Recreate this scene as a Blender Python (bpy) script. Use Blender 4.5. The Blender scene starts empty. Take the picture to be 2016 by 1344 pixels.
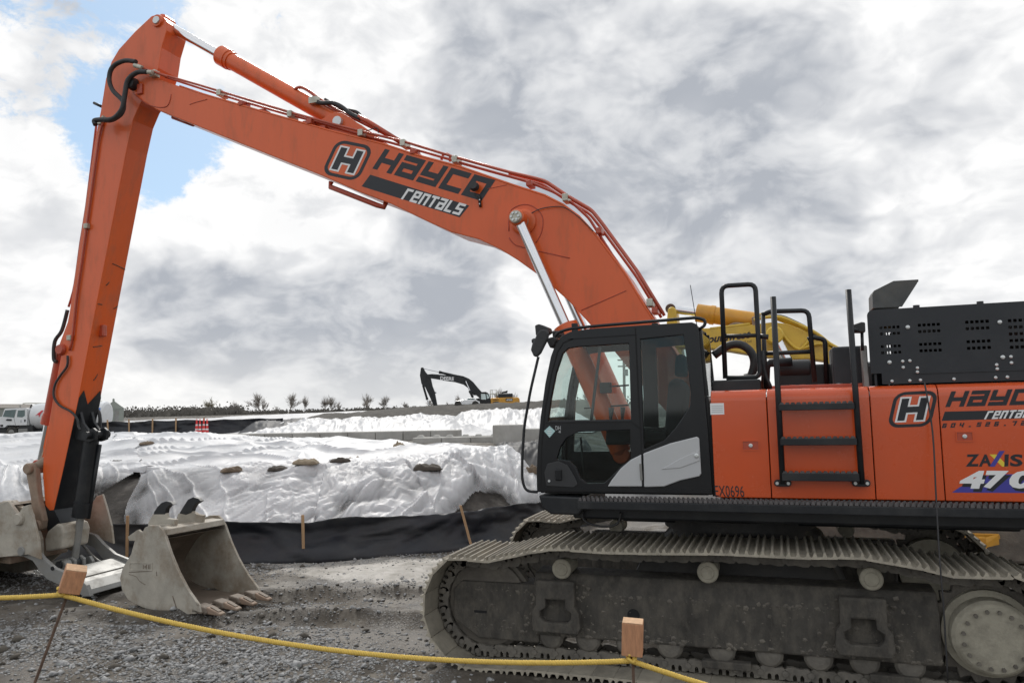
import bpy, bmesh, math, random
import numpy as np
from mathutils import Vector, Matrix

# ------------------------------------------------------------------ camera
F_PX = 1500.0; IMG_W, IMG_H = 2016.0, 1344.0
CAM = np.array([0.51, -8.98, 2.60])
_a = math.radians(70.8); _p = math.atan((799 - 672) / F_PX); _t = math.radians(1.4)
_fw = np.array([-math.cos(_a), math.sin(_a), 0.0]); _rt = np.array([math.sin(_a), math.cos(_a), 0.0]); _up = np.array([0, 0, 1.0])
CF = _fw * math.cos(_p) + _up * math.sin(_p)
_u = _up * math.cos(_p) - _fw * math.sin(_p)
CR = _rt * math.cos(_t) - _u * math.sin(_t)
CU = _u * math.cos(_t) + _rt * math.sin(_t)
scene = bpy.context.scene
COL = scene.collection
cd = bpy.data.cameras.new('camera'); cam = bpy.data.objects.new('camera', cd); COL.objects.link(cam)
cd.sensor_width = 36.0; cd.lens = F_PX / IMG_W * 36.0; cd.clip_start = 0.1; cd.clip_end = 6000
cam.matrix_world = Matrix(((CR[0], CU[0], -CF[0], CAM[0]), (CR[1], CU[1], -CF[1], CAM[1]), (CR[2], CU[2], -CF[2], CAM[2]), (0, 0, 0, 1)))
scene.camera = cam

def ray(px, py):
    return CF + CR * (px - 1008.0) / F_PX + CU * (672.0 - py) / F_PX
def at(px, py, Y):                      # point of the photograph on the plane y = Y
    d = ray(px, py); return CAM + d * ((Y - CAM[1]) / d[1])
def on_z(px, py, Z=0.0):                # ... on the level z = Z
    d = ray(px, py); return CAM + d * ((Z - CAM[2]) / d[2])
def dep(px, py, t):                     # ... at t metres from the lens
    return CAM + ray(px, py) * t

# ------------------------------------------------------------------ sky and sun
SUN_AZ_DIR = Vector((-0.45, 0.80, 0.85)).normalized()      # towards the sun: behind the machine, high, to the left
elev = math.asin(SUN_AZ_DIR.z); rot = math.atan2(SUN_AZ_DIR.x, SUN_AZ_DIR.y)
w = bpy.data.worlds.new('World'); scene.world = w; w.use_nodes = True
nt = w.node_tree; nt.nodes.clear()
w.cycles.sampling_method = 'MANUAL'; w.cycles.sample_map_resolution = 256
def wn(t, **k):
    n = nt.nodes.new(t)
    for a, b in k.items(): setattr(n, a, b)
    return n
def wl(a, b): nt.links.new(a, b)
def wmath(op, a, b=None, c=None, clamp=False):
    n = wn('ShaderNodeMath', operation=op); n.use_clamp = clamp
    for i, v in enumerate((a, b, c)):
        if v is None: continue
        if isinstance(v, (int, float)): n.inputs[i].default_value = v
        else: wl(v, n.inputs[i])
    return n.outputs[0]
def wvec(op, a, b=None):
    n = wn('ShaderNodeVectorMath', operation=op)
    for i, v in enumerate((a, b)):
        if v is None: continue
        if isinstance(v, (tuple, list)): n.inputs[i].default_value = v
        else: wl(v, n.inputs[i])
    return n
def wmap(v, a, b, c=0.0, d=1.0, smooth=True):
    n = wn('ShaderNodeMapRange'); n.clamp = True
    if smooth: n.interpolation_type = 'SMOOTHSTEP'
    for i, q in enumerate((a, b, c, d)): n.inputs[i + 1].default_value = q
    wl(v, n.inputs[0]); return n.outputs[0]
def wmix(f, a, b):
    n = wn('ShaderNodeMix', data_type='RGBA')
    if isinstance(f, (int, float)): n.inputs[0].default_value = f
    else: wl(f, n.inputs[0])
    for i, v in ((6, a), (7, b)):
        if isinstance(v, tuple): n.inputs[i].default_value = v
        else: wl(v, n.inputs[i])
    return n.outputs[2]
sky = wn('ShaderNodeTexSky', sky_type='NISHITA'); sky.sun_disc = False
sky.sun_elevation = elev; sky.sun_rotation = rot; sky.air_density = 1.0; sky.dust_density = 0.6; sky.altitude = 0
tc = wn('ShaderNodeTexCoord'); gen = tc.outputs['Generated']
sep = wn('ShaderNodeSeparateXYZ'); wl(gen, sep.inputs[0])
zc = wmath('MAXIMUM', sep.outputs[2], 0.0)
zp_ = wmath('POWER', zc, 0.85)
cmb = wn('ShaderNodeCombineXYZ'); wl(sep.outputs[0], cmb.inputs[0]); wl(sep.outputs[1], cmb.inputs[1]); wl(wmath('MULTIPLY', zp_, 1.55), cmb.inputs[2])
def noise(vec, scale, detail, rough, off=(0, 0, 0), dist=0.0):
    n = wn('ShaderNodeTexNoise'); n.inputs['Scale'].default_value = scale; n.inputs['Detail'].default_value = detail
    n.inputs['Roughness'].default_value = rough; n.inputs['Distortion'].default_value = dist
    wl(wvec('ADD', vec, off).outputs[0], n.inputs['Vector']); return n.outputs['Fac']
SEED = (3.7, 1.9, 0.4)
warp = wn('ShaderNodeTexNoise'); warp.inputs['Scale'].default_value = 7.0; warp.inputs['Detail'].default_value = 2; wl(cmb.outputs[0], warp.inputs['Vector'])
wsub = wvec('SUBTRACT', warp.outputs['Color'], (0.5, 0.5, 0.5)); wsc = wvec('SCALE', wsub.outputs[0]); wsc.inputs['Scale'].default_value = 0.09
wpos = wvec('ADD', cmb.outputs[0], wsc.outputs[0]).outputs[0]
mid = noise(wpos, 5.2, 9, 0.66, SEED)
lit = noise(wpos, 5.2, 4, 0.66, (SEED[0] - 0.008, SEED[1] + 0.008, SEED[2] + 0.055))
def billow(scale, off):
    n = wn('ShaderNodeTexVoronoi'); n.feature = 'F1'; n.inputs['Scale'].default_value = scale; n.inputs['Detail'].default_value = 1; n.inputs['Roughness'].default_value = 0.5
    n.normalize = True
    wl(wvec('ADD', wpos, off).outputs[0], n.inputs['Vector']); return wmath('SUBTRACT', 1.0, n.outputs['Distance'])
puff = billow(13.0, SEED)
big = noise(cmb.outputs[0], 2.2, 2, 0.5, SEED)
def lobe(px, py, width):                # a broad soft patch round one direction of the sky
    d = ray(px, py); d = d / np.linalg.norm(d)
    dt = wvec('DOT_PRODUCT', gen, tuple(float(q) for q in d)).outputs['Value']
    return wmap(dt, math.cos(math.radians(width)), 1.0)
def lobes(v, L):
    for (x, y, wd, amt) in L: v = wmath('ADD', v, wmath('MULTIPLY', lobe(x, y, wd), amt))
    return v
cov = wmath('ADD', wmath('MULTIPLY', big, 0.35), wmath('ADD', wmath('MULTIPLY', mid, 1.35), wmath('MULTIPLY', puff, 0.25)))
cov = lobes(cov, ((20, 80, 18, -0.20), (310, 310, 8, -0.12), (870, 80, 5, -0.26), (430, 20, 9, -0.09), (60, 330, 8, 0.14), (640, 200, 13, 0.16), (1350, 300, 28, 0.42), (1900, 200, 16, 0.30), (560, 640, 15, 0.24), (150, 600, 10, 0.16), (800, 480, 11, 0.16)))
alpha = wmap(cov, 0.86, 0.98)
dark = wmath('ADD', wmath('MULTIPLY', big, 0.55), wmath('ADD', wmath('MULTIPLY', mid, 0.62), wmath('MULTIPLY', puff, -0.16)))
dark = lobes(dark, ((1200, 190, 15, 0.14), (1600, 330, 17, 0.14), (950, 330, 11, 0.12), (430, 610, 8, 0.26), (800, 650, 11, 0.24), (620, 640, 9, 0.12), (60, 560, 8, 0.12), (1480, 480, 6, -0.10), (60, 300, 9, -0.14), (560, 200, 14, -0.12), (640, 500, 6, -0.08), (1900, 560, 9, -0.10), (420, 470, 7, -0.10), (1900, 130, 10, -0.05)))
shade = wmath('ADD', wmath('MULTIPLY', wmap(dark, 0.34, 0.84), 0.60), wmath('MULTIPLY', wmap(dark, 0.545, 0.625), 0.30))
rim = wmap(wmath('SUBTRACT', mid, lit), -0.20, 0.20)
shade = wmath('ADD', shade, wmath('MULTIPLY', wmath('SUBTRACT', 0.5, rim), 0.80), clamp=True)
shade = wmath('ADD', shade, wmath('MULTIPLY', wmath('SUBTRACT', 0.66, puff), 0.45), clamp=True)
ccol = wmix(shade, (9.0, 9.0, 9.0, 1), (4.05, 4.3, 4.75, 1))
hz = wmap(sep.outputs[2], 0.0, 0.12)
ccol = wmix(wmath('MULTIPLY', wmath('SUBTRACT', 1.0, hz), 0.42), ccol, (9.0, 8.9, 8.6, 1))
bluesky = wmix(0.5, sky.outputs[0], (4.6, 6.8, 8.9, 1))
final = wmix(alpha, bluesky, ccol)
below = wmap(sep.outputs[2], -0.02, -0.005)
final = wmix(below, (2.0, 1.95, 1.85, 1), final)
bg = wn('ShaderNodeBackground'); bg.inputs[1].default_value = 0.10
wl(final, bg.inputs[0]); out = wn('ShaderNodeOutputWorld'); wl(bg.outputs[0], out.inputs[0])
sl = bpy.data.lights.new('sun', 'SUN'); sl.energy = 2.0; sl.angle = math.radians(10); sl.color = (1, 0.96, 0.9)
so = bpy.data.objects.new('sun', sl); COL.objects.link(so); so.rotation_euler = SUN_AZ_DIR.to_track_quat('Z', 'Y').to_euler()
vs = scene.view_settings; vs.view_transform = 'Standard'; vs.look = 'None'; vs.exposure = 0.16; vs.gamma = 1.0; vs.use_curve_mapping = False

# ------------------------------------------------------------------ materials
MATS = {}
def material(name, base, rough=0.6, metal=0.0, var=0.12, vscale=3.0, dirt=None, dirt_amt=0.0, dscale=2.0, bump=0.0, bscale=40.0, coat=0.0, rand=0.0, stretch=(1, 1, 1), dband=(0.45, 0.7), spec=0.5):
    m = bpy.data.materials.new(name); m.use_nodes = True; t = m.node_tree; N = t.nodes; L = t.links
    b = N['Principled BSDF']; geo = N.new('ShaderNodeNewGeometry'); pos = geo.outputs['Position']
    mp = N.new('ShaderNodeMapping'); mp.inputs['Scale'].default_value = stretch; L.new(pos, mp.inputs[0]); pos = mp.outputs[0]
    def nz(s, d=6, r=0.6):
        n = N.new('ShaderNodeTexNoise'); n.inputs['Scale'].default_value = s; n.inputs['Detail'].default_value = d; n.inputs['Roughness'].default_value = r
        L.new(pos, n.inputs['Vector']); return n.outputs['Fac']
    mx = N.new('ShaderNodeMix'); mx.data_type = 'RGBA'
    lo = tuple(c * (1 - var) for c in base) + (1,); hi = tuple(min(1, c * (1 + var)) for c in base) + (1,)
    mx.inputs[6].default_value = lo; mx.inputs[7].default_value = hi
    v = nz(vscale); mr = N.new('ShaderNodeMapRange'); mr.inputs[1].default_value = 0.3; mr.inputs[2].default_value = 0.7; L.new(v, mr.inputs[0]); L.new(mr.outputs[0], mx.inputs[0])
    col = mx.outputs[2]
    if rand:
        oi = N.new('ShaderNodeObjectInfo'); hs = N.new('ShaderNodeHueSaturation'); r2 = N.new('ShaderNodeMapRange')
        r2.inputs[3].default_value = 1 - rand; r2.inputs[4].default_value = 1 + rand; L.new(oi.outputs['Random'], r2.inputs[0]); L.new(r2.outputs[0], hs.inputs['Value']); L.new(col, hs.inputs['Color']); col = hs.outputs[0]
    b.inputs['Roughness'].default_value = rough
    if dirt:
        d = N.new('ShaderNodeMapRange'); d.inputs[1].default_value = dband[0]; d.inputs[2].default_value = dband[1]; d.inputs[4].default_value = dirt_amt
        L.new(nz(dscale, 10, 0.68), d.inputs[0])
        m2 = N.new('ShaderNodeMix'); m2.data_type = 'RGBA'; L.new(d.outputs[0], m2.inputs[0]); L.new(col, m2.inputs[6]); m2.inputs[7].default_value = dirt + (1,)
        col = m2.outputs[2]
        rr = N.new('ShaderNodeMapRange'); rr.inputs[3].default_value = rough; rr.inputs[4].default_value = 0.85; L.new(d.outputs[0], rr.inputs[0]); L.new(rr.outputs[0], b.inputs['Roughness'])
        if metal:
            mm = N.new('ShaderNodeMapRange'); mm.inputs[3].default_value = metal; mm.inputs[4].default_value = 0.0; L.new(d.outputs[0], mm.inputs[0]); L.new(mm.outputs[0], b.inputs['Metallic'])
    L.new(col, b.inputs['Base Color'])
    if not (dirt and metal): b.inputs['Metallic'].default_value = metal
    b.inputs['Coat Weight'].default_value = coat; b.inputs['Coat Roughness'].default_value = 0.12
    b.inputs['Specular IOR Level'].default_value = spec
    if bump:
        bp = N.new('ShaderNodeBump'); bp.inputs['Strength'].default_value = bump; bp.inputs['Distance'].default_value = 0.02
        L.new(nz(bscale, 8, 0.65), bp.inputs['Height']); L.new(bp.outputs[0], b.inputs['Normal'])
    MATS[name] = m; return m
MUD = (0.115, 0.105, 0.09); DUST = (0.30, 0.27, 0.22)
material('orange_paint', (0.70, 0.108, 0.015), 0.36, coat=0.25, var=0.07, vscale=0.8, dirt=(0.30, 0.10, 0.045), dirt_amt=0.5, dscale=2.4, bump=0.05, bscale=3, stretch=(2.2, 2.2, 0.55), dband=(0.50, 0.74))
material('orange_panel', (0.63, 0.082, 0.012), 0.24, coat=0.6, var=0.03, dirt=(0.36, 0.10, 0.04), dirt_amt=0.18, dscale=1.1, bump=0.10, bscale=1.3)
material('red_pipe', (0.46, 0.065, 0.025), 0.4, coat=0.2, var=0.1, dirt=(0.22, 0.09, 0.06), dirt_amt=0.4, dscale=6)
material('black_paint', (0.013, 0.015, 0.018), 0.42, var=0.15, dirt=(0.10, 0.095, 0.085), dirt_amt=0.2, dscale=3.0, spec=0.4)
material('cab_paint', (0.008, 0.009, 0.011), 0.30, var=0.1, coat=0.1, dirt=(0.05, 0.05, 0.047), dirt_amt=0.12, dscale=2.5, spec=0.35)
material('dark_plastic', (0.03, 0.031, 0.033), 0.6, var=0.1)
material('rubber_hose', (0.025, 0.025, 0.027), 0.55, var=0.15, dirt=(0.12, 0.11, 0.10), dirt_amt=0.35, dscale=8)
material('hood_black', (0.016, 0.019, 0.024), 0.5, var=0.12, dirt=(0.09, 0.09, 0.09), dirt_amt=0.18, dscale=2.2)
material('silver_panel', (0.52, 0.53, 0.54), 0.38, metal=0.25, var=0.04, dirt=(0.35, 0.34, 0.32), dirt_amt=0.25, dscale=3)
material('chrome', (0.72, 0.73, 0.75), 0.13, metal=1.0, var=0.03)
material('zinc', (0.50, 0.49, 0.42), 0.42, metal=0.6, var=0.12, dirt=(0.30, 0.27, 0.18), dirt_amt=0.4, dscale=9)
material('bolt_metal', (0.62, 0.64, 0.64), 0.35, metal=0.6, var=0.05)
material('mud_steel', (0.12, 0.108, 0.092), 0.86, var=0.28, vscale=5, dirt=(0.21, 0.19, 0.155), dirt_amt=0.75, dscale=2.3, bump=0.5, bscale=22)
material('frame_mud', (0.058, 0.053, 0.046), 0.8, var=0.35, vscale=4, dirt=(0.125, 0.112, 0.092), dirt_amt=0.8, dscale=7.0, dband=(0.44, 0.66), bump=0.9, bscale=20, stretch=(1.3, 1.3, 0.6))
material('track_shoe_steel', (0.24, 0.218, 0.178), 0.72, var=0.2, vscale=6, dirt=(0.37, 0.335, 0.265), dirt_amt=0.7, dscale=5, bump=0.35, bscale=30, rand=0.12)
material('link_steel', (0.12, 0.11, 0.095), 0.7, var=0.25, vscale=8, dirt=(0.22, 0.20, 0.165), dirt_amt=0.7, dscale=5, bump=0.4, bscale=40, rand=0.15)
material('hub_dust', (0.34, 0.315, 0.25), 0.85, var=0.15, vscale=8, dirt=(0.18, 0.165, 0.13), dirt_amt=0.7, dscale=7, bump=0.3, bscale=45)
material('bucket_steel', (0.39, 0.36, 0.305), 0.68, var=0.18, vscale=3.5, dirt=(0.19, 0.135, 0.085), dirt_amt=0.9, dscale=2.2, bump=0.25, bscale=18)
material('bucket_inner', (0.17, 0.135, 0.105), 0.7, var=0.25, vscale=2.5, dirt=(0.28, 0.24, 0.19), dirt_amt=0.5, dscale=2.2, bump=0.25, bscale=18)
material('bare_steel', (0.25, 0.25, 0.24), 0.5, metal=0.3, var=0.15, dirt=(0.22, 0.20, 0.17), dirt_amt=0.6, dscale=4)
material('rust_steel', (0.26, 0.185, 0.135), 0.75, var=0.2, vscale=6, dirt=(0.34, 0.30, 0.24), dirt_amt=0.6, dscale=4, bump=0.3, bscale=30)
material('worn_step', (0.085, 0.078, 0.078), 0.5, metal=0.4, var=0.4, vscale=12)
material('shoe_edge', (0.36, 0.325, 0.26), 0.6, var=0.25, vscale=9, dirt=(0.24, 0.215, 0.175), dirt_amt=0.5, dscale=8, bump=0.3, bscale=40)
material('underside_shade_black', (0.022, 0.021, 0.020), 0.6, var=0.3, vscale=4, dirt=(0.07, 0.063, 0.054), dirt_amt=0.6, dscale=2.5, bump=0.4, bscale=14)  # deep shade below the upper structure is put into this near-black colour
material('rust_wire', (0.10, 0.06, 0.04), 0.8, var=0.3, vscale=20)
material('yellow_paint', (0.66, 0.46, 0.05), 0.42, coat=0.15, var=0.08, dirt=(0.30, 0.22, 0.09), dirt_amt=0.5, dscale=2.0)
material('amber_paint', (0.62, 0.30, 0.025), 0.42, coat=0.15, var=0.08, dirt=(0.32, 0.20, 0.08), dirt_amt=0.4, dscale=2.0)
material('white_decal', (0.80, 0.80, 0.80), 0.45, var=0.02)
material('grey_decal', (0.50, 0.52, 0.53), 0.45, var=0.02)
material('teal_decal', (0.42, 0.62, 0.62), 0.45, var=0.02)
material('black_decal', (0.013, 0.015, 0.020), 0.4, var=0.05)
material('blue_decal', (0.055, 0.05, 0.32), 0.4, var=0.05)
material('yellow_decal', (0.75, 0.58, 0.05), 0.4, var=0.05)
material('blue_paint', (0.04, 0.17, 0.55), 0.35, var=0.05)
material('red_paint', (0.60, 0.035, 0.05), 0.4, var=0.05)
material('red_plastic', (0.75, 0.05, 0.05), 0.5, var=0.05)
material('white_paint', (0.76, 0.77, 0.78), 0.3, var=0.03, coat=0.2, dirt=(0.45, 0.43, 0.40), dirt_amt=0.25, dscale=1.2)
material('wood', (0.42, 0.27, 0.15), 0.75, var=0.2, vscale=3, stretch=(9, 9, 1.2), bump=0.2, bscale=12)
material('wood_fresh', (0.50, 0.25, 0.135), 0.7, var=0.22, vscale=4, stretch=(14, 14, 2), bump=0.2, bscale=8)
material('wood_end', (0.58, 0.37, 0.22), 0.8, var=0.18, vscale=40)
material('rope', (0.68, 0.47, 0.10), 0.7, var=0.12, vscale=60)
material('fence_fabric', (0.014, 0.016, 0.022), 0.50, var=0.2, vscale=2, dirt=(0.10, 0.095, 0.085), dirt_amt=0.25, dscale=1.3, bump=0.12, bscale=9, spec=0.45)
material('concrete', (0.42, 0.41, 0.385), 0.88, var=0.14, vscale=1.2, dirt=(0.24, 0.225, 0.20), dirt_amt=0.6, dscale=0.8, bump=0.2, bscale=20, rand=0.10)
material('sack', (0.14, 0.105, 0.072), 0.9, var=0.25, vscale=8, bump=0.4, bscale=40)
material('sack_dark', (0.065, 0.055, 0.045), 0.9, var=0.25, vscale=8, bump=0.4, bscale=40)
material('sack_tan', (0.25, 0.205, 0.145), 0.9, var=0.25, vscale=8, bump=0.4, bscale=40)
material('sack_grey', (0.16, 0.15, 0.14), 0.9, var=0.25, vscale=8, bump=0.4, bscale=40)
material('soil', (0.038, 0.033, 0.028), 0.95, var=0.4, vscale=3, dirt=(0.10, 0.09, 0.078), dirt_amt=0.45, dscale=4, dband=(0.5, 0.65), bump=0.9, bscale=14)
material('bank_soil', (0.045, 0.040, 0.033), 0.95, var=0.4, vscale=0.8, dirt=(0.10, 0.088, 0.072), dirt_amt=0.5, dscale=1.1, bump=0.8, bscale=3)
material('black_film', (0.015, 0.016, 0.020), 0.6, var=0.2, vscale=2, dirt=(0.10, 0.095, 0.085), dirt_amt=0.4, dscale=1.0, spec=0.3)
material('stone', (0.26, 0.26, 0.258), 0.85, var=0.6, vscale=16, bump=0.2, bscale=60)
material('clod', (0.085, 0.075, 0.062), 0.95, var=0.3, vscale=9, bump=0.4, bscale=60)
material('bark', (0.20, 0.18, 0.16), 0.9, var=0.25, vscale=6)
material('twig', (0.30, 0.27, 0.24), 0.9, var=0.25, vscale=0.3)  # distance haze is mixed into this paler twig colour
material('scrub', (0.15, 0.14, 0.125), 0.95, var=0.35, vscale=0.2)
material('weathered_sheet', (0.075, 0.078, 0.078), 0.55, var=0.3, vscale=5, dirt=(0.13, 0.12, 0.10), dirt_amt=0.6, dscale=4)
material('shed_metal', (0.26, 0.28, 0.25), 0.5, metal=0.2, var=0.12, vscale=1)
material('tyre', (0.035, 0.034, 0.033), 0.85, var=0.2, dirt=(0.16, 0.145, 0.12), dirt_amt=0.6, dscale=4)
material('seat_cloth', (0.05, 0.05, 0.055), 0.9, var=0.15)
material('antifreeze_dark', (0.008, 0.008, 0.009), 0.8, var=0.05)

def glass(name, tint, refl, rough=0.02):
    m = bpy.data.materials.new(name); m.use_nodes = True; t = m.node_tree; N = t.nodes; L = t.links; N.clear()
    o = N.new('ShaderNodeOutputMaterial'); a = N.new('ShaderNodeBsdfTransparent'); a.inputs[0].default_value = tint + (1,)
    g = N.new('ShaderNodeBsdfGlossy'); g.inputs['Roughness'].default_value = rough
    lw = N.new('ShaderNodeLayerWeight'); p5 = N.new('ShaderNodeMath'); p5.operation = 'POWER'; L.new(lw.outputs['Facing'], p5.inputs[0]); p5.inputs[1].default_value = 5.0
    ma = N.new('ShaderNodeMath'); ma.operation = 'MULTIPLY_ADD'; L.new(p5.outputs[0], ma.inputs[0]); ma.inputs[1].default_value = 0.9; ma.inputs[2].default_value = refl
    mx = N.new('ShaderNodeMixShader'); L.new(ma.outputs[0], mx.inputs[0]); L.new(a.outputs[0], mx.inputs[1]); L.new(g.outputs[0], mx.inputs[2]); L.new(mx.outputs[0], o.inputs[0])
    MATS[name] = m; return m
glass('cab_glass', (0.90, 0.955, 0.94), 0.035)
glass('dark_glass', (0.62, 0.68, 0.68), 0.035)

def tarp_material(name, base, alpha, cling=False):
    m = material(name, base, 0.50, var=0.06, vscale=0.7, bump=0.10, bscale=22.0, spec=0.5, dirt=(0.36, 0.34, 0.31), dirt_amt=0.35, dscale=0.9, dband=(0.56, 0.74)); N = m.node_tree.nodes; L = m.node_tree.links
    b = N['Principled BSDF']; out_ = [n for n in N if n.type == 'OUTPUT_MATERIAL'][0]
    tl = N.new('ShaderNodeBsdfTranslucent'); tl.inputs[0].default_value = (0.7, 0.7, 0.7, 1)
    m1 = N.new('ShaderNodeMixShader'); m1.inputs[0].default_value = 0.2; L.new(b.outputs[0], m1.inputs[1]); L.new(tl.outputs[0], m1.inputs[2]); L.new(m1.outputs[0], out_.inputs[0])
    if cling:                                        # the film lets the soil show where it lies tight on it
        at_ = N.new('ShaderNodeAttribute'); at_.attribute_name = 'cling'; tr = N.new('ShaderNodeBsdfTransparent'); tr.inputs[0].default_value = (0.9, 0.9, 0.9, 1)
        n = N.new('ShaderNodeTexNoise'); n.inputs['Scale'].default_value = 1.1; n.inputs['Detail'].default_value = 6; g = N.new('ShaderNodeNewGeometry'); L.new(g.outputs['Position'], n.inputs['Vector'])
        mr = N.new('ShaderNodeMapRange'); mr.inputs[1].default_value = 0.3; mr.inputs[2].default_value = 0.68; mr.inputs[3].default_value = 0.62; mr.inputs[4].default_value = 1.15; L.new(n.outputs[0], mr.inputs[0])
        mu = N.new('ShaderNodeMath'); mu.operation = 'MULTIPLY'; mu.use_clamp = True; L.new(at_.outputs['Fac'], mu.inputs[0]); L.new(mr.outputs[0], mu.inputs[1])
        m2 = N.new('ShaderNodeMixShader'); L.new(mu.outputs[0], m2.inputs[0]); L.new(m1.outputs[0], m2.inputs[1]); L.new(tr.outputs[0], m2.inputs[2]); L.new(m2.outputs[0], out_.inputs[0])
    return m
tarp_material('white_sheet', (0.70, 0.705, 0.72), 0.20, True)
tarp_material('white_sheet_far', (0.62, 0.62, 0.63), 0.05)

# ------------------------------------------------------------------ objects
def tag(o, label=None, cat=None, group=None, kind=None):
    if label: o['label'] = label
    if cat: o['category'] = cat
    if group: o['group'] = group
    if kind: o['kind'] = kind
    return o
WORLD_ROOT = {}
def thing(name, label, cat, loc=(0, 0, 0), rotz=0.0, group=None, world=False):
    o = bpy.data.objects.new(name, None); COL.objects.link(o); o.empty_display_size = 0.2
    o.location = tuple(float(v) for v in loc); o.rotation_euler = (0, 0, rotz); tag(o, label, cat, group)
    if world: WORLD_ROOT[o.name] = Matrix.Translation(Vector([-float(v) for v in loc]))
    return o
def link_obj(name, me, m=None, parent=None, loc=None, smooth=False, bevel=0.0, segs=2):
    o = bpy.data.objects.new(name, me); COL.objects.link(o)
    if m and not me.materials: me.materials.append(MATS[m])
    if parent is not None:
        o.parent = parent
        if parent.name in WORLD_ROOT: o.matrix_parent_inverse = WORLD_ROOT[parent.name]
    if loc is not None: o.location = tuple(float(v) for v in loc)
    if bevel:
        md = o.modifiers.new('bevel', 'BEVEL'); md.width = bevel; md.segments = segs; md.limit_method = 'ANGLE'; md.angle_limit = math.radians(40)
        md.harden_normals = False
    return o
def copy_obj(o, parent, matrix=None, loc=None):
    c = o.copy(); COL.objects.link(c); c.parent = parent
    if matrix is not None: c.matrix_basis = matrix
    if loc is not None: c.location = tuple(float(v) for v in loc)
    return c
def copy_tree(o, parent=None):
    c = o.copy(); COL.objects.link(c); c.parent = parent
    for ch in o.children: copy_tree(ch, c)
    return c

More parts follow.
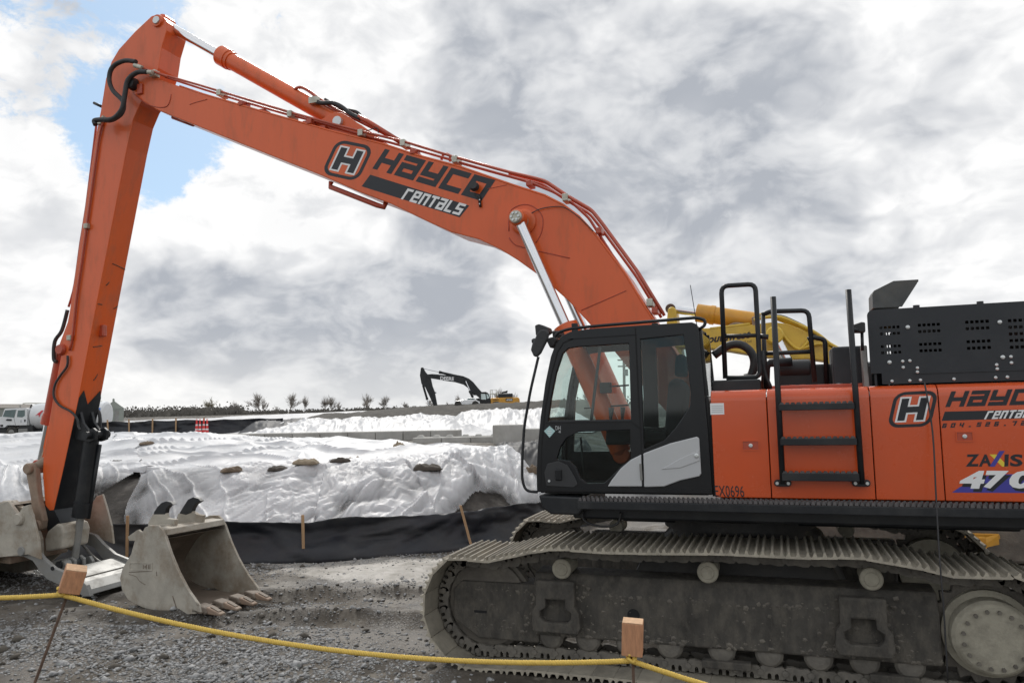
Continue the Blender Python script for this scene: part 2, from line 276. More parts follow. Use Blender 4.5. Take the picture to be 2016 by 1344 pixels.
class MB:
    def __init__(s): s.v = []; s.f = []; s.sm = []
    def add(s, vs, fs, smooth=False):
        k = len(s.v); s.v += [tuple(float(c) for c in v) for v in vs]
        s.f += [tuple(i + k for i in f) for f in fs]; s.sm += [smooth] * len(fs); return s
    def box(s, lo, hi):
        x0, y0, z0 = lo; x1, y1, z1 = hi
        return s.add([(x0, y0, z0), (x1, y0, z0), (x1, y1, z0), (x0, y1, z0), (x0, y0, z1), (x1, y0, z1), (x1, y1, z1), (x0, y1, z1)],
                     [(0, 3, 2, 1), (4, 5, 6, 7), (0, 1, 5, 4), (1, 2, 6, 5), (2, 3, 7, 6), (3, 0, 4, 7)])
    def obox(s, c, ax, ay, az):                      # box from centre and three half axes
        c, ax, ay, az = [np.array(q, float) for q in (c, ax, ay, az)]
        vs = [c + i * ax + j * ay + k * az for k in (-1, 1) for (i, j) in ((-1, -1), (1, -1), (1, 1), (-1, 1))]
        return s.add(vs, [(0, 3, 2, 1), (4, 5, 6, 7), (0, 1, 5, 4), (1, 2, 6, 5), (2, 3, 7, 6), (3, 0, 4, 7)])
    def prism(s, poly, y0, y1):                      # polygon in x,z extruded along y
        n = len(poly); a = [(p[0], y0, p[1]) for p in poly]; b = [(p[0], y1, p[1]) for p in poly]
        ar = sum(poly[i][0] * poly[(i + 1) % n][1] - poly[(i + 1) % n][0] * poly[i][1] for i in range(n))
        f0 = tuple(range(n)); f1 = tuple(range(2 * n - 1, n - 1, -1))
        sd = [(i, i + n, (i + 1) % n + n, (i + 1) % n) for i in range(n)]
        if ar < 0: f0 = f0[::-1]; f1 = f1[::-1]; sd = [q[::-1] for q in sd]
        return s.add(a + b, [f0, f1] + sd)
    def extrude(s, pts, d):                          # planar 3D polygon extruded by vector d
        n = len(pts); d = np.array(d, float); a = [np.array(p, float) for p in pts]; b = [p + d for p in a]
        return s.add(a + b, [tuple(range(n - 1, -1, -1)), tuple(range(n, 2 * n))] + [(i, (i + 1) % n, (i + 1) % n + n, i + n) for i in range(n)])
    def tube(s, pts, r, n=8, closed=False, caps=True, sub=0):
        P = [np.array(p, float) for p in pts]
        if sub: P = smooth_path(P, sub)
        m = len(P); R = r if isinstance(r, (list, tuple)) else [r] * m
        if sub and isinstance(r, (list, tuple)): R = list(np.interp(np.linspace(0, 1, m), np.linspace(0, 1, len(r)), r))
        vs = []; ref = None
        for i in range(m):
            if closed: t = P[(i + 1) % m] - P[i - 1]
            else: t = P[min(i + 1, m - 1)] - P[max(i - 1, 0)]
            t = t / (np.linalg.norm(t) + 1e-9)
            if ref is None:
                ref = np.cross(t, (0, 0, 1.0))
                if np.linalg.norm(ref) < 0.05: ref = np.cross(t, (0, 1.0, 0))
            ref = ref - t * (ref @ t); ref = ref / (np.linalg.norm(ref) + 1e-9); b = np.cross(t, ref)
            for k in range(n):
                a = 2 * math.pi * k / n; vs.append(P[i] + (ref * math.cos(a) + b * math.sin(a)) * R[i])
        fs = []
        for i in range(m if closed else m - 1):
            j = (i + 1) % m
            for k in range(n): fs.append((i * n + k, i * n + (k + 1) % n, j * n + (k + 1) % n, j * n + k))
        s.add(vs, fs, True)
        if caps and not closed: s.f += [tuple(len(s.v) - len(vs) + k for k in range(n - 1, -1, -1)), tuple(len(s.v) - n + k for k in range(n))]; s.sm += [False, False]
        return s
    def cyl(s, p0, p1, r, n=20, r1=None):
        return s.lathe(p0, p1, [(0, r), (1, r if r1 is None else r1)], n)
    def lathe(s, p0, p1, prof, n=24, cap=True, length=None):      # prof: (fraction along p0-p1, radius)
        p0 = np.array(p0, float); p1 = np.array(p1, float); d = p1 - p0; t = d / np.linalg.norm(d)
        a = np.cross(t, (0, 0, 1.0))
        if np.linalg.norm(a) < 0.05: a = np.cross(t, (0, 1.0, 0))
        a /= np.linalg.norm(a); b = np.cross(t, a)
        k0 = len(s.v)
        for i in range(len(prof) - 1):                             # each band gets its own rings so edges stay crisp
            vs = []
            for q in (prof[i], prof[i + 1]):
                for k in range(n):
                    an = 2 * math.pi * k / n; vs.append(p0 + d * q[0] + (a * math.cos(an) + b * math.sin(an)) * q[1])
            s.add(vs, [(k, (k + 1) % n, n + (k + 1) % n, n + k) for k in range(n)], True)
        if cap:
            for q, rev in ((prof[0], True), (prof[-1], False)):
                if q[1] < 1e-4: continue
                vs = [p0 + d * q[0] + (a * math.cos(2 * math.pi * k / n) + b * math.sin(2 * math.pi * k / n)) * q[1] for k in range(n)]
                s.add(vs, [tuple(range(n))[::-1] if rev else tuple(range(n))])
        return s
    def mesh(s, name):
        me = bpy.data.meshes.new(name); me.from_pydata(s.v, [], s.f)
        me.polygons.foreach_set('use_smooth', s.sm); me.update(); return me
    def build(s, name, m, parent=None, bevel=0.0, segs=2, label=None, fix=False, loc=None):
        me = s.mesh(name)
        if fix:
            bm = bmesh.new(); bm.from_mesh(me); bmesh.ops.recalc_face_normals(bm, faces=bm.faces); bm.to_mesh(me); bm.free()
        o = link_obj(name, me, m, parent, bevel=bevel, segs=segs, loc=loc)
        if label: o['label'] = label
        return o
def smooth_path(P, sub=4):
    P = [np.array(p, float) for p in P]
    if len(P) < 3: return P
    out = []
    for i in range(len(P) - 1):
        p0 = P[max(i - 1, 0)]; p1 = P[i]; p2 = P[i + 1]; p3 = P[min(i + 2, len(P) - 1)]
        for k in range(sub):
            t = k / sub
            out.append(0.5 * ((2 * p1) + (-p0 + p2) * t + (2 * p0 - 5 * p1 + 4 * p2 - p3) * t * t + (-p0 + 3 * p1 - 3 * p2 + p3) * t ** 3))
    out.append(P[-1]); return out
def xz(pix, Y):
    return [(float(p[0]), float(p[2])) for p in (at(x, y, Y) for x, y in pix)]
def xyz(pix, Y):
    return [at(x, y, Y) for x, y in pix]
def arc(cx, cz, r, a0, a1, n):
    return [(cx + r * math.cos(math.radians(a0 + (a1 - a0) * i / n)), cz + r * math.sin(math.radians(a0 + (a1 - a0) * i / n))) for i in range(n + 1)]
def rrect(x0, z0, x1, z1, r, n=5):
    return arc(x1 - r, z0 + r, r, -90, 0, n) + arc(x1 - r, z1 - r, r, 0, 90, n) + arc(x0 + r, z1 - r, r, 90, 180, n) + arc(x0 + r, z0 + r, r, 180, 270, n)
def plate_with_hole(mb, outer, hole, y0, y1):        # outer and hole polygons (same count order) -> ring prism
    n = len(outer); assert n == len(hole)
    vs = [(p[0], y0, p[1]) for p in outer] + [(p[0], y0, p[1]) for p in hole] + [(p[0], y1, p[1]) for p in outer] + [(p[0], y1, p[1]) for p in hole]
    fs = []
    for i in range(n):
        j = (i + 1) % n
        fs += [(i, j, n + j, n + i), (2 * n + j, 2 * n + i, 3 * n + i, 3 * n + j), (j, i, 2 * n + i, 2 * n + j), (n + i, n + j, 3 * n + j, 3 * n + i)]
    return mb.add(vs, fs)

# ------------------------------------------------------------------ noise for terrain and cloth
def _hash(ix, iy, seed):
    h = (ix.astype(np.int64) * 374761393 + iy.astype(np.int64) * 668265263 + seed * 1442695041) & 0x7fffffff
    h = (h ^ (h >> 13)) * 1274126177 & 0x7fffffff
    return ((h ^ (h >> 16)) & 0xffff) / 65535.0
def vnoise(x, y, seed=0):
    ix = np.floor(x); iy = np.floor(y); fx = x - ix; fy = y - iy
    fx = fx * fx * fx * (fx * (fx * 6 - 15) + 10); fy = fy * fy * fy * (fy * (fy * 6 - 15) + 10)
    a = _hash(ix, iy, seed); b = _hash(ix + 1, iy, seed); c = _hash(ix, iy + 1, seed); d = _hash(ix + 1, iy + 1, seed)
    return (a * (1 - fx) + b * fx) * (1 - fy) + (c * (1 - fx) + d * fx) * fy
def lnoise(x, y, seed=0):                 # value noise without smoothing: flat facets and sharp creases
    ix = np.floor(x); iy = np.floor(y); fx = x - ix; fy = y - iy
    a = _hash(ix, iy, seed); b = _hash(ix + 1, iy, seed); c = _hash(ix, iy + 1, seed); d = _hash(ix + 1, iy + 1, seed)
    up = a + (b - a) * fx + (d - b) * fy; lo = a + (c - a) * fy + (d - c) * fx       # two triangles per cell
    return np.where(fx > fy, up, lo)
def fbm(x, y, seed=0, oct=5, gain=0.5):
    s = 0; a = 1; t = 0
    for i in range(oct):
        s = s + a * (vnoise(x, y, seed + i * 17) - 0.5); t += a; a *= gain; x = x * 2.03 + 5.1; y = y * 2.03 + 9.7
    return s / t * 2
def ridged(x, y, seed=0, oct=4, gain=0.5):
    s = 0; a = 1; t = 0
    for i in range(oct):
        s = s + a * (1 - np.abs(2 * vnoise(x, y, seed + i * 29) - 1)); t += a; a *= gain; x = x * 2.1 + 3.3; y = y * 2.1 + 7.9
    return s / t
def sstep(a, b, x):
    t = np.clip((x - a) / (b - a), 0, 1); return t * t * (3 - 2 * t)
def grid_mesh(name, X, Y, Z, mask=None, smooth=True, attr=None):
    r, c = X.shape
    co = np.stack([X, Y, Z], -1).reshape(-1, 3)
    i = np.arange(r * c).reshape(r, c)
    q = np.stack([i[:-1, :-1], i[:-1, 1:], i[1:, 1:], i[1:, :-1]], -1).reshape(-1, 4)
    if mask is not None:
        q = q[mask.reshape(-1)]
        used = np.unique(q); remap = -np.ones(r * c, int); remap[used] = np.arange(len(used)); q = remap[q]; co = co[used]
    else: used = np.arange(r * c)
    me = bpy.data.meshes.new(name); me.vertices.add(len(co)); me.vertices.foreach_set('co', co.ravel().astype(np.float32))
    me.loops.add(q.size); me.loops.foreach_set('vertex_index', q.ravel().astype(np.int32))
    me.polygons.add(len(q)); me.polygons.foreach_set('loop_start', np.arange(0, q.size, 4, dtype=np.int32))
    me.polygons.foreach_set('use_smooth', np.full(len(q), smooth)); me.update(calc_edges=True)
    if attr: me.attributes.new(attr[0], 'FLOAT', 'POINT').data.foreach_set('value', attr[1].reshape(-1)[used].astype(np.float32))
    return me
# ================================================================== THE SETTING
rng = np.random.default_rng(7); random.seed(7)
FENCE = np.array([(-60, -11.5), (-30, -3.2), (-15.5, 0.62), (-11.5, 1.62), (-7.47, 2.60), (-5.2, 4.28), (-4.1, 6.1), (-3.0, 9.4), (-2.4, 16.0), (-1.5, 40.0)])
def fence_dist(X, Y):                    # metres behind (+) or in front (-) of the silt fence
    best = np.full(X.shape, 1e9); sgn = np.ones(X.shape); run = np.zeros(X.shape); acc = 0.0
    for i in range(len(FENCE) - 1):
        a = FENCE[i]; b = FENCE[i + 1]; d = b - a; L = np.hypot(*d); d = d / L
        t = np.clip((X - a[0]) * d[0] + (Y - a[1]) * d[1], 0, L)
        dx = X - a[0] - d[0] * t; dy = Y - a[1] - d[1] * t; dist = np.hypot(dx, dy)
        m = dist < best; best = np.where(m, dist, best); s = np.where(d[0] * dy - d[1] * dx >= 0, 1.0, -1.0)
        sgn = np.where(m, s, sgn); run = np.where(m, acc + t, run); acc += L
    return best * sgn, run
def depth_of(X, Y): return (X - CAM[0]) * _fw[0] + (Y - CAM[1]) * _fw[1]
def col_of(X, Y): return 1008 + F_PX * ((X - CAM[0]) * _rt[0] + (Y - CAM[1]) * _rt[1]) / np.maximum(depth_of(X, Y), 0.5)
def terrain(X, Y):
    d = depth_of(X, Y); v, _ = fence_dist(X, Y)
    z = 1.1 * sstep(16, 29, d) * sstep(1.0, 9.0, v) + 0.15 * sstep(30, 50, d) + 0.75 * sstep(60, 200, d)
    return z
def ground_z(X, Y):
    d = depth_of(X, Y); near = 1 - sstep(16, 26, d)
    z = terrain(X, Y)
    z = z + 0.035 * fbm(X * 0.55, Y * 0.55, 3, 4) * near + 0.038 * fbm(X * 2.2, Y * 2.2, 11, 5) * near + 0.10 * fbm(X * 0.12, Y * 0.12, 5, 3) * (1 - near)
    rut = np.exp(-((Y + 0.55 - 0.22 * (X + 4.5)) / 0.22) ** 2) + np.exp(-((Y - 0.75 - 0.30 * (X + 4.5)) / 0.20) ** 2)
    edge = np.exp(-((Y + 0.20 - 0.22 * (X + 4.5)) / 0.13) ** 2) + np.exp(-((Y - 1.1 - 0.30 * (X + 4.5)) / 0.12) ** 2)
    z = z + (-0.07 * rut + 0.08 * edge * (0.4 + ridged(X * 2.2, Y * 2.2, 8, 3))) * sstep(-9.5, -7.0, X) * (1 - sstep(-3.4, -2.6, X)) * near
    flat = sstep(-3.4, -2.6, X) * (1 - sstep(3.2, 4.2, X)) * (1 - sstep(1.9, 2.5, np.abs(Y)))
    return z * (1 - flat) + (-0.012) * flat
def spaced(lo, hi, a, b, fine, grow=1.16):
    xs = list(np.arange(a, b + 1e-6, fine)); s = fine; x = b
    while x < hi: s *= grow; x += s; xs.append(x)
    s = fine; x = a
    while x > lo: s *= grow; x -= s; xs.insert(0, x)
    return np.array(xs)
gx = spaced(-3000, 3000, -13.0, 5.5, 0.075); gy = spaced(-60, 3000, -5.0, 7.0, 0.075)
GX, GY = np.meshgrid(gx, gy)
me = grid_mesh('ground', GX, GY, ground_z(GX, GY))
def ground_material():
    m = bpy.data.materials.new('ground_mud'); m.use_nodes = True; t = m.node_tree; N = t.nodes; L = t.links; b = N['Principled BSDF']
    pos = N.new('ShaderNodeNewGeometry').outputs['Position']
    def nz(s, d=6, r=0.6, off=(0, 0, 0)):
        a = N.new('ShaderNodeVectorMath'); a.inputs[1].default_value = off; L.new(pos, a.inputs[0])
        n = N.new('ShaderNodeTexNoise'); n.inputs['Scale'].default_value = s; n.inputs['Detail'].default_value = d; n.inputs['Roughness'].default_value = r; L.new(a.outputs[0], n.inputs['Vector']); return n.outputs['Fac']
    def mr(v, a, b_, c=0., d=1.):
        n = N.new('ShaderNodeMapRange'); n.interpolation_type = 'SMOOTHSTEP'
        for i, q in enumerate((a, b_, c, d)): n.inputs[i + 1].default_value = q
        L.new(v, n.inputs[0]); return n.outputs[0]
    def mix(f, a, c):
        n = N.new('ShaderNodeMix'); n.data_type = 'RGBA'; L.new(f, n.inputs[0])
        for i, q in ((6, a), (7, c)):
            if isinstance(q, tuple): n.inputs[i].default_value = q
            else: L.new(q, n.inputs[i])
        return n.outputs[2]
    def mth(op, a, c):
        n = N.new('ShaderNodeMath'); n.operation = op; n.use_clamp = (op == 'MULTIPLY')
        for i, q in enumerate((a, c)):
            if isinstance(q, (int, float)): n.inputs[i].default_value = q
            else: L.new(q, n.inputs[i])
        return n.outputs[0]
    c = mix(mr(nz(0.9), 0.38, 0.62), (0.050, 0.043, 0.035, 1), (0.110, 0.095, 0.077, 1))
    c = mix(mr(nz(2.4, 8, 0.7, (4, 2, 0)), 0.52, 0.66), c, (0.160, 0.145, 0.122, 1))
    vo = N.new('ShaderNodeTexVoronoi'); vo.inputs['Scale'].default_value = 34; L.new(pos, vo.inputs['Vector'])
    sepc = N.new('ShaderNodeSeparateColor'); L.new(vo.outputs['Color'], sepc.inputs[0])
    stone = mix(sepc.outputs[0], (0.09, 0.09, 0.09, 1), (0.36, 0.36, 0.355, 1))
    gm = mth('MULTIPLY', mr(nz(0.7, 5, 0.6, (9, 1, 0)), 0.47, 0.62), mr(vo.outputs['Distance'], 0.55, 0.3))
    c = mix(mth('MULTIPLY', gm, 0.5), c, stone)
    # pale silt dried where a puddle stood, left of the near track
    pd = on_z(770, 1118); dv = N.new('ShaderNodeVectorMath'); dv.operation = 'SUBTRACT'; L.new(pos, dv.inputs[0]); dv.inputs[1].default_value = (pd[0], pd[1], 0)
    rotm = N.new('ShaderNodeMapping'); rotm.inputs['Rotation'].default_value = (0, 0, -0.42); rotm.inputs['Scale'].default_value = (0.33, 0.78, 0.0); L.new(dv.outputs[0], rotm.inputs[0])
    ln = N.new('ShaderNodeVectorMath'); ln.operation = 'LENGTH'; L.new(rotm.outputs[0], ln.inputs[0])
    e = mth('ADD', ln.outputs['Value'], mth('MULTIPLY', nz(1.6, 7, 0.65, (1, 7, 0)), 0.9))
    silt = mr(e, 1.30, 1.08)
    c = mix(silt, c, mix(mr(nz(5, 8, 0.7), 0.4, 0.62), (0.40, 0.38, 0.35, 1), (0.30, 0.285, 0.255, 1)))
    L.new(c, b.inputs['Base Color']); L.new(mr(nz(1.1, 5, 0.6, (3, 3, 3)), 0.42, 0.62, 0.55, 0.95), b.inputs['Roughness'])
    b.inputs['Specular IOR Level'].default_value = 0.3
    b1 = N.new('ShaderNodeBump'); b1.inputs['Strength'].default_value = 0.7; b1.inputs['Distance'].default_value = 0.035
    hs = mth('ADD', mth('MULTIPLY', nz(9, 10, 0.72), 0.7), mth('MULTIPLY', gm, 0.35)); L.new(hs, b1.inputs['Height']); L.new(b1.outputs[0], b.inputs['Normal'])
    return m
MATS['ground_mud'] = ground_material()
tag(link_obj('ground', me, 'ground_mud'), 'dark muddy gravel ground of the construction site', kind='structure')

# ---- loose stones on the mud (nobody could count them)
def pebble_field(name, n, mat_name, box, size, dens, seed, squash=0.62):
    r = np.random.default_rng(seed); X = r.uniform(box[0], box[1], n * 4); Y = r.uniform(box[2], box[3], n * 4)
    keep = r.uniform(size=n * 4) < dens(X, Y); X = X[keep][:n]; Y = Y[keep][:n]; n = len(X)
    base = np.array([(1, 0, 0), (0.31, 0.95, 0), (-0.81, 0.59, 0), (-0.81, -0.59, 0), (0.31, -0.95, 0), (0.25, 0.2, 0.8), (-0.4, -0.1, 0.75), (0.05, 0, -0.7)])
    fc = np.array([(0, 1, 5), (1, 2, 5), (2, 6, 5), (2, 3, 6), (3, 4, 6), (4, 5, 6), (4, 0, 5), (1, 0, 7), (2, 1, 7), (3, 2, 7), (4, 3, 7), (0, 4, 7)])
    s = size[0] * np.exp(r.normal(0, size[1], n)); a = r.uniform(0, 6.283, n)
    V = base[None] * (1 + r.uniform(-0.3, 0.3, (n, 8, 3))); V[:, :, 2] *= squash; V[:, :, 0] *= r.uniform(0.8, 1.3, (n, 1))
    V = V * s[:, None, None]; ca, sa = np.cos(a)[:, None], np.sin(a)[:, None]; tl = r.uniform(-0.5, 0.5, (n, 1))
    x = V[:, :, 0] * ca - V[:, :, 1] * sa; y = V[:, :, 0] * sa + V[:, :, 1] * ca; z = V[:, :, 2] + tl * V[:, :, 0]
    co = np.stack([x + X[:, None], y + Y[:, None], z + (ground_z(X, Y) + 0.15 * s)[:, None]], -1).reshape(-1, 3)
    idx = (fc[None] + (np.arange(n) * 8)[:, None, None]).reshape(-1, 3)
    me = bpy.data.meshes.new(name); me.vertices.add(len(co)); me.vertices.foreach_set('co', co.ravel().astype(np.float32))
    me.loops.add(idx.size); me.loops.foreach_set('vertex_index', idx.ravel().astype(np.int32)); me.polygons.add(len(idx))
    me.polygons.foreach_set('loop_start', np.arange(0, idx.size, 3, dtype=np.int32)); me.update(calc_edges=True)
    return link_obj(name, me, mat_name)
def not_on_silt(X, Y):
    pd = on_z(770, 1118); dx = X - pd[0]; dy = Y - pd[1]; c, s = math.cos(0.42), math.sin(0.42)
    return sstep(0.5, 1.1, np.hypot((dx * c + dy * s) * 0.40, (-dx * s + dy * c) * 0.95))
def gravel_density(X, Y):
    v, _ = fence_dist(X, Y); px = col_of(X, Y)
    m = sstep(-0.12, 0.25, fbm(X * 0.55 + 3, Y * 0.55, 21, 4))
    pile = np.exp(-(((X + 4.9) / 1.6) ** 2 + ((Y + 2.2) / 0.9) ** 2)) + 0.7 * np.exp(-(((X + 7.6) / 1.5) ** 2 + ((Y + 2.3) / 0.6) ** 2)) + 0.55 * np.exp(-(((v + 0.8) / 0.5) ** 2))
    under = sstep(-3.3, -2.5, X) * (1 - sstep(2.8, 3.4, X)) * (1 - sstep(1.8, 2.2, np.abs(Y)))
    return np.clip(0.02 + 0.13 * m + 0.9 * pile, 0, 1) * (1 - under) * (v < -0.02) * (0.06 + 0.94 * not_on_silt(X, Y))
tag(pebble_field('gravel', 90000, 'stone', (-12, 5.0, -4.2, 6.2), (0.0108, 0.55), gravel_density, 4), 'grey crushed stone scattered over the mud', kind='stuff')
tag(pebble_field('mud_clods', 2200, 'clod', (-11, 4.5, -4.2, 5.5), (0.021, 0.5), lambda X, Y: gravel_density(X, Y) * 0.5 + 0.3 * np.exp(-((Y + 0.2 - 0.22 * (X + 4.5)) / 0.3) ** 2) * (fence_dist(X, Y)[0] < -0.1) * (X < -2.7), 9, 0.75), 'lumps of dark mud along the wheel ruts', kind='stuff')

# ---- the covered soil heap behind the silt fence
BACK = ([-600, 100, 260, 450, 650, 900, 980, 1060, 1200], [36, 35, 31, 27.5, 26.0, 23.0, 21.5, 19.0, 17.5])
def heap_z(X, Y):
    v, run = fence_dist(X, Y); d = depth_of(X, Y); px = col_of(X, Y)
    wob = 0.35 * fbm(X * 0.35, Y * 0.35, 31, 3)
    z = 1.30 * sstep(0.15, 3.1 + wob, v) + 0.36 * sstep(3, 10, v) + 0.18 * fbm(X * 0.28, Y * 0.28, 33, 4) * sstep(1.5, 4, v)
    z = z - 0.22 * np.exp(-((px - 560) / 130) ** 2) * sstep(21, 24, d) * sstep(3, 6, v)
    bk = np.interp(px, *BACK); f = 1 - sstep(bk - 1.2, bk + 1.8, d)
    return np.maximum(terrain(X, Y) - 0.25 * (1 - f), 0) * (1 - f) + z * f - 0.3 * (1 - f) - 0.12 * (1 - sstep(-0.1, 0.35, v))
def fan(px0, px1, npx, d0, d1, nd, power=1.0):
    c = np.linspace(px0, px1, npx); dd = d0 * (d1 / d0) ** (np.linspace(0, 1, nd) ** power)
    C_, D_ = np.meshgrid(c, dd); lat = (C_ - 1008) / F_PX * D_
    return CAM[0] + _fw[0] * D_ + _rt[0] * lat, CAM[1] + _fw[1] * D_ + _rt[1] * lat, C_, D_
HX, HY, HC, HD = fan(-420, 1260, 430, 11.0, 39, 150)
Zs = heap_z(HX, HY) + 0.05 * fbm(HX * 3, HY * 3, 41, 5) * 1.0 - 0.05
v, _ = fence_dist(HX, HY)
msk = ((v > -0.1) & (Zs > terrain(HX, HY) - 0.32))
mq = msk[:-1, :-1] & msk[1:, 1:] & msk[:-1, 1:] & msk[1:, :-1]
tag(link_obj('soil_mound', grid_mesh('soil_mound', HX, HY, Zs, mq), 'soil'), 'heap of dark soil under white plastic sheeting', kind='structure')

def sheet_wrinkles(X, Y, v, run, seed):
    slope = sstep(0.1, 0.8, v) * (1 - sstep(2.7, 4.0, v)); top = sstep(2.4, 4.2, v)
    px = col_of(X, Y)
    k = np.interp(px, [-400, 200, 330, 480, 620, 760, 860, 1000, 1150], [0.6, 0.9, 0.95, 0.55, 0.1, -0.55, -0.9, -1.1, -0.9])
    w = run + k * v + 0.22 * fbm(X * 0.7, Y * 0.7, seed + 1, 3)
    def lines(c, along, p, sd): return (1 - np.abs(2 * vnoise(c, along, sd) - 1)) ** p
    def facet(c, d_, sd): return np.abs(2 * lnoise(c, d_, sd) - 1)
    c1 = run * 1.5 + 0.5 * fbm(X * 0.7, Y * 0.7, seed + 3, 2); c2 = v * 1.6 + 0.5 * fbm(X * 0.8, Y * 0.8, seed + 5, 2)
    crm = 0.35 + 0.65 * sstep(380, 560, px) * (1 - sstep(1000, 1060, px))
    z = 0.10 * lines(w * 0.5, v * 0.10, 5.0, seed) + 0.09 * lines(w * 1.25 + 3, v * 0.14, 10.0, seed + 2) + 0.045 * lines(w * 2.9, v * 0.25, 10.0, seed + 4) + 0.06 * facet(w * 1.1, v * 0.3, seed + 6) + 0.05 * facet(w * 2.7, v * 0.6, seed + 21) + 0.010 * facet(w * 6.5, v * 1.3, seed + 22)
    z = z + crm * (0.12 * facet(c1 * 0.9 + c2 * 0.5, c2 * 0.9, seed + 7) + 0.07 * facet(c1 * 2.1 - c2 * 0.8, c2 * 2.0 + c1 * 0.6, seed + 8) + 0.030 * facet(c1 * 4.6 + c2 * 1.1, c2 * 4.2 - c1, seed + 10))
    z = slope * z
    a = 0.5; xr = X * math.cos(a) + Y * math.sin(a); yr = -X * math.sin(a) + Y * math.cos(a)
    q = 0.8 * fbm(X * 0.22, Y * 0.22, seed + 8, 3)
    z = z + top * (0.16 * lines(xr * 0.10 + q, yr * 0.32, 3.0, seed + 9) + 0.12 * lines(yr * 0.55 + q * 2, xr * 0.12, 6.0, seed + 12) + 0.06 * lines(xr * 0.8 + yr * 0.7 + q, yr * 0.2 - xr * 0.1, 6.0, seed + 13) + 0.08 * facet(xr * 0.45 + q, yr * 0.7, seed + 17) + 0.04 * facet(xr * 1.3, yr * 1.5 + q, seed + 19))
    return z + 0.02
HX, HY, HC, HD = fan(-420, 1130, 860, 12.2, 38, 340, 1.45)
v, run = fence_dist(HX, HY)
wr = sheet_wrinkles(HX, HY, v, run, 51)
tv = np.clip((3.0 - v) / 2.5, 0, 1)
lineL = 300 + (60 * fbm(HX * 0.5, HY * 0.5, 68, 3) - 9.0 * (HD - 17)) * (v > 3.0) - 30 * sstep(0.0, 0.06, tv) - tv * 185 + 9 * np.sin(tv * 9); lineR = 276 - tv * 40 + 6 * np.sin(tv * 9)
vmin = np.interp(HC, [0, 790, 835, 870, 930, 975, 1020, 1130], [0.12, 0.12, 0.55, 1.05, 1.65, 1.55, 0.9, 0.8]) + 0.12 * fbm(run * 1.5, v * 0.2, 61, 4)
bk = np.interp(HC, *BACK) + 0.8
hem = 0.12 + 0.88 * sstep(0.0, 0.55, v - vmin) * np.where(v < 3.0, sstep(0, 45, np.where(HC > (lineL + lineR) / 2, HC - lineR, lineL - HC)), 1.0)
wr = wr * hem; Zt = heap_z(HX, HY) + wr + 0.02
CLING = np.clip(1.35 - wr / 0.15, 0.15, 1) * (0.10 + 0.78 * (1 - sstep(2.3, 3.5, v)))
okv = (v > vmin) & (HD < bk + 0.5 * fbm(HX * 0.7, HY * 0.7, 66, 3))
def cellmask(m): return m[:-1, :-1] & m[1:, 1:] & m[:-1, 1:] & m[1:, :-1]
def add_sheet(name, X, Y, Z, m, label, mat_name='white_sheet'):
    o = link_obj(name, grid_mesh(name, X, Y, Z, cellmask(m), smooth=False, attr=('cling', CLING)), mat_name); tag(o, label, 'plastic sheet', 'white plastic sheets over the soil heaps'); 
    md = o.modifiers.new('thick', 'SOLIDIFY'); md.thickness = 0.006; md.offset = 1; return o
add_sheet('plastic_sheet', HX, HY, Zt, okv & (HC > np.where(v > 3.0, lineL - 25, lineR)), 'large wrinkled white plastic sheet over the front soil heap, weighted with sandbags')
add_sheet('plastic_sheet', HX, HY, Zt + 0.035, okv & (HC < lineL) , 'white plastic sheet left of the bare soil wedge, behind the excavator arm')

# ---- sandbags lying on the sheet
def top_z(X, Y):
    X = np.array([X]); Y = np.array([Y]); vv, rr = fence_dist(X, Y); return float((heap_z(X, Y) + sheet_wrinkles(X, Y, vv, rr, 51) + 0.03)[0])
def sandbag_mesh(seed, L=0.62, W=0.36, H=0.13):
    nu, nv = 22, 14; U, V = np.meshgrid(np.linspace(-1, 1, nu), np.linspace(-1, 1, nv)); r = np.random.default_rng(seed)
    pinch = 1 - 0.35 * sstep(0.55, 0.85, U) + 0.25 * sstep(0.85, 1.0, U)              # tied end
    X = U * L / 2 * (1 - 0.10 * V ** 2 * (1 - np.abs(U))); Y = V * W / 2 * (1 - 0.12 * U ** 4) * pinch
    body = (1 - np.abs(U) ** 4) ** 0.6 * (1 - np.abs(V) ** 3.5) ** 0.6
    n = fbm(U * 2.4 + seed * 3.1, V * 2.0, seed, 4); cr = ridged(U * 3 + seed, V * 3.5, seed + 3, 3) ** 3
    Z = H * body * (0.85 + 0.55 * n) + 0.05 * H * 10 * (cr - 0.3) * 0.12 * body + 0.04 * n * (1 - body) * np.sign(H); Z = np.maximum(Z, 0.004)
    X = X + 0.02 * fbm(V * 3, U * 2, seed + 7, 2); Y = Y + 0.05 * np.sin(U * 1.7 + seed) 
    top = np.stack([X, Y, Z], -1).reshape(-1, 3); bot = np.stack([X, Y, -0.04 * body], -1).reshape(-1, 3); vs = np.vstack([top, bot]); m = nu * nv; fs = []
    for i in range(nv - 1):
        for k in range(nu - 1):
            a, b, c, d = i * nu + k, i * nu + k + 1, (i + 1) * nu + k + 1, (i + 1) * nu + k; fs += [(a, b, c, d), (m + d, m + c, m + b, m + a)]
    ring = list(range(nu)) + [i * nu + nu - 1 for i in range(1, nv)] + [(nv - 1) * nu + k for k in range(nu - 2, -1, -1)] + [i * nu for i in range(nv - 2, 0, -1)]
    for i in range(len(ring)): a, b = ring[i], ring[(i + 1) % len(ring)]; fs.append((b, a, m + a, m + b))
    mb = MB(); mb.add(vs, fs, True); return mb.mesh('sandbag')
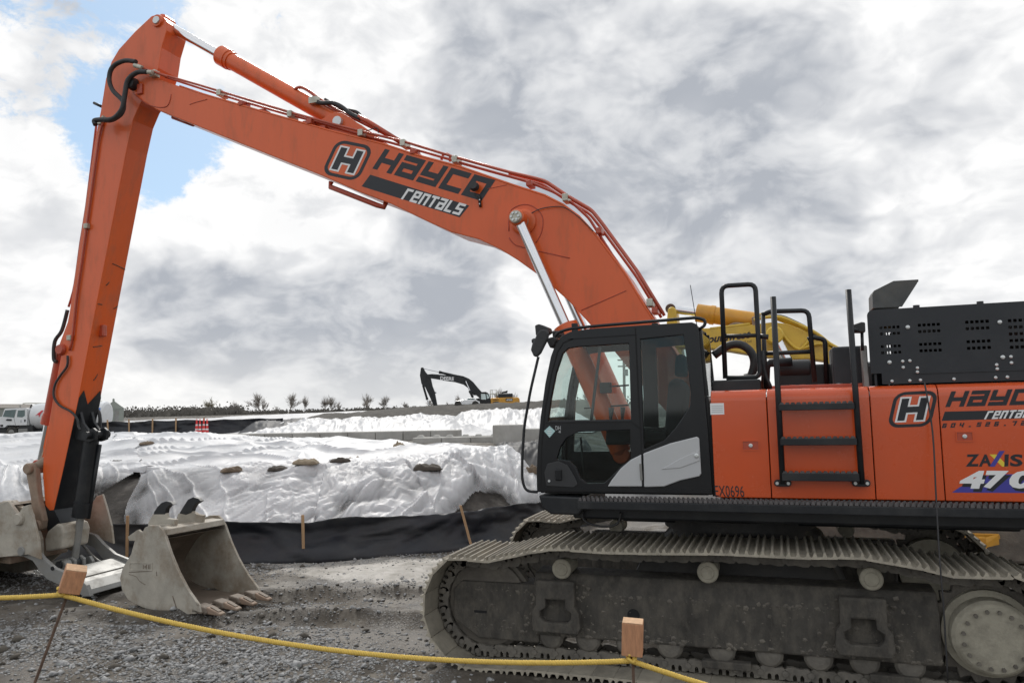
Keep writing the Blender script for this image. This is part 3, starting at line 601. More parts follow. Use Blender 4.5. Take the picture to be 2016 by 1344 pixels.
BAGS = [(290, 875, 0.4, 0.8, 'flat brown sandbag far back on the sheet, just right of the excavator arm'),
        (226, 909, 0.2, 0.7, 'small dark sandbag close to the right of the excavator arm, above the bare soil wedge'),
        (457, 921, 0.3, 0.95, 'brown sandbag at the lip of the slope, leftmost of the bags on the large sheet'),
        (548, 914, 0.1, 0.9, 'flat dark sandbag between the two bags at the lip of the large sheet'),
        (603, 911, -0.1, 1.15, 'long tan sandbag in the middle of the row along the lip'),
        (670, 916, 0.2, 0.9, 'dark flat sandbag just right of the long tan one'),
        (701, 897, 0.5, 0.9, 'brown sandbag set back from the row, behind the dark flat one'),
        (680, 895, -0.5, 0.65, 'small thin sandbag touching the brown bag behind the row'),
        (787, 883, 1.0, 0.95, 'plump pale rounded sandbag standing highest on the sheet'),
        (840, 911, 0.25, 1.3, 'crumpled dark brown sandbag, rightmost of those lying on the slope'),
        (890, 872, 0.2, 0.75, 'small grey sandbag at the far crest of the large sheet'),
        (1050, 950, 0.4, 0.9, 'rounded brown sandbag half hidden by the front of the cab')]
for i, (bx_, by_, rz, sc, lab) in enumerate(BAGS):
    zz = 1.5
    for _ in range(14): p = on_z(bx_, by_, zz); zz = 0.6 * zz + 0.4 * top_z(p[0], p[1])
    p = on_z(bx_, by_, zz)
    plump = i in (8, 11)
    o = link_obj('sandbag', sandbag_mesh(100 + i, 0.46 if plump else 0.62, 0.40 if plump else 0.36, 0.30 if plump else 0.13), 'sack_dark' if 'dark' in lab.split(', ')[0] and 'just right' not in lab or lab.startswith('dark') else 'sack_tan' if ('tan' in lab.split() and lab.startswith('long')) or 'pale' in lab else 'sack_grey' if 'grey' in lab else 'sack', loc=(p[0], p[1], top_z(p[0], p[1]) - 0.02))
    o.rotation_euler = (0, 0, rz + math.atan2(_rt[1], _rt[0])); o.scale = (sc * 0.8, sc * 0.8, sc * 0.7); tag(o, lab, 'sandbag', 'sandbags holding down the sheet')

# ---- the near silt fence: sagging fabric and wooden stakes
def silt_fence(path, height, label, stakes, res=0.06, slump=0.0, seed=71, stake_h=0.85, thick=0.024, zf=None):
    P = [np.array(p, float) for p in path]; seg = np.cumsum([0] + [np.hypot(*(P[i + 1] - P[i])) for i in range(len(P) - 1)])
    n = int(seg[-1] / res); s = np.linspace(0, seg[-1], n); x = np.interp(s, seg, [p[0] for p in P]); y = np.interp(s, seg, [p[1] for p in P])
    k = max(3, int(0.8 / res)); ker = np.ones(k) / k; xs_ = np.convolve(np.pad(x, k, 'edge'), ker, 'same')[k:-k]; ys_ = np.convolve(np.pad(y, k, 'edge'), ker, 'same')[k:-k]
    tx = np.gradient(xs_); ty = np.gradient(ys_); L = np.hypot(tx, ty); nx, ny = -ty / L, tx / L
    m = 16; T = np.linspace(0, 1, m)[:, None]; S = s[None]
    sag = 0.06 * np.abs(np.sin(S * 1.3)) * 1 + 0.05 * fbm(S * 0.8, S * 0 + 1.0, seed, 3)
    hgt = height - np.maximum(sag, -0.03)
    off = 0.22 * (1 - T) ** 2.5 * -1 + 0.13 * fbm(S * 1.1 + T * 0.8, T * 1.6 + S * 0.2, seed + 1, 4) + 0.26 * (ridged(S * 0.55 + T * 1.5 * np.sin(S * 0.7), T * 1.2, seed + 2, 4) - 0.5) * np.sin(np.pi * np.clip(T, 0, 1)) ** 0.6 + 0.06 * np.sin(T * 3.1) * fbm(S * 0.5, S * 0, seed + 5, 2)
    X = xs_[None] + nx[None] * off; Y = ys_[None] + ny[None] * off
    zb = (zf or ground_z)(X, Y); Z = zb * (1 - 0.0) + T ** 0.85 * hgt - 0.01
    root = thing('silt_fence', label, 'fence', (xs_[n // 2], ys_[n // 2], float(zb[0, n // 2])), world=True)
    o = link_obj('fabric', grid_mesh('fabric', X, Y, Z), 'fence_fabric', root); md = o.modifiers.new('t', 'SOLIDIFY'); md.thickness = 0.006
    for (sx, lean, hh) in stakes:
        i = int(np.argmin(np.abs(col_of(xs_, ys_) - sx))); px, py = xs_[i] - nx[i] * 0.13, ys_[i] - ny[i] * 0.13; z0 = float((zf or ground_z)(np.array([px]), np.array([py]))[0])
        a = np.array([px + lean * 0.5 * _rt[0], py + lean * 0.5 * _rt[1], z0 - 0.1]); b = np.array([px - lean * 0.5 * _rt[0] , py - lean * 0.5 * _rt[1], z0 + hh * stake_h])
        d = (b - a); Lh = np.linalg.norm(d) / 2; d /= 2 * Lh; r = np.array([_rt[0], _rt[1], 0]); q = np.cross(d, r); q /= np.linalg.norm(q)
        MB().obox((a + b) / 2, r * thick, q * thick * 0.55, d * Lh).build('stake', 'wood', root, bevel=0.004)
    return root
silt_fence([tuple(p) for p in FENCE[1:8]], 0.72, 'low black fabric silt fence with wooden stakes along the foot of the front heap', [(598, 0.02, 0.95), (903, 0.22, 0.92), (262, 0.0, 1.0), (1150, 0, 1)])

# ---- mid and far heaps, sheets, blocks
def band_heap(px0, px1, d0, d1, crest, seed, npx=220, nd=90, soil=True, label=None, mat_name='white_sheet_far', edge=40, base=0.0, rough=0.25, xs=None, name='plastic_sheet'):
    X, Y, C_, D_ = fan(px0, px1, npx, d0, d1, nd)
    f = sstep(0, 0.32, (D_ - d0) / (d1 - d0)) * (1 - sstep(0.72, 1.0, (D_ - d0) / (d1 - d0))) * sstep(px0, px0 + edge, C_) * (1 - sstep(px1 - edge, px1, C_))
    c = crest if xs is None else np.interp(C_, xs, crest)
    s = 30.0 / ((d0 + d1) / 2)
    n = rough * (0.5 * fbm(C_ * 0.013 + seed, D_ * 0.20 * s, seed, 4) + 0.5 * ridged(C_ * 0.012 + 0.6 * fbm(C_ * 0.01, D_ * 0.2 * s, seed + 3, 3) + D_ * 0.08 * s, D_ * 0.35 * s, seed + 1, 4, 0.6) ** 2.2 + 0.35 * np.abs(2 * lnoise(C_ * 0.03 + D_ * 0.1 * s, D_ * 0.7 * s, seed + 6) - 1) + 0.2 * np.abs(2 * lnoise(C_ * 0.08, D_ * 1.5 * s, seed + 7) - 1) + 0.25 * ridged(C_ * 0.06, D_ * 0.6 * s, seed + 2, 3) ** 2)
    t = terrain(X, Y); Z = t + (c - t + n) * f - 0.02 + base * f
    m = f > 0.02
    o = link_obj(name, grid_mesh(name, X, Y, Z, cellmask(m)), mat_name)
    return o
def sheet_heap(label, *a, **k):
    o = band_heap(*a, **k); tag(o, label, 'plastic sheet', 'white plastic sheets over the soil heaps'); return o
sheet_heap('white sheet over the middle heap behind the row of concrete blocks', 415, 1010, 37.5, 56, [1.35, 1.6, 1.75, 1.85, 1.9, 1.8, 1.5], 81, 300, 120, edge=150, rough=0.5, xs=[415, 520, 640, 760, 860, 930, 1010])
sheet_heap('white sheet over the heap right of the middle one, behind the big concrete block', 850, 1180, 40, 62, [1.7, 1.95, 2.0, 2.0], 91, 200, 90, edge=70, rough=0.45, xs=[850, 900, 960, 1180])
sheet_heap('thin white sheet strip near the horizon, left of the distant black excavator', 400, 860, 92, 150, [1.9, 2.15, 2.35, 2.5], 95, 160, 40, edge=60, rough=0.12, xs=[400, 560, 700, 860])
sheet_heap('far white sheet strip beside the storage shed at the left horizon', 215, 520, 75, 120, [1.75, 1.9, 1.95], 97, 120, 40, edge=40, rough=0.12, xs=[215, 330, 520])
o = band_heap(560, 1260, 66, 110, [1.9, 2.2, 2.62, 2.85, 2.85], 101, 240, 60, mat_name='bank_soil', edge=80, rough=0.35, xs=[560, 700, 830, 920, 1260], name='soil_mound'); tag(o, 'dark soil bank the distant excavator stands on', kind='structure')
o = band_heap(185, 420, 56, 84, [1.75, 1.75], 103, 140, 50, mat_name='bank_soil', edge=40, rough=0.3, xs=[185, 420], name='soil_mound'); tag(o, 'low rubble bank behind the far silt fence', kind='structure')
o = band_heap(1240, 2500, 70, 140, [1.7, 1.7], 107, 140, 40, mat_name='bank_soil', edge=60, rough=0.3, xs=[1240, 2500], name='soil_mound'); tag(o, 'low soil bank behind the machines at the right', kind='structure')
o = band_heap(455, 690, 44.5, 58, [1.55, 1.95, 2.0, 1.7], 105, 140, 60, mat_name='black_film', edge=50, rough=0.3, xs=[455, 520, 600, 690]); tag(o, 'black plastic sheet on the bank left of the middle white heap', 'plastic sheet')
o = band_heap(952, 1180, 24.5, 31.0, [1.05, 1.1], 109, 120, 60, mat_name='black_film', edge=40, rough=0.3, xs=[952, 1180]); tag(o, 'black plastic sheet on the ground right of the front heap, beside the cab', 'plastic sheet')
o = band_heap(640, 800, 28.0, 31.5, [1.42, 1.2, 1.2], 113, 80, 40, mat_name='black_film', edge=12, rough=0.1, xs=[640, 700, 800]); tag(o, 'black plastic sheet at the concrete block row behind the front heap', 'plastic sheet')
def far_z(X, Y): return terrain(X, Y)
a_ = [dep(x, y, d) for x, y, d in ((150, 857, 50.0), (240, 857, 50), (340, 856, 50), (430, 854, 50), (560, 848, 51))]
silt_fence([(p[0], p[1]) for p in a_], 0.98, 'far black silt fence with thin stakes left of the traffic drums', [(216, 0.1, 1), (258, 0.05, 1), (301, 0, 1), (347, 0, 1), (400, 0, 1)], res=0.15, seed=77, stake_h=1.1, thick=0.045, zf=far_z)

def concrete_block(cx, cy, z, L, W, H, rz, label, keys=True):
    r = thing('concrete_block', label, 'concrete block', (cx, cy, z), rz, 'interlocking concrete blocks')
    MB().box((-L / 2, -W / 2, 0), (L / 2, W / 2, H)).build('body', 'concrete', r, bevel=0.035)
    if keys:
        for k in (-0.28, 0.28):
            c = k * L; q = 0.17; vs = [(c - q, -q, H - 0.01), (c + q, -q, H - 0.01), (c + q, q, H - 0.01), (c - q, q, H - 0.01)] + [(c + i * q * 0.55, j * q * 0.55, H + 0.10) for i, j in ((-1, -1), (1, -1), (1, 1), (-1, 1))]
            MB().add(vs, [(4, 5, 6, 7), (0, 1, 5, 4), (1, 2, 6, 5), (2, 3, 7, 6), (3, 0, 4, 7)]).build('key', 'concrete', r, bevel=0.02)
    return r
rzc = math.atan2(_rt[1], _rt[0])
def row_of_blocks(px0, py0, d0, px1, py1, d1, n, H, where, z_off=0.0, keys=True, zs=None):
    for i in range(n):
        t = (i + 0.5) / n; p = dep(px0 + (px1 - px0) * t, 800, d0 + (d1 - d0) * t); q = dep(px0 + (px1 - px0) * (i / n), 800, d0 + (d1 - d0) * (i / n)); q2 = dep(px0 + (px1 - px0) * ((i + 1) / n), 800, d0 + (d1 - d0) * ((i + 1) / n))
        L = math.hypot(q2[0] - q[0], q2[1] - q[1]); rz = math.atan2(q2[1] - q[1], q2[0] - q[0]) + random.uniform(-0.02, 0.02)
        z = float(terrain(np.array([p[0]]), np.array([p[1]]))[0]) - 0.03 + z_off
        words = ['leftmost', 'second from the left', 'third from the left', 'fourth from the left', 'fifth from the left', 'sixth from the left', 'seventh from the left', 'eighth from the left', 'ninth from the left', 'tenth from the left', 'eleventh from the left']
        w_ = 'rightmost' if i == n - 1 else words[i]
        concrete_block(p[0], p[1], z, L * 0.985, 0.75, H, rz, 'concrete block, %s in the %s' % (w_, where), keys)
row_of_blocks(420, 0, 37.6, 905, 0, 35.6, 9, 0.46, 'row before the middle heap', 0.0, False)
row_of_blocks(345, 0, 33.5, 660, 0, 32.2, 7, 0.40, 'low row nearer the front heap', -0.10, True)
row_of_blocks(815, 0, 33.0, 985, 0, 32.5, 3, 0.32, 'short low row left of the tall wall', -0.05, True)
row_of_blocks(972, 0, 31.5, 1090, 0, 31.0, 2, 0.88, 'tall wall beside the cab', -0.04, False)

# ---- red and white drums
for i, x in enumerate((387, 393.5, 401, 407.5)):
    p = dep(x, 850, 48.5 - 0.25 * (i % 2)); zg = 1.28
    r = thing('traffic_drum', 'red and white traffic drum, %s of four by the far fence' % ('leftmost', 'second from the left', 'third from the left', 'rightmost')[i], 'drum', (p[0], p[1], zg + 0.12), 0, 'four traffic drums by the far fence')
    for k, (z0, z1, m_) in enumerate(((0, 0.16, 'red_plastic'), (0.16, 0.26, 'white_decal'), (0.26, 0.44, 'red_plastic'), (0.44, 0.54, 'white_decal'), (0.54, 0.78, 'red_plastic'))):
        MB().lathe((0, 0, z0), (0, 0, z1), [(0, 0.105 - 0.012 * k), (1, 0.098 - 0.012 * k)], 14).build('band', m_, r)
    MB().tube([(-0.05, 0, 0.77), (-0.04, 0, 0.86), (0.04, 0, 0.86), (0.05, 0, 0.77)], 0.015, 6).build('handle', 'red_plastic', r)

# ---- trees on the skyline
def tree_mesh(h, spread, seed, levels=5, lean=0.0, twigs=True):
    r = random.Random(seed); segs = []; tips = []
    def grow(p, d, L, rad, lv):
        q = p + d * L; segs.append((p, q, rad, rad * 0.75, lv))
        if lv >= levels: return
        for c in range(4 if lv < levels - 1 else 5):
            sp = 0.10 if c == 0 else spread
            nd = d + np.array([r.gauss(0, sp), r.gauss(0, sp), r.gauss(0.06, sp * 0.5)])
            if c: a_ = r.uniform(0, 6.283); nd = nd + 0.55 * np.array([math.cos(a_), math.sin(a_), 0.1])
            nd[2] += 0.18 * (c > 0); nd /= np.linalg.norm(nd); grow(q if c == 0 else p + d * L * r.uniform(0.35, 1.0), nd, L * (0.92 if c == 0 else r.uniform(0.6, 0.95)), rad * (0.74 if c == 0 else 0.5), lv + 1)
    d = np.array([lean, 0, 1.0]); d /= np.linalg.norm(d); grow(np.zeros(3), d, h * 0.15, h * 0.018, 0)
    top = max(s[1][2] for s in segs); k = h / top
    trunk = MB(); limbs = MB()
    for a, b, r0, r1, lv in segs:
        (trunk if lv == 0 else limbs).tube([a * k, b * k], [max(r0, h * 0.0022), max(r1, h * 0.0017)], 5 if lv < 2 else 3, caps=False)
    return trunk, limbs
TREES = [(418, 36, 'ochre'), (465, 27, 0), (520, 32, 0), (545, 16, 0), (572, 40, 0), (600, 36, 0), (640, 32, 0), (652, 34, 0), (668, 22, 0), (720, 26, 0), (760, 30, 0), (725, 38, 0), (795, 18, 0), (845, 22, 0), (860, 12, 0), (395, 12, 0), (510, 42, 0), (902, 30, 0), (985, 40, 0), (1012, 30, 0), (880, 16, 0), (360, 9, 0), (280, 14, 0), (322, 10, 0), (1130, 30, 0), (1165, 36, 0), (1200, 26, 0)]
MATS['ochre_twig'] = material('ochre_twig', (0.20, 0.17, 0.09), 0.9, var=0.2, vscale=0.3)
PROTO = []
for i in range(6):
    t_, l_ = tree_mesh(10.0, (0.30, 0.36, 0.27, 0.40, 0.33, 0.30)[i], 300 + i, levels=5); tm_, lm_ = t_.mesh('trunk'), l_.mesh('crown'); tm_.materials.append(MATS['bark']); PROTO.append((tm_, lm_))
for i, (x, hp, kind) in enumerate(TREES):
    d = 190 + (i * 37 % 60); hy = 817 - 0.0244 * (x - 283); p = dep(x, hy + 3, d); h = hp / F_PX * d * 1.05
    nearest = sorted((abs(x - q[0]), 'right' if x > q[0] else 'left') for q in TREES if q[0] != x)
    size = 'tall' if hp >= 34 else ('small' if hp < 20 else 'medium')
    labs = {418: 'yellowish bare tree standing alone on the left part of the skyline', 280: 'low bare tree on the skyline just right of the storage shed', 902: 'bare tree on the skyline behind the arm of the distant black excavator', 985: 'bare tree behind the tail of the distant excavator', 1012: 'bare tree right of the distant excavator, beside the cab mirror arm'}
    lab = labs.get(x, '%s bare tree on the skyline, %s in the line' % (size, ['first', 'second', 'third', 'fourth', 'fifth', 'sixth', 'seventh', 'eighth', 'ninth', 'tenth', 'eleventh', 'twelfth', 'thirteenth', 'fourteenth', 'fifteenth', 'sixteenth', 'seventeenth', 'eighteenth', 'nineteenth', 'twentieth', 'twenty-first', 'twenty-second', 'twenty-third', 'twenty-fourth', 'twenty-fifth', 'twenty-sixth', 'twenty-seventh'][sorted(q[0] for q in TREES).index(x)] + ' from the left'))
    r = thing('bare_tree', lab, 'tree', p, i * 1.3, 'bare trees on the skyline')
    tm_, lm_ = PROTO[i % 6]
    for nm, me_ in (('trunk', tm_), ('crown', lm_)):
        if nm == 'crown': me_ = me_ if kind != 'ochre' else me_.copy(); me_.materials.clear(); me_.materials.append(MATS['ochre_twig' if kind == 'ochre' else 'twig'])
        o = bpy.data.objects.new(nm, me_); COL.objects.link(o); o.parent = r; o.scale = (h / 10 * (1.0 + 0.25 * math.sin(i * 2.1)), h / 10 * (1.0 + 0.25 * math.sin(i * 2.1)), h / 10)
# scrub that reads as one dark strip under the trees
def scrub():
    r = np.random.default_rng(55); vs = []; fs = []
    def strip(x0, x1, n, hmin, hmax, d0, d1):
        for _ in range(n):
            x = r.uniform(x0, x1); d = r.uniform(d0, d1); hy = 817 - 0.0244 * (x - 283); b = dep(x, hy + 4, d); h = r.uniform(hmin, hmax); w = h * r.uniform(0.25, 0.8)
            for q in range(5):
                o = np.array([r.normal(0, w * 0.5), r.normal(0, w * 0.5), r.uniform(0, h)]); a = r.uniform(0, 6.28); s = r.uniform(0.25, 0.6) * (1.2 - o[2] / (h * 1.3))
                k = len(vs); t = np.array([math.cos(a), math.sin(a), 0])
                for c in ((-t * s), (t * s), (t * s * 0.3 + np.array([0, 0, s * 1.3]))): vs.append(tuple(b + o + c))
                fs.append((k, k + 1, k + 2))
    strip(195, 480, 1100, 0.6, 2.6, 150, 230); strip(480, 1080, 800, 0.3, 1.3, 180, 250); strip(-200, 60, 200, 1, 3.0, 150, 230); strip(1080, 2200, 700, 0.8, 2.6, 170, 250)
    mb = MB(); mb.add(vs, fs); o = mb.build('scrub', 'scrub'); tag(o, 'dark bare scrub along the skyline', kind='stuff')
scrub()
# ================================================================== LETTERING
GLYPH = {'H': [[(0, 0), (0, 1)], [(1, 0), (1, 1)], [(0.08, 0.48), (0.92, 0.48)]], 'a': [[(0.02, 1), (1, 1), (1, 0), (0, 0), (0, 0.54)], [(0.1, 0.54), (0.9, 0.54)]], 'y': [[(0, 1), (0, 0.44), (0.92, 0.44)], [(1, 1), (1, 0), (0, 0)]],
         'c': [[(1, 1), (0, 1), (0, 0), (1, 0)]], 'o': [[(0.5, 1), (0, 1), (0, 0), (1, 0), (1, 1), (0.5, 1)]], 'r': [[(0, 0), (0, 1), (0.9, 1)]], 'e': [[(1, 0), (0, 0), (0, 1), (1, 1), (1, 0.5)], [(0.1, 0.5), (0.9, 0.5)]],
         'n': [[(0, 0), (0, 1), (1, 1), (1, 0)]], 't': [[(0, 1), (1, 1)], [(0.5, 0), (0.5, 0.92)]], 'l': [[(0, 1), (0, 0), (0.9, 0)]], 's': [[(1, 1), (0, 1), (0, 0.5), (1, 0.5), (1, 0), (0, 0)]],
         '6': [[(0.9, 1), (0, 1), (0, 0), (1, 0), (1, 0.52)], [(0.1, 0.52), (0.9, 0.52)]], '0': [[(0.5, 1), (0, 1), (0, 0), (1, 0), (1, 1), (0.5, 1)]], '4': [[(0, 1), (0, 0.4), (0.92, 0.4)], [(1, 1), (1, 0)]], '.': [[(0.4, 0), (0.6, 0)]],
         '5': [[(1, 1), (0, 1), (0, 0.52), (1, 0.52), (1, 0), (0, 0)]], '2': [[(0, 1), (1, 1), (1, 0.52), (0, 0.52), (0, 0), (1, 0)]], '7': [[(0, 1), (1, 1), (0.7, 0)]]}
def ribbon(pl, t):                                   # polyline -> left and right edges, mitred corners
    P = [np.array(p, float) for p in pl]; n = len(P); L = []; R = []
    for i in range(n):
        d0 = P[i] - P[i - 1] if i else P[1] - P[0]; d1 = P[i + 1] - P[i] if i < n - 1 else d0
        d0 = d0 / np.linalg.norm(d0); d1 = d1 / np.linalg.norm(d1); n0 = np.array([-d0[1], d0[0]]); n1 = np.array([-d1[1], d1[0]])
        m = n0 + n1; m = m / np.linalg.norm(m); k = min(1 / max(0.45, m @ n0), 1.6); L.append(P[i] + m * t * k); R.append(P[i] - m * t * k)
    return L, R
def stroke_text(text, o, u, v, parent, m, adv, wd, th, lift=(0, -1, 0), name='lettering', depth=0.0012, hgt=1.0):
    # o origin; u, v world vectors of one unit along and up; th half stroke width in glyph heights
    mb = MB(); o, u, v, lf = [np.array(q, float) for q in (o, u, v, lift)]; k = 0
    au = np.linalg.norm(u); av = np.linalg.norm(v); x = 0.0
    for ch in text:
        for pl in GLYPH.get(ch, []):
            # inset so that strokes stay inside the letter box
            q = [(x + th * av / au + a * (wd - 2 * th * av / au), th + b * (hgt - 2 * th)) for a, b in pl]
            # work in true lengths so that strokes have even width
            q2 = [(a * au, b * av) for a, b in q]; L, R = ribbon(q2, th * av)
            if not (pl[0] == pl[-1]):
                for e, (i0, i1) in ((0, (0, 1)), (-1, (-1, -2))):
                    d = np.array(q2[i0]) - np.array(q2[i1]); d = d / np.linalg.norm(d) * th * av
                    L[e] = L[e] + d; R[e] = R[e] + d
            lay = lf * (0.0004 * (k % 3) + depth); k += 1
            for i in range(len(L) - 1):
                vs = [o + u * (p[0] / au) + v * (p[1] / av) + lay for p in (L[i], R[i], R[i + 1], L[i + 1])]
                mb.add(vs, [(0, 1, 2, 3)])
        x += adv if ch != '.' else adv
    return mb.build(name, m, parent)
def font_text(text, o, u, v, parent, m, size=1.0, bold=0.0, lift=(0, -1, 0), name='lettering', shear=0.0, width=None, lift_by=0.0015):
    c = bpy.data.curves.new('txt', 'FONT'); c.body = text; c.size = 1.0; c.offset = bold; c.shear = shear; c.resolution_u = 3
    ob = bpy.data.objects.new('txt', c); COL.objects.link(ob); bpy.context.view_layer.update()
    me0 = ob.evaluated_get(bpy.context.evaluated_depsgraph_get()).to_mesh(); vs = np.array([q.co[:] for q in me0.vertices]); fs = [tuple(p.vertices) for p in me0.polygons]
    ob.to_mesh_clear(); bpy.data.objects.remove(ob); bpy.data.curves.remove(c)
    x0, x1 = vs[:, 0].min(), vs[:, 0].max(); y0, y1 = vs[:, 1].min(), vs[:, 1].max()
    o, u, v, lf = [np.array(q, float) for q in (o, u, v, lift)]
    pts = [o + u * ((p[0] - x0) / (x1 - x0)) + v * ((p[1] - y0) / (y1 - y0)) + lf * lift_by for p in vs]   # u, v span the whole text box
    mb = MB(); mb.add(pts, fs); return mb.build(name, m, parent)
def quad_decal(px, Y, parent, m, name='lettering_strip', lift=0.001):
    mb = MB(); mb.add([(p[0], Y - lift, p[2]) for p in xyz(px, Y)], [tuple(range(len(px)))]); return mb.build(name, m, parent)
def poly_decal(pts, parent, m, name):
    mb = MB(); mb.add(pts, [tuple(range(len(pts)))]); return mb.build(name, m, parent)
def plate2d(outer, holes, y0, y1):                   # plate in x,z with real openings
    c = bpy.data.curves.new('plate', 'CURVE'); c.dimensions = '2D'; c.fill_mode = 'BOTH'; c.extrude = (y1 - y0) / 2
    for poly in [outer] + list(holes):
        s = c.splines.new('POLY'); s.points.add(len(poly) - 1); s.use_cyclic_u = True
        for q, p in zip(s.points, poly): q.co = (p[0], p[1], 0, 1)
    ob = bpy.data.objects.new('plate', c); COL.objects.link(ob); bpy.context.view_layer.update()
    me0 = ob.evaluated_get(bpy.context.evaluated_depsgraph_get()).to_mesh(); ym = (y0 + y1) / 2
    vs = [(q.co.x, ym - q.co.z, q.co.y) for q in me0.vertices]; fs = [tuple(p.vertices) for p in me0.polygons]
    ob.to_mesh_clear(); bpy.data.objects.remove(ob); bpy.data.curves.remove(c)
    mb = MB(); mb.add(vs, fs)
    me = mb.mesh('plate'); bm = bmesh.new(); bm.from_mesh(me); bmesh.ops.remove_doubles(bm, verts=bm.verts, dist=1e-5); bmesh.ops.recalc_face_normals(bm, faces=bm.faces); bm.to_mesh(me); bm.free(); return me
def hayco_logo(parent, Y, badge, name_box, strip, sub_box, skip=0):
    # badge: four corners (bl, br, tr, tl) px of the rounded emblem; boxes: bl, br, tl
    B = [at(x, y, Y) for x, y in badge]; o = B[0]; u = B[1] - B[0]; v = B[3] - B[0]
    def ring(s, r, n=6): return [o + u * p[0] + v * p[1] + np.array([0, -0.0012, 0]) for p in rrect(s, s, 1 - s, 1 - s, r, n)]
    a = ring(0.0, 0.26); b = ring(0.085, 0.19); n = len(a); mb = MB(); mb.add(a + b, [(i, (i + 1) % n, n + (i + 1) % n, n + i) for i in range(n)]); mb.build('emblem_ring', 'black_decal', parent)
    def hshape(g, lift):
        x0, x1, s, z0, z1, c0, c1 = 0.20 - g, 0.80 + g, 0.17 + 2 * g, 0.19 - g, 0.81 + g, 0.41 - g, 0.575 + g
        pl = [(x0, z0), (x0 + s, z0), (x0 + s, c0), (x1 - s, c0), (x1 - s, z0), (x1, z0), (x1, z1), (x1 - s, z1), (x1 - s, c1), (x0 + s, c1), (x0 + s, z1), (x0, z1)]
        return [o + u * p[0] + v * p[1] + np.array([0, -lift, 0]) for p in pl]
    poly_decal(hshape(0.045, 0.0012), parent, 'white_decal', 'emblem_outline'); poly_decal(hshape(0.0, 0.0020), parent, 'black_decal', 'emblem_letter')
    bl, br, tl = [at(x, y, Y) for x, y in name_box]; stroke_text('Hayco', bl, (br - bl) / 5.0, tl - bl, parent, 'black_decal', 1.02, 0.90, 0.125)
    quad_decal(strip, Y, parent, 'black_decal', 'lettering_strip')
    bl, br, tl = [at(x, y, Y) for x, y in sub_box]; stroke_text('rentals', bl, (br - bl) / 7.0, tl - bl, parent, 'white_decal', 1.0, 0.84, 0.10, depth=0.0024)

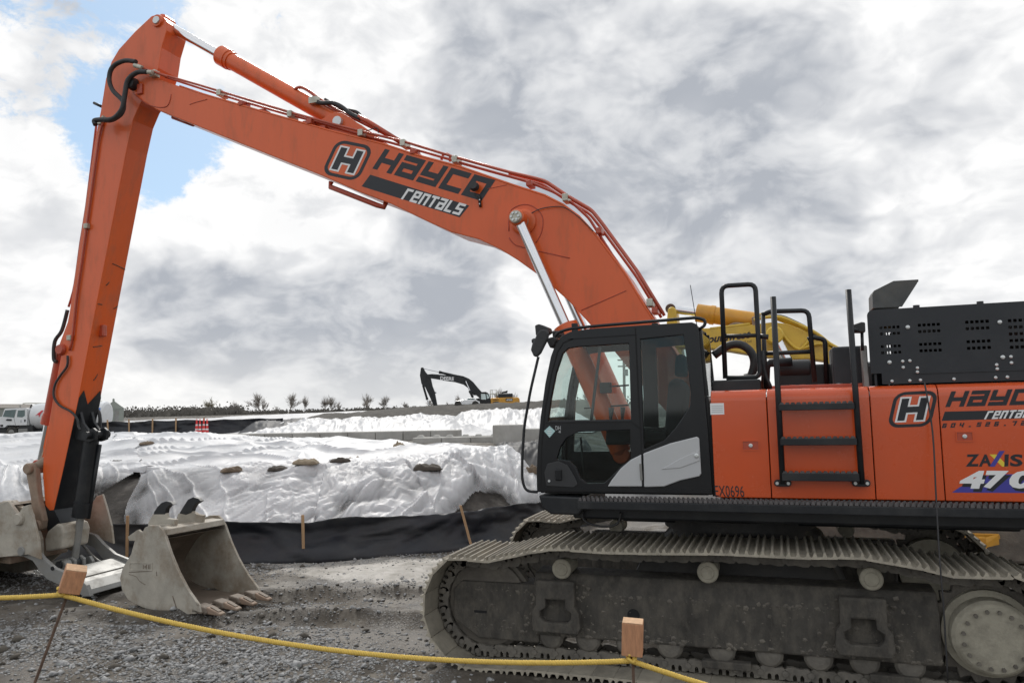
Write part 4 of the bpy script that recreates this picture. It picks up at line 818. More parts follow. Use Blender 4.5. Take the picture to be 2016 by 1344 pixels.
# ================================================================== THE ORANGE EXCAVATOR
EX = thing('excavator', 'large orange tracked excavator with long boom, black cab and rental lettering', 'excavator', (0, 0, 0), world=False)
YT = 1.30                                            # track centre line
def build_track(side):
    yc = side * YT
    tr = thing('track', None, None); del_props(tr); tr.parent = EX
    top = xz([(891, 1120), (960, 1108), (1049, 1089), (1097, 1084), (1186, 1090), (1275, 1092), (1418, 1093), (1585, 1101), (1692, 1101), (1812, 1122), (1878, 1138)], -1.75)
    ic = (-2.47, 0.570); sc = (2.08, 0.585); rad = 0.555
    path = arc(ic[0], ic[1], rad, 200, 118, 8) + top[1:] + arc(sc[0], sc[1], rad + 0.0, 72, -82, 16) + [(1.8, 0.052), (1.0, 0.050), (0, 0.048), (-1.0, 0.05), (-1.9, 0.052)] + arc(ic[0], ic[1], rad - 0.0, 262, 205, 7)
    P = np.array(path); Q = np.vstack([P, P[:1]]); seg = np.hypot(*np.diff(Q, axis=0).T); cum = np.concatenate([[0], np.cumsum(seg)]); n = int(round(cum[-1] / 0.216)); pit = cum[-1] / n
    prof = [(-0.101, 0.0), (0.105, 0.0), (0.116, 0.012), (0.110, 0.018), (0.098, 0.028), (0.092, 0.056), (0.080, 0.057), (0.068, 0.024), (0.050, 0.018), (0.024, 0.020), (0.012, 0.054), (-0.001, 0.054), (-0.014, 0.020), (-0.055, 0.020), (-0.066, 0.054), (-0.079, 0.054), (-0.094, 0.022), (-0.112, 0.012)]
    k = pit / 0.216
    sm = MB().prism([(a * k, b) for a, b in prof], -0.45, 0.45); shoe_me = sm.mesh('track_shoe')
    lk = [(-0.125, -0.055), (-0.115, -0.088), (-0.085, -0.104), (-0.02, -0.098), (0.05, -0.11), (0.095, -0.108), (0.122, -0.085), (0.128, -0.05), (0.110, -0.018), (0.085, -0.012), (0.052, -0.012), (0.052, -0.040), (0.042, -0.055), (0.026, -0.055), (0.016, -0.040), (0.016, -0.012), (-0.014, -0.012), (-0.014, -0.040), (-0.024, -0.055), (-0.040, -0.055), (-0.050, -0.040), (-0.050, -0.012), (-0.085, -0.012), (-0.110, -0.022)]
    lm = MB()
    for y0 in (-0.135, 0.095): lm.prism([(a * k * 0.95, b * 1.2) for a, b in lk], y0, y0 + 0.04)
    lm.cyl((-0.108 * k, -0.15, -0.074), (-0.108 * k, 0.15, -0.074), 0.028, 10); link_me = lm.mesh('track_link')
    for nm, me_, mt in (('track_shoe', shoe_me, 'track_shoe_steel'), ('track_link', link_me, 'link_steel')): me_.materials.append(MATS[mt])
    shoe_me.materials.append(MATS['shoe_edge']); shoe_me.polygons[0].material_index = 1; shoe_me.polygons[1].material_index = 1
    for i in range(n):
        s = i * pit; a = np.array([np.interp((s + 1e-3) % cum[-1], cum, Q[:, j]) for j in (0, 1)]); b0 = np.array([np.interp((s - 0.1) % cum[-1], cum, Q[:, j]) for j in (0, 1)]); b1 = np.array([np.interp((s + 0.1) % cum[-1], cum, Q[:, j]) for j in (0, 1)])
        t = (b1 - b0) / np.linalg.norm(b1 - b0); M = Matrix(((t[0], 0, -t[1], a[0]), (0, 1, 0, yc), (t[1], 0, t[0], a[1]), (0, 0, 0, 1)))
        for nm, me_ in (('track_shoe', shoe_me), ('track_link', link_me)):
            o = bpy.data.objects.new(nm, me_); COL.objects.link(o); o.parent = tr; o.matrix_basis = M
    # frame, idler, sprocket, rollers: y outwards = side
    def Y(d): return yc + side * d                   # d > 0 towards the outside
    fr = MB(); cs = [(0.17, 0.30), (0.17, 0.72), (0.08, 0.90), (-0.20, 0.92), (-0.22, 0.30)]
    fr.extrude([(-1.95, Y(a), b) for a, b in cs], (3.66, 0, 0))
    fr.prism([(-2.84, 0.40), (-2.84, 0.70), (-2.74, 0.79), (-1.9, 0.79), (-1.9, 0.215), (-2.56, 0.215)], min(Y(0.15), Y(-0.15)), max(Y(0.15), Y(-0.15)))
    f = fr.build('track_frame', 'frame_mud', tr, bevel=0.02, fix=True)
    for (x0, x1, dz) in ((-1.92, -1.46, 0.0), (0.88, 1.32, 0.0)):    # step brackets with an opening
        cx = (x0 + x1) / 2; ou = [(x0 + 0.01, 0.36), (x1 - 0.01, 0.36), (x1 + 0.02, 0.42), (x1 + 0.01, 0.56), (x1 - 0.03, 0.62), (x1 - 0.03, 0.86), (x0 + 0.03, 0.86), (x0 + 0.03, 0.62), (x0 - 0.01, 0.56), (x0 - 0.02, 0.42)]
        ho = [(cx - 0.11, 0.46), (cx + 0.11, 0.46), (cx + 0.16, 0.50), (cx + 0.16, 0.56), (cx + 0.10, 0.60), (cx + 0.10, 0.68), (cx - 0.10, 0.68), (cx - 0.10, 0.60), (cx - 0.16, 0.56), (cx - 0.16, 0.50)]
        mb = MB(); plate_with_hole(mb, ou, ho, min(Y(0.17), Y(0.27)), max(Y(0.17), Y(0.27))); mb.build('step_bracket', 'frame_mud', tr, bevel=0.015, fix=True)
    MB().lathe((-0.93, Y(0.168), 0.56), (-0.93, Y(0.176), 0.56), [(0, 0.06), (1, 0.06)], 20).build('frame_port', 'antifreeze_dark', tr)
    MB().box((-2.60, min(Y(0.15), Y(0.153)), 0.475), (-2.46, max(Y(0.15), Y(0.153)), 0.50)).build('frame_slot', 'antifreeze_dark', tr)
    MB().lathe((ic[0], Y(-0.11), ic[1]), (ic[0], Y(0.11), ic[1]), [(0, 0.36), (0.1, 0.43), (0.3, 0.43), (0.32, 0.47), (0.68, 0.47), (0.7, 0.43), (0.9, 0.43), (1, 0.36)], 36).build('idler', 'mud_steel', tr)
    sp = MB(); teeth = []
    for i in range(42):
        a = 2 * math.pi * i / 42; r = 0.40 if i % 2 else 0.465; teeth.append((sc[0] + r * math.cos(a), sc[1] + r * math.sin(a)))
    sp.prism(teeth, yc - 0.045, yc + 0.045); spk = sp.build('sprocket', 'mud_steel', tr, bevel=0.01)
    MB().lathe((sc[0], Y(-0.2), sc[1]), (sc[0], Y(0.30), sc[1]), [(0, 0.36), (0.6, 0.36), (0.62, 0.31), (0.9, 0.31), (0.97, 0.285), (1.0, 0.265)], 40).build('final_drive', 'hub_dust', tr)
    for i in range(16):
        a = 2 * math.pi * (i + 0.5) / 16; cx, cz = sc[0] + 0.232 * math.cos(a), sc[1] + 0.232 * math.sin(a); MB().cyl((cx, Y(0.295), cz), (cx, Y(0.322), cz), 0.017, 6).build('hub_bolt', 'mud_steel', tr)
    for j, x in enumerate((-1.78, -1.40, -1.0, -0.60, -0.12, 0.30, 0.72, 1.10, 1.46)):
        MB().lathe((x, Y(-0.16), 0.285), (x, Y(0.155), 0.285), [(0, 0.04), (0.02, 0.085), (0.1, 0.125), (0.25, 0.125), (0.26, 0.10), (0.74, 0.10), (0.75, 0.125), (0.9, 0.125), (0.98, 0.10), (1.0, 0.06)], 24).build('track_roller', 'link_steel', tr)
    MB().box((-0.42 + 1.55, min(Y(0.10), Y(0.20)), 0.13), (1.52, max(Y(0.10), Y(0.20)), 0.20)).build('chain_guard', 'frame_mud', tr, bevel=0.01)
    MB().box((-0.30, min(Y(0.10), Y(0.20)), 0.13), (0.14, max(Y(0.10), Y(0.20)), 0.20)).build('chain_guard', 'frame_mud', tr, bevel=0.01)
    for (px, py) in ((1105, 1120), (1393, 1127), (1716, 1140)):
        c = at(px, py, -1.50); MB().lathe((c[0], Y(-0.12), c[2]), (c[0], Y(0.20), c[2]), [(0, 0.09), (0.8, 0.09), (0.82, 0.098), (0.97, 0.098), (1.0, 0.088)], 26).build('carrier_roller', 'hub_dust', tr)
        MB().lathe((c[0], Y(0.199), c[2]), (c[0], Y(0.208), c[2]), [(0, 0.064), (1, 0.058)], 20).build('roller_cap', 'hub_dust', tr)
    r_ = np.random.default_rng(3 + int(side)); vs, fs = [], []       # mud caked on the ledges and along the lower edge
    base = np.array([(1, 0, 0), (0.3, 0, 0.9), (-0.8, 0, 0.6), (-0.8, 0, -0.6), (0.3, 0, -0.9), (0.1, 0.55, 0.1)])
    for i in range(520):
        m_ = i % 4; x = r_.uniform(-2.7, 1.7) if m_ else r_.choice([-1.92, -1.46, 0.88, 1.32]) + r_.normal(0, 0.08); z = [r_.uniform(0.36, 0.85), 0.31 + abs(r_.normal(0, 0.045)), 0.715 + r_.normal(0, 0.015), r_.uniform(0.32, 0.7)][m_]
        if x < -1.95 and not (0.25 < z < 0.75): continue
        s_ = 0.010 + 0.022 * r_.random() ** 2.5; q = base * s_ * r_.uniform(0.6, 1.5, (6, 3)); d0 = 0.168 if x > -1.95 else 0.148; k_ = len(vs)
        vs += [(x + p[0], Y(d0 + p[1] * 0.7), z + p[2] * 0.8) for p in q]; fs += [(k_ + a, k_ + (a + 1) % 5, k_ + 5) for a in range(5)]
    o = MB().add(vs, fs).build('caked_mud', 'mud_steel', tr); o['kind'] = 'stuff'
    return tr
def del_props(o):
    for k in list(o.keys()): del o[k]
build_track(-1); build_track(1)
mb = MB(); mb.prism([(-1.1, 0.62), (-0.75, 0.55), (0.75, 0.55), (1.1, 0.62), (0.9, 1.02), (0.72, 1.14), (-0.72, 1.14), (-0.9, 1.02)], -1.15, 1.15); mb.build('car_body', 'underside_shade_black', EX, bevel=0.03)
MB().lathe((0, 0, 1.12), (0, 0, 1.46), [(0, 0.72), (0.3, 0.72), (0.32, 0.80), (0.7, 0.80), (0.72, 0.74), (1, 0.74)], 48).build('slew_ring', 'underside_shade_black', EX)
mb = MB(); mb.box((-1.55, -1.30, 1.44), (3.3, 1.30, 1.565)); mb.box((-1.2, -0.5, 1.30), (2.6, 0.5, 1.44)); mb.build('main_frame', 'black_paint', EX, bevel=0.02)

# ---- step deck along the side with gripping teeth
st = MB(); st.box((-1.42, -1.60, 1.575), (3.25, -1.38, 1.655)).build('side_step', 'black_paint', EX, bevel=0.008)
tm = MB()
for row in range(3):
    y0 = -1.60 + row * 0.07
    for i in range(104):
        x = -1.41 + i * 0.0445 + 0.02 * (row % 2)
        tm.add([(x, y0, 1.656), (x + 0.034, y0, 1.656), (x + 0.034, y0 + 0.035, 1.656), (x, y0 + 0.035, 1.656), (x + 0.008, y0 + 0.006, 1.688), (x + 0.026, y0 + 0.006, 1.688), (x + 0.026, y0 + 0.029, 1.688), (x + 0.008, y0 + 0.029, 1.688)], [(4, 5, 6, 7), (0, 1, 5, 4), (1, 2, 6, 5), (2, 3, 7, 6), (3, 0, 4, 7)])
o = tm.build('step_grip', 'worn_step', EX); o['kind'] = 'stuff'
mb = MB(); mb.prism(xz([(1060, 974), (1148, 978), (1148, 1003), (1140, 1014), (1085, 1012), (1068, 1000)], -1.45), -1.46, -0.40); mb.build('cab_base', 'black_paint', EX, bevel=0.02)
mb = MB(); mb.tube(xyz([(1148, 1000), (1147, 1018), (1160, 1030), (1190, 1036), (1216, 1030), (1222, 1008)], -1.35), 0.012, 8, sub=4); mb.build('drain_hose', 'rubber_hose', EX)

# ---- orange side doors
YD = -1.45
def side_panel(pxl, pxr, name='side_door', z0=1.695, z1=2.70, latch=None, label=None):
    x0 = (at(pxl, 780, YD)[0] + 0.004); x1 = (at(pxr, 780, YD)[0] - 0.004)
    r = 0.10; sec = [(YD, z0), (YD, z1 - r)] + [(YD + r - r * math.cos(math.radians(a)), z1 - r + r * math.sin(math.radians(a))) for a in (15, 30, 45, 60, 75, 90)] + [(YD + 0.45, z1), (YD + 0.45, z1 - 0.03), (YD + r, z1 - 0.03), (YD + 0.03, z1 - r), (YD + 0.03, z0)]
    mb = MB(); mb.extrude([(x0, a, b) for a, b in sec], (x1 - x0, 0, 0)); o = mb.build(name, 'orange_panel', EX, bevel=0.006, fix=True, label=label)
    for p in o.data.polygons: p.use_smooth = False
    if latch:
        a = at(latch[0] - 17, latch[1] + 11, YD); b = at(latch[0] + 17, latch[1] - 10, YD)
        m2 = MB(); plate_with_hole(m2, [(a[0], a[2]), (b[0], a[2]), (b[0], b[2]), (a[0], b[2])], [(a[0] + .01, a[2] + .01), (b[0] - .01, a[2] + .01), (b[0] - .01, b[2] - .01), (a[0] + .01, b[2] - .01)], YD - 0.008, YD - 0.0005)
        l = m2.build('latch', 'orange_panel', o, fix=True)
        MB().box((a[0] + 0.012, YD - 0.003, a[2] + 0.012), (b[0] - 0.012, YD - 0.0006, b[2] - 0.012)).build('latch_recess', 'red_pipe', o)
        MB().lathe(((a[0] + b[0]) / 2, YD - 0.002, (a[2] + b[2]) / 2), ((a[0] + b[0]) / 2, YD - 0.014, (a[2] + b[2]) / 2), [(0, 0.018), (0.8, 0.018), (1, 0.012)], 14).build('lock', 'bolt_metal', o)
    return o
side_panel(1398, 1509, latch=(1478, 876)); PB = side_panel(1509, 1712); PC = side_panel(1712, 1847); PD = side_panel(1847, 2260, latch=(1899, 858))
MB().box((-0.14, YD + 0.035, 1.70), (3.3, YD + 0.06, 2.58)).build('door_backing', 'antifreeze_dark', EX)
mb = MB(); mb.box((-0.10, -1.0, 1.60), (3.3, 1.42, 2.62)); mb.build('engine_house', 'orange_paint', EX, bevel=0.03)
mb = MB(); mb.prism([(3.32, 1.55), (3.75, 1.62), (3.85, 1.9), (3.85, 2.5), (3.65, 2.75), (3.32, 2.75)], -1.47, 1.47); mb.build('counterweight', 'orange_paint', EX, bevel=0.08, segs=4)
# decals on the doors
YL = YD - 0.0015
a = at(1398, 816, YD); b = at(1425, 793, YD)
poly_decal([(a[0] + .004, YD - 0.001, a[2]), (b[0], YD - 0.001, a[2]), (b[0], YD - 0.001, b[2]), (a[0] + .004, YD - 0.001, b[2])], EX, 'white_decal', 'warning_label')
for k in range(4):
    z = a[2] + (b[2] - a[2]) * (0.2 + 0.17 * k); poly_decal([(a[0] + .015, YD - 0.002, z), (b[0] - .01, YD - 0.002, z), (b[0] - .01, YD - 0.002, z + 0.006), (a[0] + .015, YD - 0.002, z + 0.006)], EX, 'grey_decal', 'label_print')
bl, br, tl = at(1408, 977, YD), at(1466, 978, YD), at(1406, 955, YD); font_text('EX0696', bl, br - bl, tl - bl, EX, 'black_decal', lift_by=0.002)
hayco_logo(EX, YD, [(1746, 842), (1832, 839), (1846, 769), (1762, 772)], [(1861, 801), (2069, 795), (1873, 770)], [(1854, 828), (2046, 822), (2052, 805), (1860, 810)], [(1937, 825), (2042, 821), (1945, 809)])
bl, br, tl = at(1854, 842, YD), at(2040, 836, YD), at(1857, 833, YD); stroke_text('604.526.72', bl, (br - bl) / 10.0, tl - bl, EX, 'black_decal', 0.93, 0.46, 0.13)
# model lettering
for ch, x0, x1, mt in (('Z', 1901, 1927, 'black_decal'), ('A', 1927, 1952, 'black_decal'), ('I', 1977, 1985, 'black_decal'), ('S', 1988, 2013, 'black_decal')):
    bl, br, tl = at(x0, 918, YD), at(x1, 917.5, YD), at(x0 + 1, 894, YD); font_text(ch, bl, br - bl, tl - bl, EX, mt, bold=0.035, lift_by=0.0016)
quad_decal([(1973, 918), (1985, 918), (1962, 894), (1948, 894)], YD, EX, 'yellow_decal', 'lettering', 0.0015)
quad_decal([(1948, 918), (1958, 918), (1978, 887), (1968, 887)], YD, EX, 'blue_decal', 'lettering', 0.0022)
quad_decal([(1874, 969), (2080, 970), (2092, 930), (1950, 934), (1890, 958)], YD, EX, 'blue_decal', 'lettering_shadow', 0.001)
for ch, x0, x1 in (('4', 1888, 1938), ('7', 1936, 1984), ('0', 1986, 2036)):
    bl, br, tl = at(x0 + 5, 967, YD), at(x1 + 5, 968, YD), at(x0 + 7, 934, YD); font_text(ch, bl, br - bl, tl - bl, EX, 'black_decal', bold=0.05, shear=0.12, lift_by=0.0020, name='lettering_shadow')
    bl, br, tl = at(x0, 961, YD), at(x1, 961.5, YD), at(x0 + 2, 926, YD); font_text(ch, bl, br - bl, tl - bl, EX, 'white_decal', bold=0.05, shear=0.12, lift_by=0.0030)

# ---- ladder on the doors
LAD = thing('ladder', None, None); del_props(LAD); LAD.parent = EX
YLd = -1.56
for (t, b) in (((1522, 584), (1541, 952)), ((1670, 570), (1697, 952))):
    p, q = at(*t, YLd), at(*b, YLd); MB().tube([q, p * 0.5 + q * 0.5, p], 0.026, 10).build('side_rail', 'black_paint', LAD)
    MB().prism(rrect(q[0] - 0.075, q[2] - 0.03, q[0] + 0.075, q[2] + 0.03, 0.028), YD - 0.055, YD - 0.004).build('foot_plate', 'black_paint', LAD, bevel=0.004)
    for s in (-0.048, 0.048): MB().cyl((q[0] + s, YD - 0.07, q[2]), (q[0] + s, YD - 0.05, q[2]), 0.015, 8).build('bolt', 'bolt_metal', LAD)
for (y0, y1) in ((793, 808), (862, 876), (931, 945)):
    xa = 1533 + (y0 - 793) * 0.05; xb = 1681 + (y0 - 793) * 0.07
    a, b = at(xa, y1, YLd), at(xb, y0, YLd); tr_ = MB().box((a[0], YLd - 0.05, a[2]), (b[0], YLd + 0.07, b[2])).build('tread', 'black_paint', LAD, bevel=0.004)
    g = MB(); n = 13
    for i in range(n):
        x = a[0] + 0.02 + (b[0] - a[0] - 0.06) * i / (n - 1); g.prism([(x - 0.014, b[2]), (x + 0.03, b[2]), (x + 0.022, b[2] + 0.02), (x - 0.002, b[2] + 0.02)], YLd - 0.05, YLd - 0.02)
    g.build('tread_grip', 'worn_step', tr_)

# ---- rails and boxes on top of the house
def rail(pix, Y, r=0.019, name='handrail', mat_='black_paint', sub=0): return MB().tube(xyz(pix, Y), r, 10, sub=sub).build(name, mat_, EX)
def rounded(pix, k=10):                              # round the corners of a pixel path
    P = [np.array(p, float) for p in pix]; out = [P[0]]
    for i in range(1, len(P) - 1):
        a, b, c = P[i - 1], P[i], P[i + 1]; da = (a - b) / np.linalg.norm(a - b); dc = (c - b) / np.linalg.norm(c - b); s = min(k, np.linalg.norm(a - b) / 2.01, np.linalg.norm(c - b) / 2.01)
        p, q = b + da * s, b + dc * s
        for t in (0, 0.25, 0.5, 0.75, 1.0): out.append((1 - t) ** 2 * p + 2 * t * (1 - t) * b + t * t * q)
    out.append(P[-1]); return [tuple(p) for p in out]
rail(rounded([(1428, 745), (1420, 563), (1487, 559), (1497, 742), (1430, 744)], 14), -1.10, 0.024)
rail([(1424, 662), (1493, 660)], -1.10, 0.02); rail([(1497, 662), (1513, 663)], -1.08, 0.026)
rail(rounded([(1500, 620), (1515, 613), (1592, 611), (1604, 752)], 14), -0.9, 0.024); rail([(1500, 696), (1600, 692)], -0.9, 0.022); rail([(1502, 620), (1508, 770)], -0.9, 0.022)
rail(rounded([(1590, 668), (1600, 664), (1624, 668), (1628, 755)], 8), -0.7, 0.024)
rail(rounded([(1500, 690), (1505, 735), (1520, 768)], 16), -1.0, 0.02)
a, b = at(1402, 770, -1.15), at(1497, 746, -1.15); MB().box((a[0], -1.20, 2.66), (b[0], -0.85, b[2])).build('tool_box', 'black_paint', EX, bevel=0.015)
a, b = at(1641, 760, -0.9), at(1702, 681, -0.9); MB().box((a[0], -1.0, 2.66), (b[0], -0.45, b[2])).build('air_filter_box', 'hood_black', EX, bevel=0.02)
a, b = at(1530, 744, -0.5), at(1640, 716, -0.5); MB().box((a[0], -0.6, 2.60), (b[0], 0.5, b[2])).build('tank_cover', 'black_paint', EX, bevel=0.03)
mb = MB(); mb.tube(xyz([(1506, 770), (1508, 722), (1516, 714), (1560, 712)], -0.75), 0.045, 10); mb.build('pump_pipe', 'black_paint', EX)
mb = MB(); mb.lathe(at(1530, 726, -0.55), at(1600, 724, -0.55), [(0, 0.05), (0.1, 0.09), (0.9, 0.09), (1, 0.05)], 20); mb.build('pump_housing', 'dark_plastic', EX)
for x in (1560, 1580, 1652, 1680):
    c = at(x, 757, -1.0); MB().cyl((c[0], -1.0, 2.60), (c[0], -1.0, 2.74), 0.03, 10).build('filler_cap', 'red_pipe' if x < 1600 else 'bolt_metal', EX)
a, b = at(1520, 768, -1.1), at(1700, 758, -1.1); MB().box((a[0], -1.12, 2.66), (b[0], -0.6, 2.735)).build('top_cover', 'red_pipe', EX, bevel=0.01)
# work lamp on the ladder rail, arched guard behind the cab
mb = MB(); c = at(1688, 647, -1.35); mb.prism([(c[0] - 0.055, c[2] - 0.035), (c[0] + 0.06, c[2] - 0.04), (c[0] + 0.062, c[2] + 0.05), (c[0] + 0.03, c[2] + 0.055), (c[0] - 0.05, c[2] + 0.03)], -1.42, -1.28); mb.build('work_lamp', 'dark_plastic', EX, bevel=0.01)
MB().tube(xyz([(1674, 648), (1690, 650)], -1.45), 0.016, 8).build('lamp_arm', 'black_paint', EX)
MB().tube(xyz([(1697, 655), (1698, 690)], -1.34), 0.014, 8).build('lamp_bracket', 'black_paint', EX)
mb = MB(); mb.tube(rounded3 := smooth_path(xyz([(1405, 700), (1432, 681), (1456, 678), (1476, 690), (1485, 712), (1479, 738), (1466, 744)], -0.55), 4), 0.045, 10); mb.build('intake_hose', 'rubber_hose', EX)
rail([(1372, 640), (1359, 561)], -0.62, 0.004, 'antenna')

# ---- black engine hood with punched vents and bolts
YH = -1.30
def hood():
    def P(px, py): q = at(px, py, YH); return (q[0], q[2])
    groups = [((1730, 639), (1776, 699), [0, 1, 3, 4]), ((1805, 634), (1856, 695), [0, 1, 3, 4]), ((1898, 628), (1953, 690), [0, 1, 3, 4]), ((1982, 625), (2040, 688), [0, 1, 2, 3, 4])]
    holes = []
    for (a, b, rows) in groups:
        x0, z1 = P(*a); x1, z0 = P(*b); cw = (x1 - x0) / 5; ch = (z1 - z0) / 5
        for r in rows:
            for c in range(5):
                cx = x0 + (c + 0.5) * cw; cz = z1 - (r + 0.5) * ch; h = min(cw, ch) * 0.34; holes.append(rrect(cx - h, cz - h, cx + h, cz + h, h * 0.35, 2))
    x0 = P(1711, 680)[0]; x1 = 3.2; zt = 3.40; zb = 2.715
    outer = [(x0 + 0.09, zb)] + [(x1, zb), (x1, zt)] + arc(x0 + 0.05, zt - 0.05, 0.05, 90, 180, 5) + [(x0, zb + 0.10), (x0 + 0.09, zb + 0.10)]
    o = link_obj('engine_hood', plate2d(outer, holes, YH, YH + 0.02), 'hood_black', EX)
    mt_ = MB(); mt_.extrude([(x0 + 0.03, YH + 0.0225, zt - 0.022), (x0 + 0.40, 0.9, zt - 0.022), (x1, 0.9, zt - 0.022), (x1, YH + 0.0225, zt - 0.022)], (0, 0, 0.02)); mt_.build('hood_top', 'hood_black', EX)
    mt_ = MB(); mt_.extrude([(x0 + 0.03, YH + 0.023, 2.60), (x0 + 0.05, YH + 0.023, 2.60), (x0 + 0.42, 0.9, 2.60), (x0 + 0.40, 0.9, 2.60)], (0, 0, zt - 0.03 - 2.60)); mt_.build('hood_end', 'hood_black', EX, fix=True)
    MB().box((x0 + 0.45, -0.55, 2.6), (x1, 0.85, zt - 0.06)).build('engine_block', 'antifreeze_dark', EX)
    m2 = MB(); m2.box((x0 + 0.2, -1.05, 2.95), (x1, -0.9, 3.0)); m2.cyl((x0 + 0.25, -0.95, 3.2), (x1, -0.95, 3.2), 0.07, 14); m2.build('engine_piping', 'bare_steel', EX)
    for px, py in ((1787, 644), (1968, 634), (1751, 713), (1777, 711), (1778, 723), (1791, 710), (1806, 724), (1806, 732), (1974, 703), (1990, 702), (1991, 714), (1962, 718), (1963, 726), (1756, 750), (1791, 749), (1812, 748), (1878, 746), (1960, 743), (1983, 742)):
        q = at(px, py, YH); big = (px, py) in ((1787, 644), (1968, 634), (1751, 713), (1974, 703)); MB().lathe((q[0], YH, q[2]), (q[0], YH - 0.012, q[2]), [(0, 0.018 if big else 0.014), (0.6, 0.018 if big else 0.014), (1, 0.008)], 10).build('hood_bolt', 'bolt_metal', o)
    MB().prism([(x0 + 0.35, 2.80), (x1, 2.80), (x1, 2.812), (x0 + 0.35, 2.812)], YH - 0.008, YH - 0.0005).build('hood_seam', 'hood_black', o)
    for px in (1808, 1936): q = at(px, 606, YH); MB().cyl((q[0], -1.2, zt), (q[0], -1.2, zt + 0.03), 0.028, 10).build('hood_bolt', 'dark_plastic', o)
    # exhaust deflector
    e = MB(); po = xz([(1717, 608), (1716, 581), (1719, 574), (1757, 555), (1806, 552), (1803, 560), (1774, 605)], -0.55)
    for y0 in (-0.62, -0.28): e.prism(po, y0, y0 + 0.012)
    e.prism([po[0], po[1], po[2], po[3], po[4], (po[4][0], po[4][1] - 0.02), (po[3][0], po[3][1] - 0.02), (po[2][0] + 0.012, po[2][1] - 0.012), (po[1][0] + 0.015, po[1][1]), (po[0][0] + 0.015, po[0][1])], -0.607, -0.281); e.build('exhaust_deflector', 'weathered_sheet', EX)
    b_ = at(1708, 720, -1.2); MB().box((b_[0] - 0.045, -1.26, 2.66), (b_[0] + 0.0, -1.1, 3.08)).build('hood_hinge', 'bare_steel', EX, bevel=0.01)
hood()
# thin black line hanging from the hood over the doors
mb = MB(); mb.tube(smooth_path([at(1820, 752, -1.5), at(1836, 850, -1.56), at(1843, 980, -1.68), at(1850, 1100, -1.80), at(1858, 1200, -1.82), at(1866, 1338, -1.84)], 4), 0.007, 6); mb.build('hanging_cable', 'rubber_hose', EX)
# ---- cab
YC0, YC1 = -1.45, -0.46
CAB = thing('cab', None, None); CAB.parent = EX
def cx(pix, Y=YC0): return xz(pix, Y)
outer = cx([(1057, 968), (1056, 930), (1058, 880), (1064, 820), (1073, 755), (1084, 702), (1094, 675), (1106, 661), (1122, 653), (1160, 647), (1250, 641), (1362, 634), (1372, 638), (1375, 648), (1384, 740), (1394, 850), (1403, 974)])
win_door = cx([(1079, 829), (1085, 785), (1095, 735), (1108, 696), (1118, 686), (1135, 683), (1238, 676), (1242, 826)])
win_low = cx([(1096, 903), (1103, 880), (1116, 861), (1137, 850), (1240, 846), (1242, 903), (1222, 918), (1203, 938), (1188, 951), (1156, 951), (1143, 942), (1134, 920), (1122, 908)])
win_rear = cx([(1260, 668), (1345, 659), (1351, 700), (1360, 775), (1358, 800), (1330, 842), (1308, 866), (1268, 884)])
near = link_obj('door_side', plate2d(outer, [win_door, win_low, win_rear], YC0, YC0 + 0.05), 'cab_paint', CAB, bevel=0.008)
def pane(poly, y, m, parent, name='window_pane'): return MB().prism(poly, y, y + 0.006).build(name, m, parent)
def grow(poly, k):
    c = np.mean(poly, axis=0); return [tuple(c + (np.array(p) - c) * k) for p in poly]
pane(grow(win_door, 1.03), YC0 + 0.022, 'cab_glass', near); pane(grow(win_low, 1.03), YC0 + 0.022, 'dark_glass', near); pane(grow(win_rear, 1.03), YC0 + 0.022, 'dark_glass', near)
# far side, with one large opening
wfar = cx([(1082, 900), (1086, 785), (1096, 735), (1108, 696), (1118, 686), (1135, 683), (1232, 676), (1236, 830), (1236, 900)]); wfar2 = cx([(1262, 672), (1345, 664), (1358, 790), (1340, 830), (1268, 850)])
far = link_obj('cab_side', plate2d(outer, [wfar, wfar2], YC1 - 0.04, YC1), 'cab_paint', CAB)
pane(grow(wfar, 1.02), YC1 - 0.02, 'cab_glass', far); pane(grow(wfar2, 1.02), YC1 - 0.02, 'cab_glass', far)
# roof, floor, back, front frame and windscreen: strips between the two sides
def strip(pix, th, y0, y1, name, m, parent=CAB, bevel=0.0):
    P = np.array(cx(pix)); n = len(P); nr = []
    for i in range(n):
        t = P[min(i + 1, n - 1)] - P[max(i - 1, 0)]; t = t / np.linalg.norm(t); nr.append((-t[1], t[0]))
    inn = P - np.array(nr) * th
    return MB().prism([tuple(p) for p in P] + [tuple(p) for p in inn[::-1]], y0, y1).build(name, m, parent, bevel=bevel)
ya, yb = YC0 + 0.0505, YC1 - 0.0405
strip([(1106, 663.5), (1122, 655.5), (1160, 649.5), (1250, 643.5), (1362, 636.5), (1371, 639)], 0.05, ya, yb, 'roof', 'cab_paint')
strip([(1063, 828), (1074, 753), (1085, 700), (1095, 674), (1106, 662.5)], 0.008, ya + 0.05, yb - 0.05, 'windscreen', 'cab_glass')
strip([(1058.5, 930), (1059.5, 880), (1064, 826)], 0.008, ya + 0.05, yb - 0.05, 'windscreen', 'cab_glass')
for y in (ya, yb - 0.05): strip([(1057.5, 966), (1058.5, 930), (1059.5, 880), (1065.5, 820), (1074.5, 755), (1085.5, 702), (1095.5, 676), (1106, 664)], 0.04, y, y + 0.049, 'corner_post', 'cab_paint')
strip([(1060.5, 845), (1064.5, 822)], 0.03, ya + 0.05, yb - 0.05, 'windscreen_bar', 'cab_paint')
strip([(1057.5, 966), (1058.5, 925)], 0.03, ya + 0.05, yb - 0.05, 'front_sill', 'cab_paint')
a, b = at(1060, 968, YC0), at(1400, 970, YC0); MB().box((a[0] + 0.01, ya, 1.705), (b[0] - 0.03, yb, 1.75)).build('floor', 'dark_plastic', CAB)
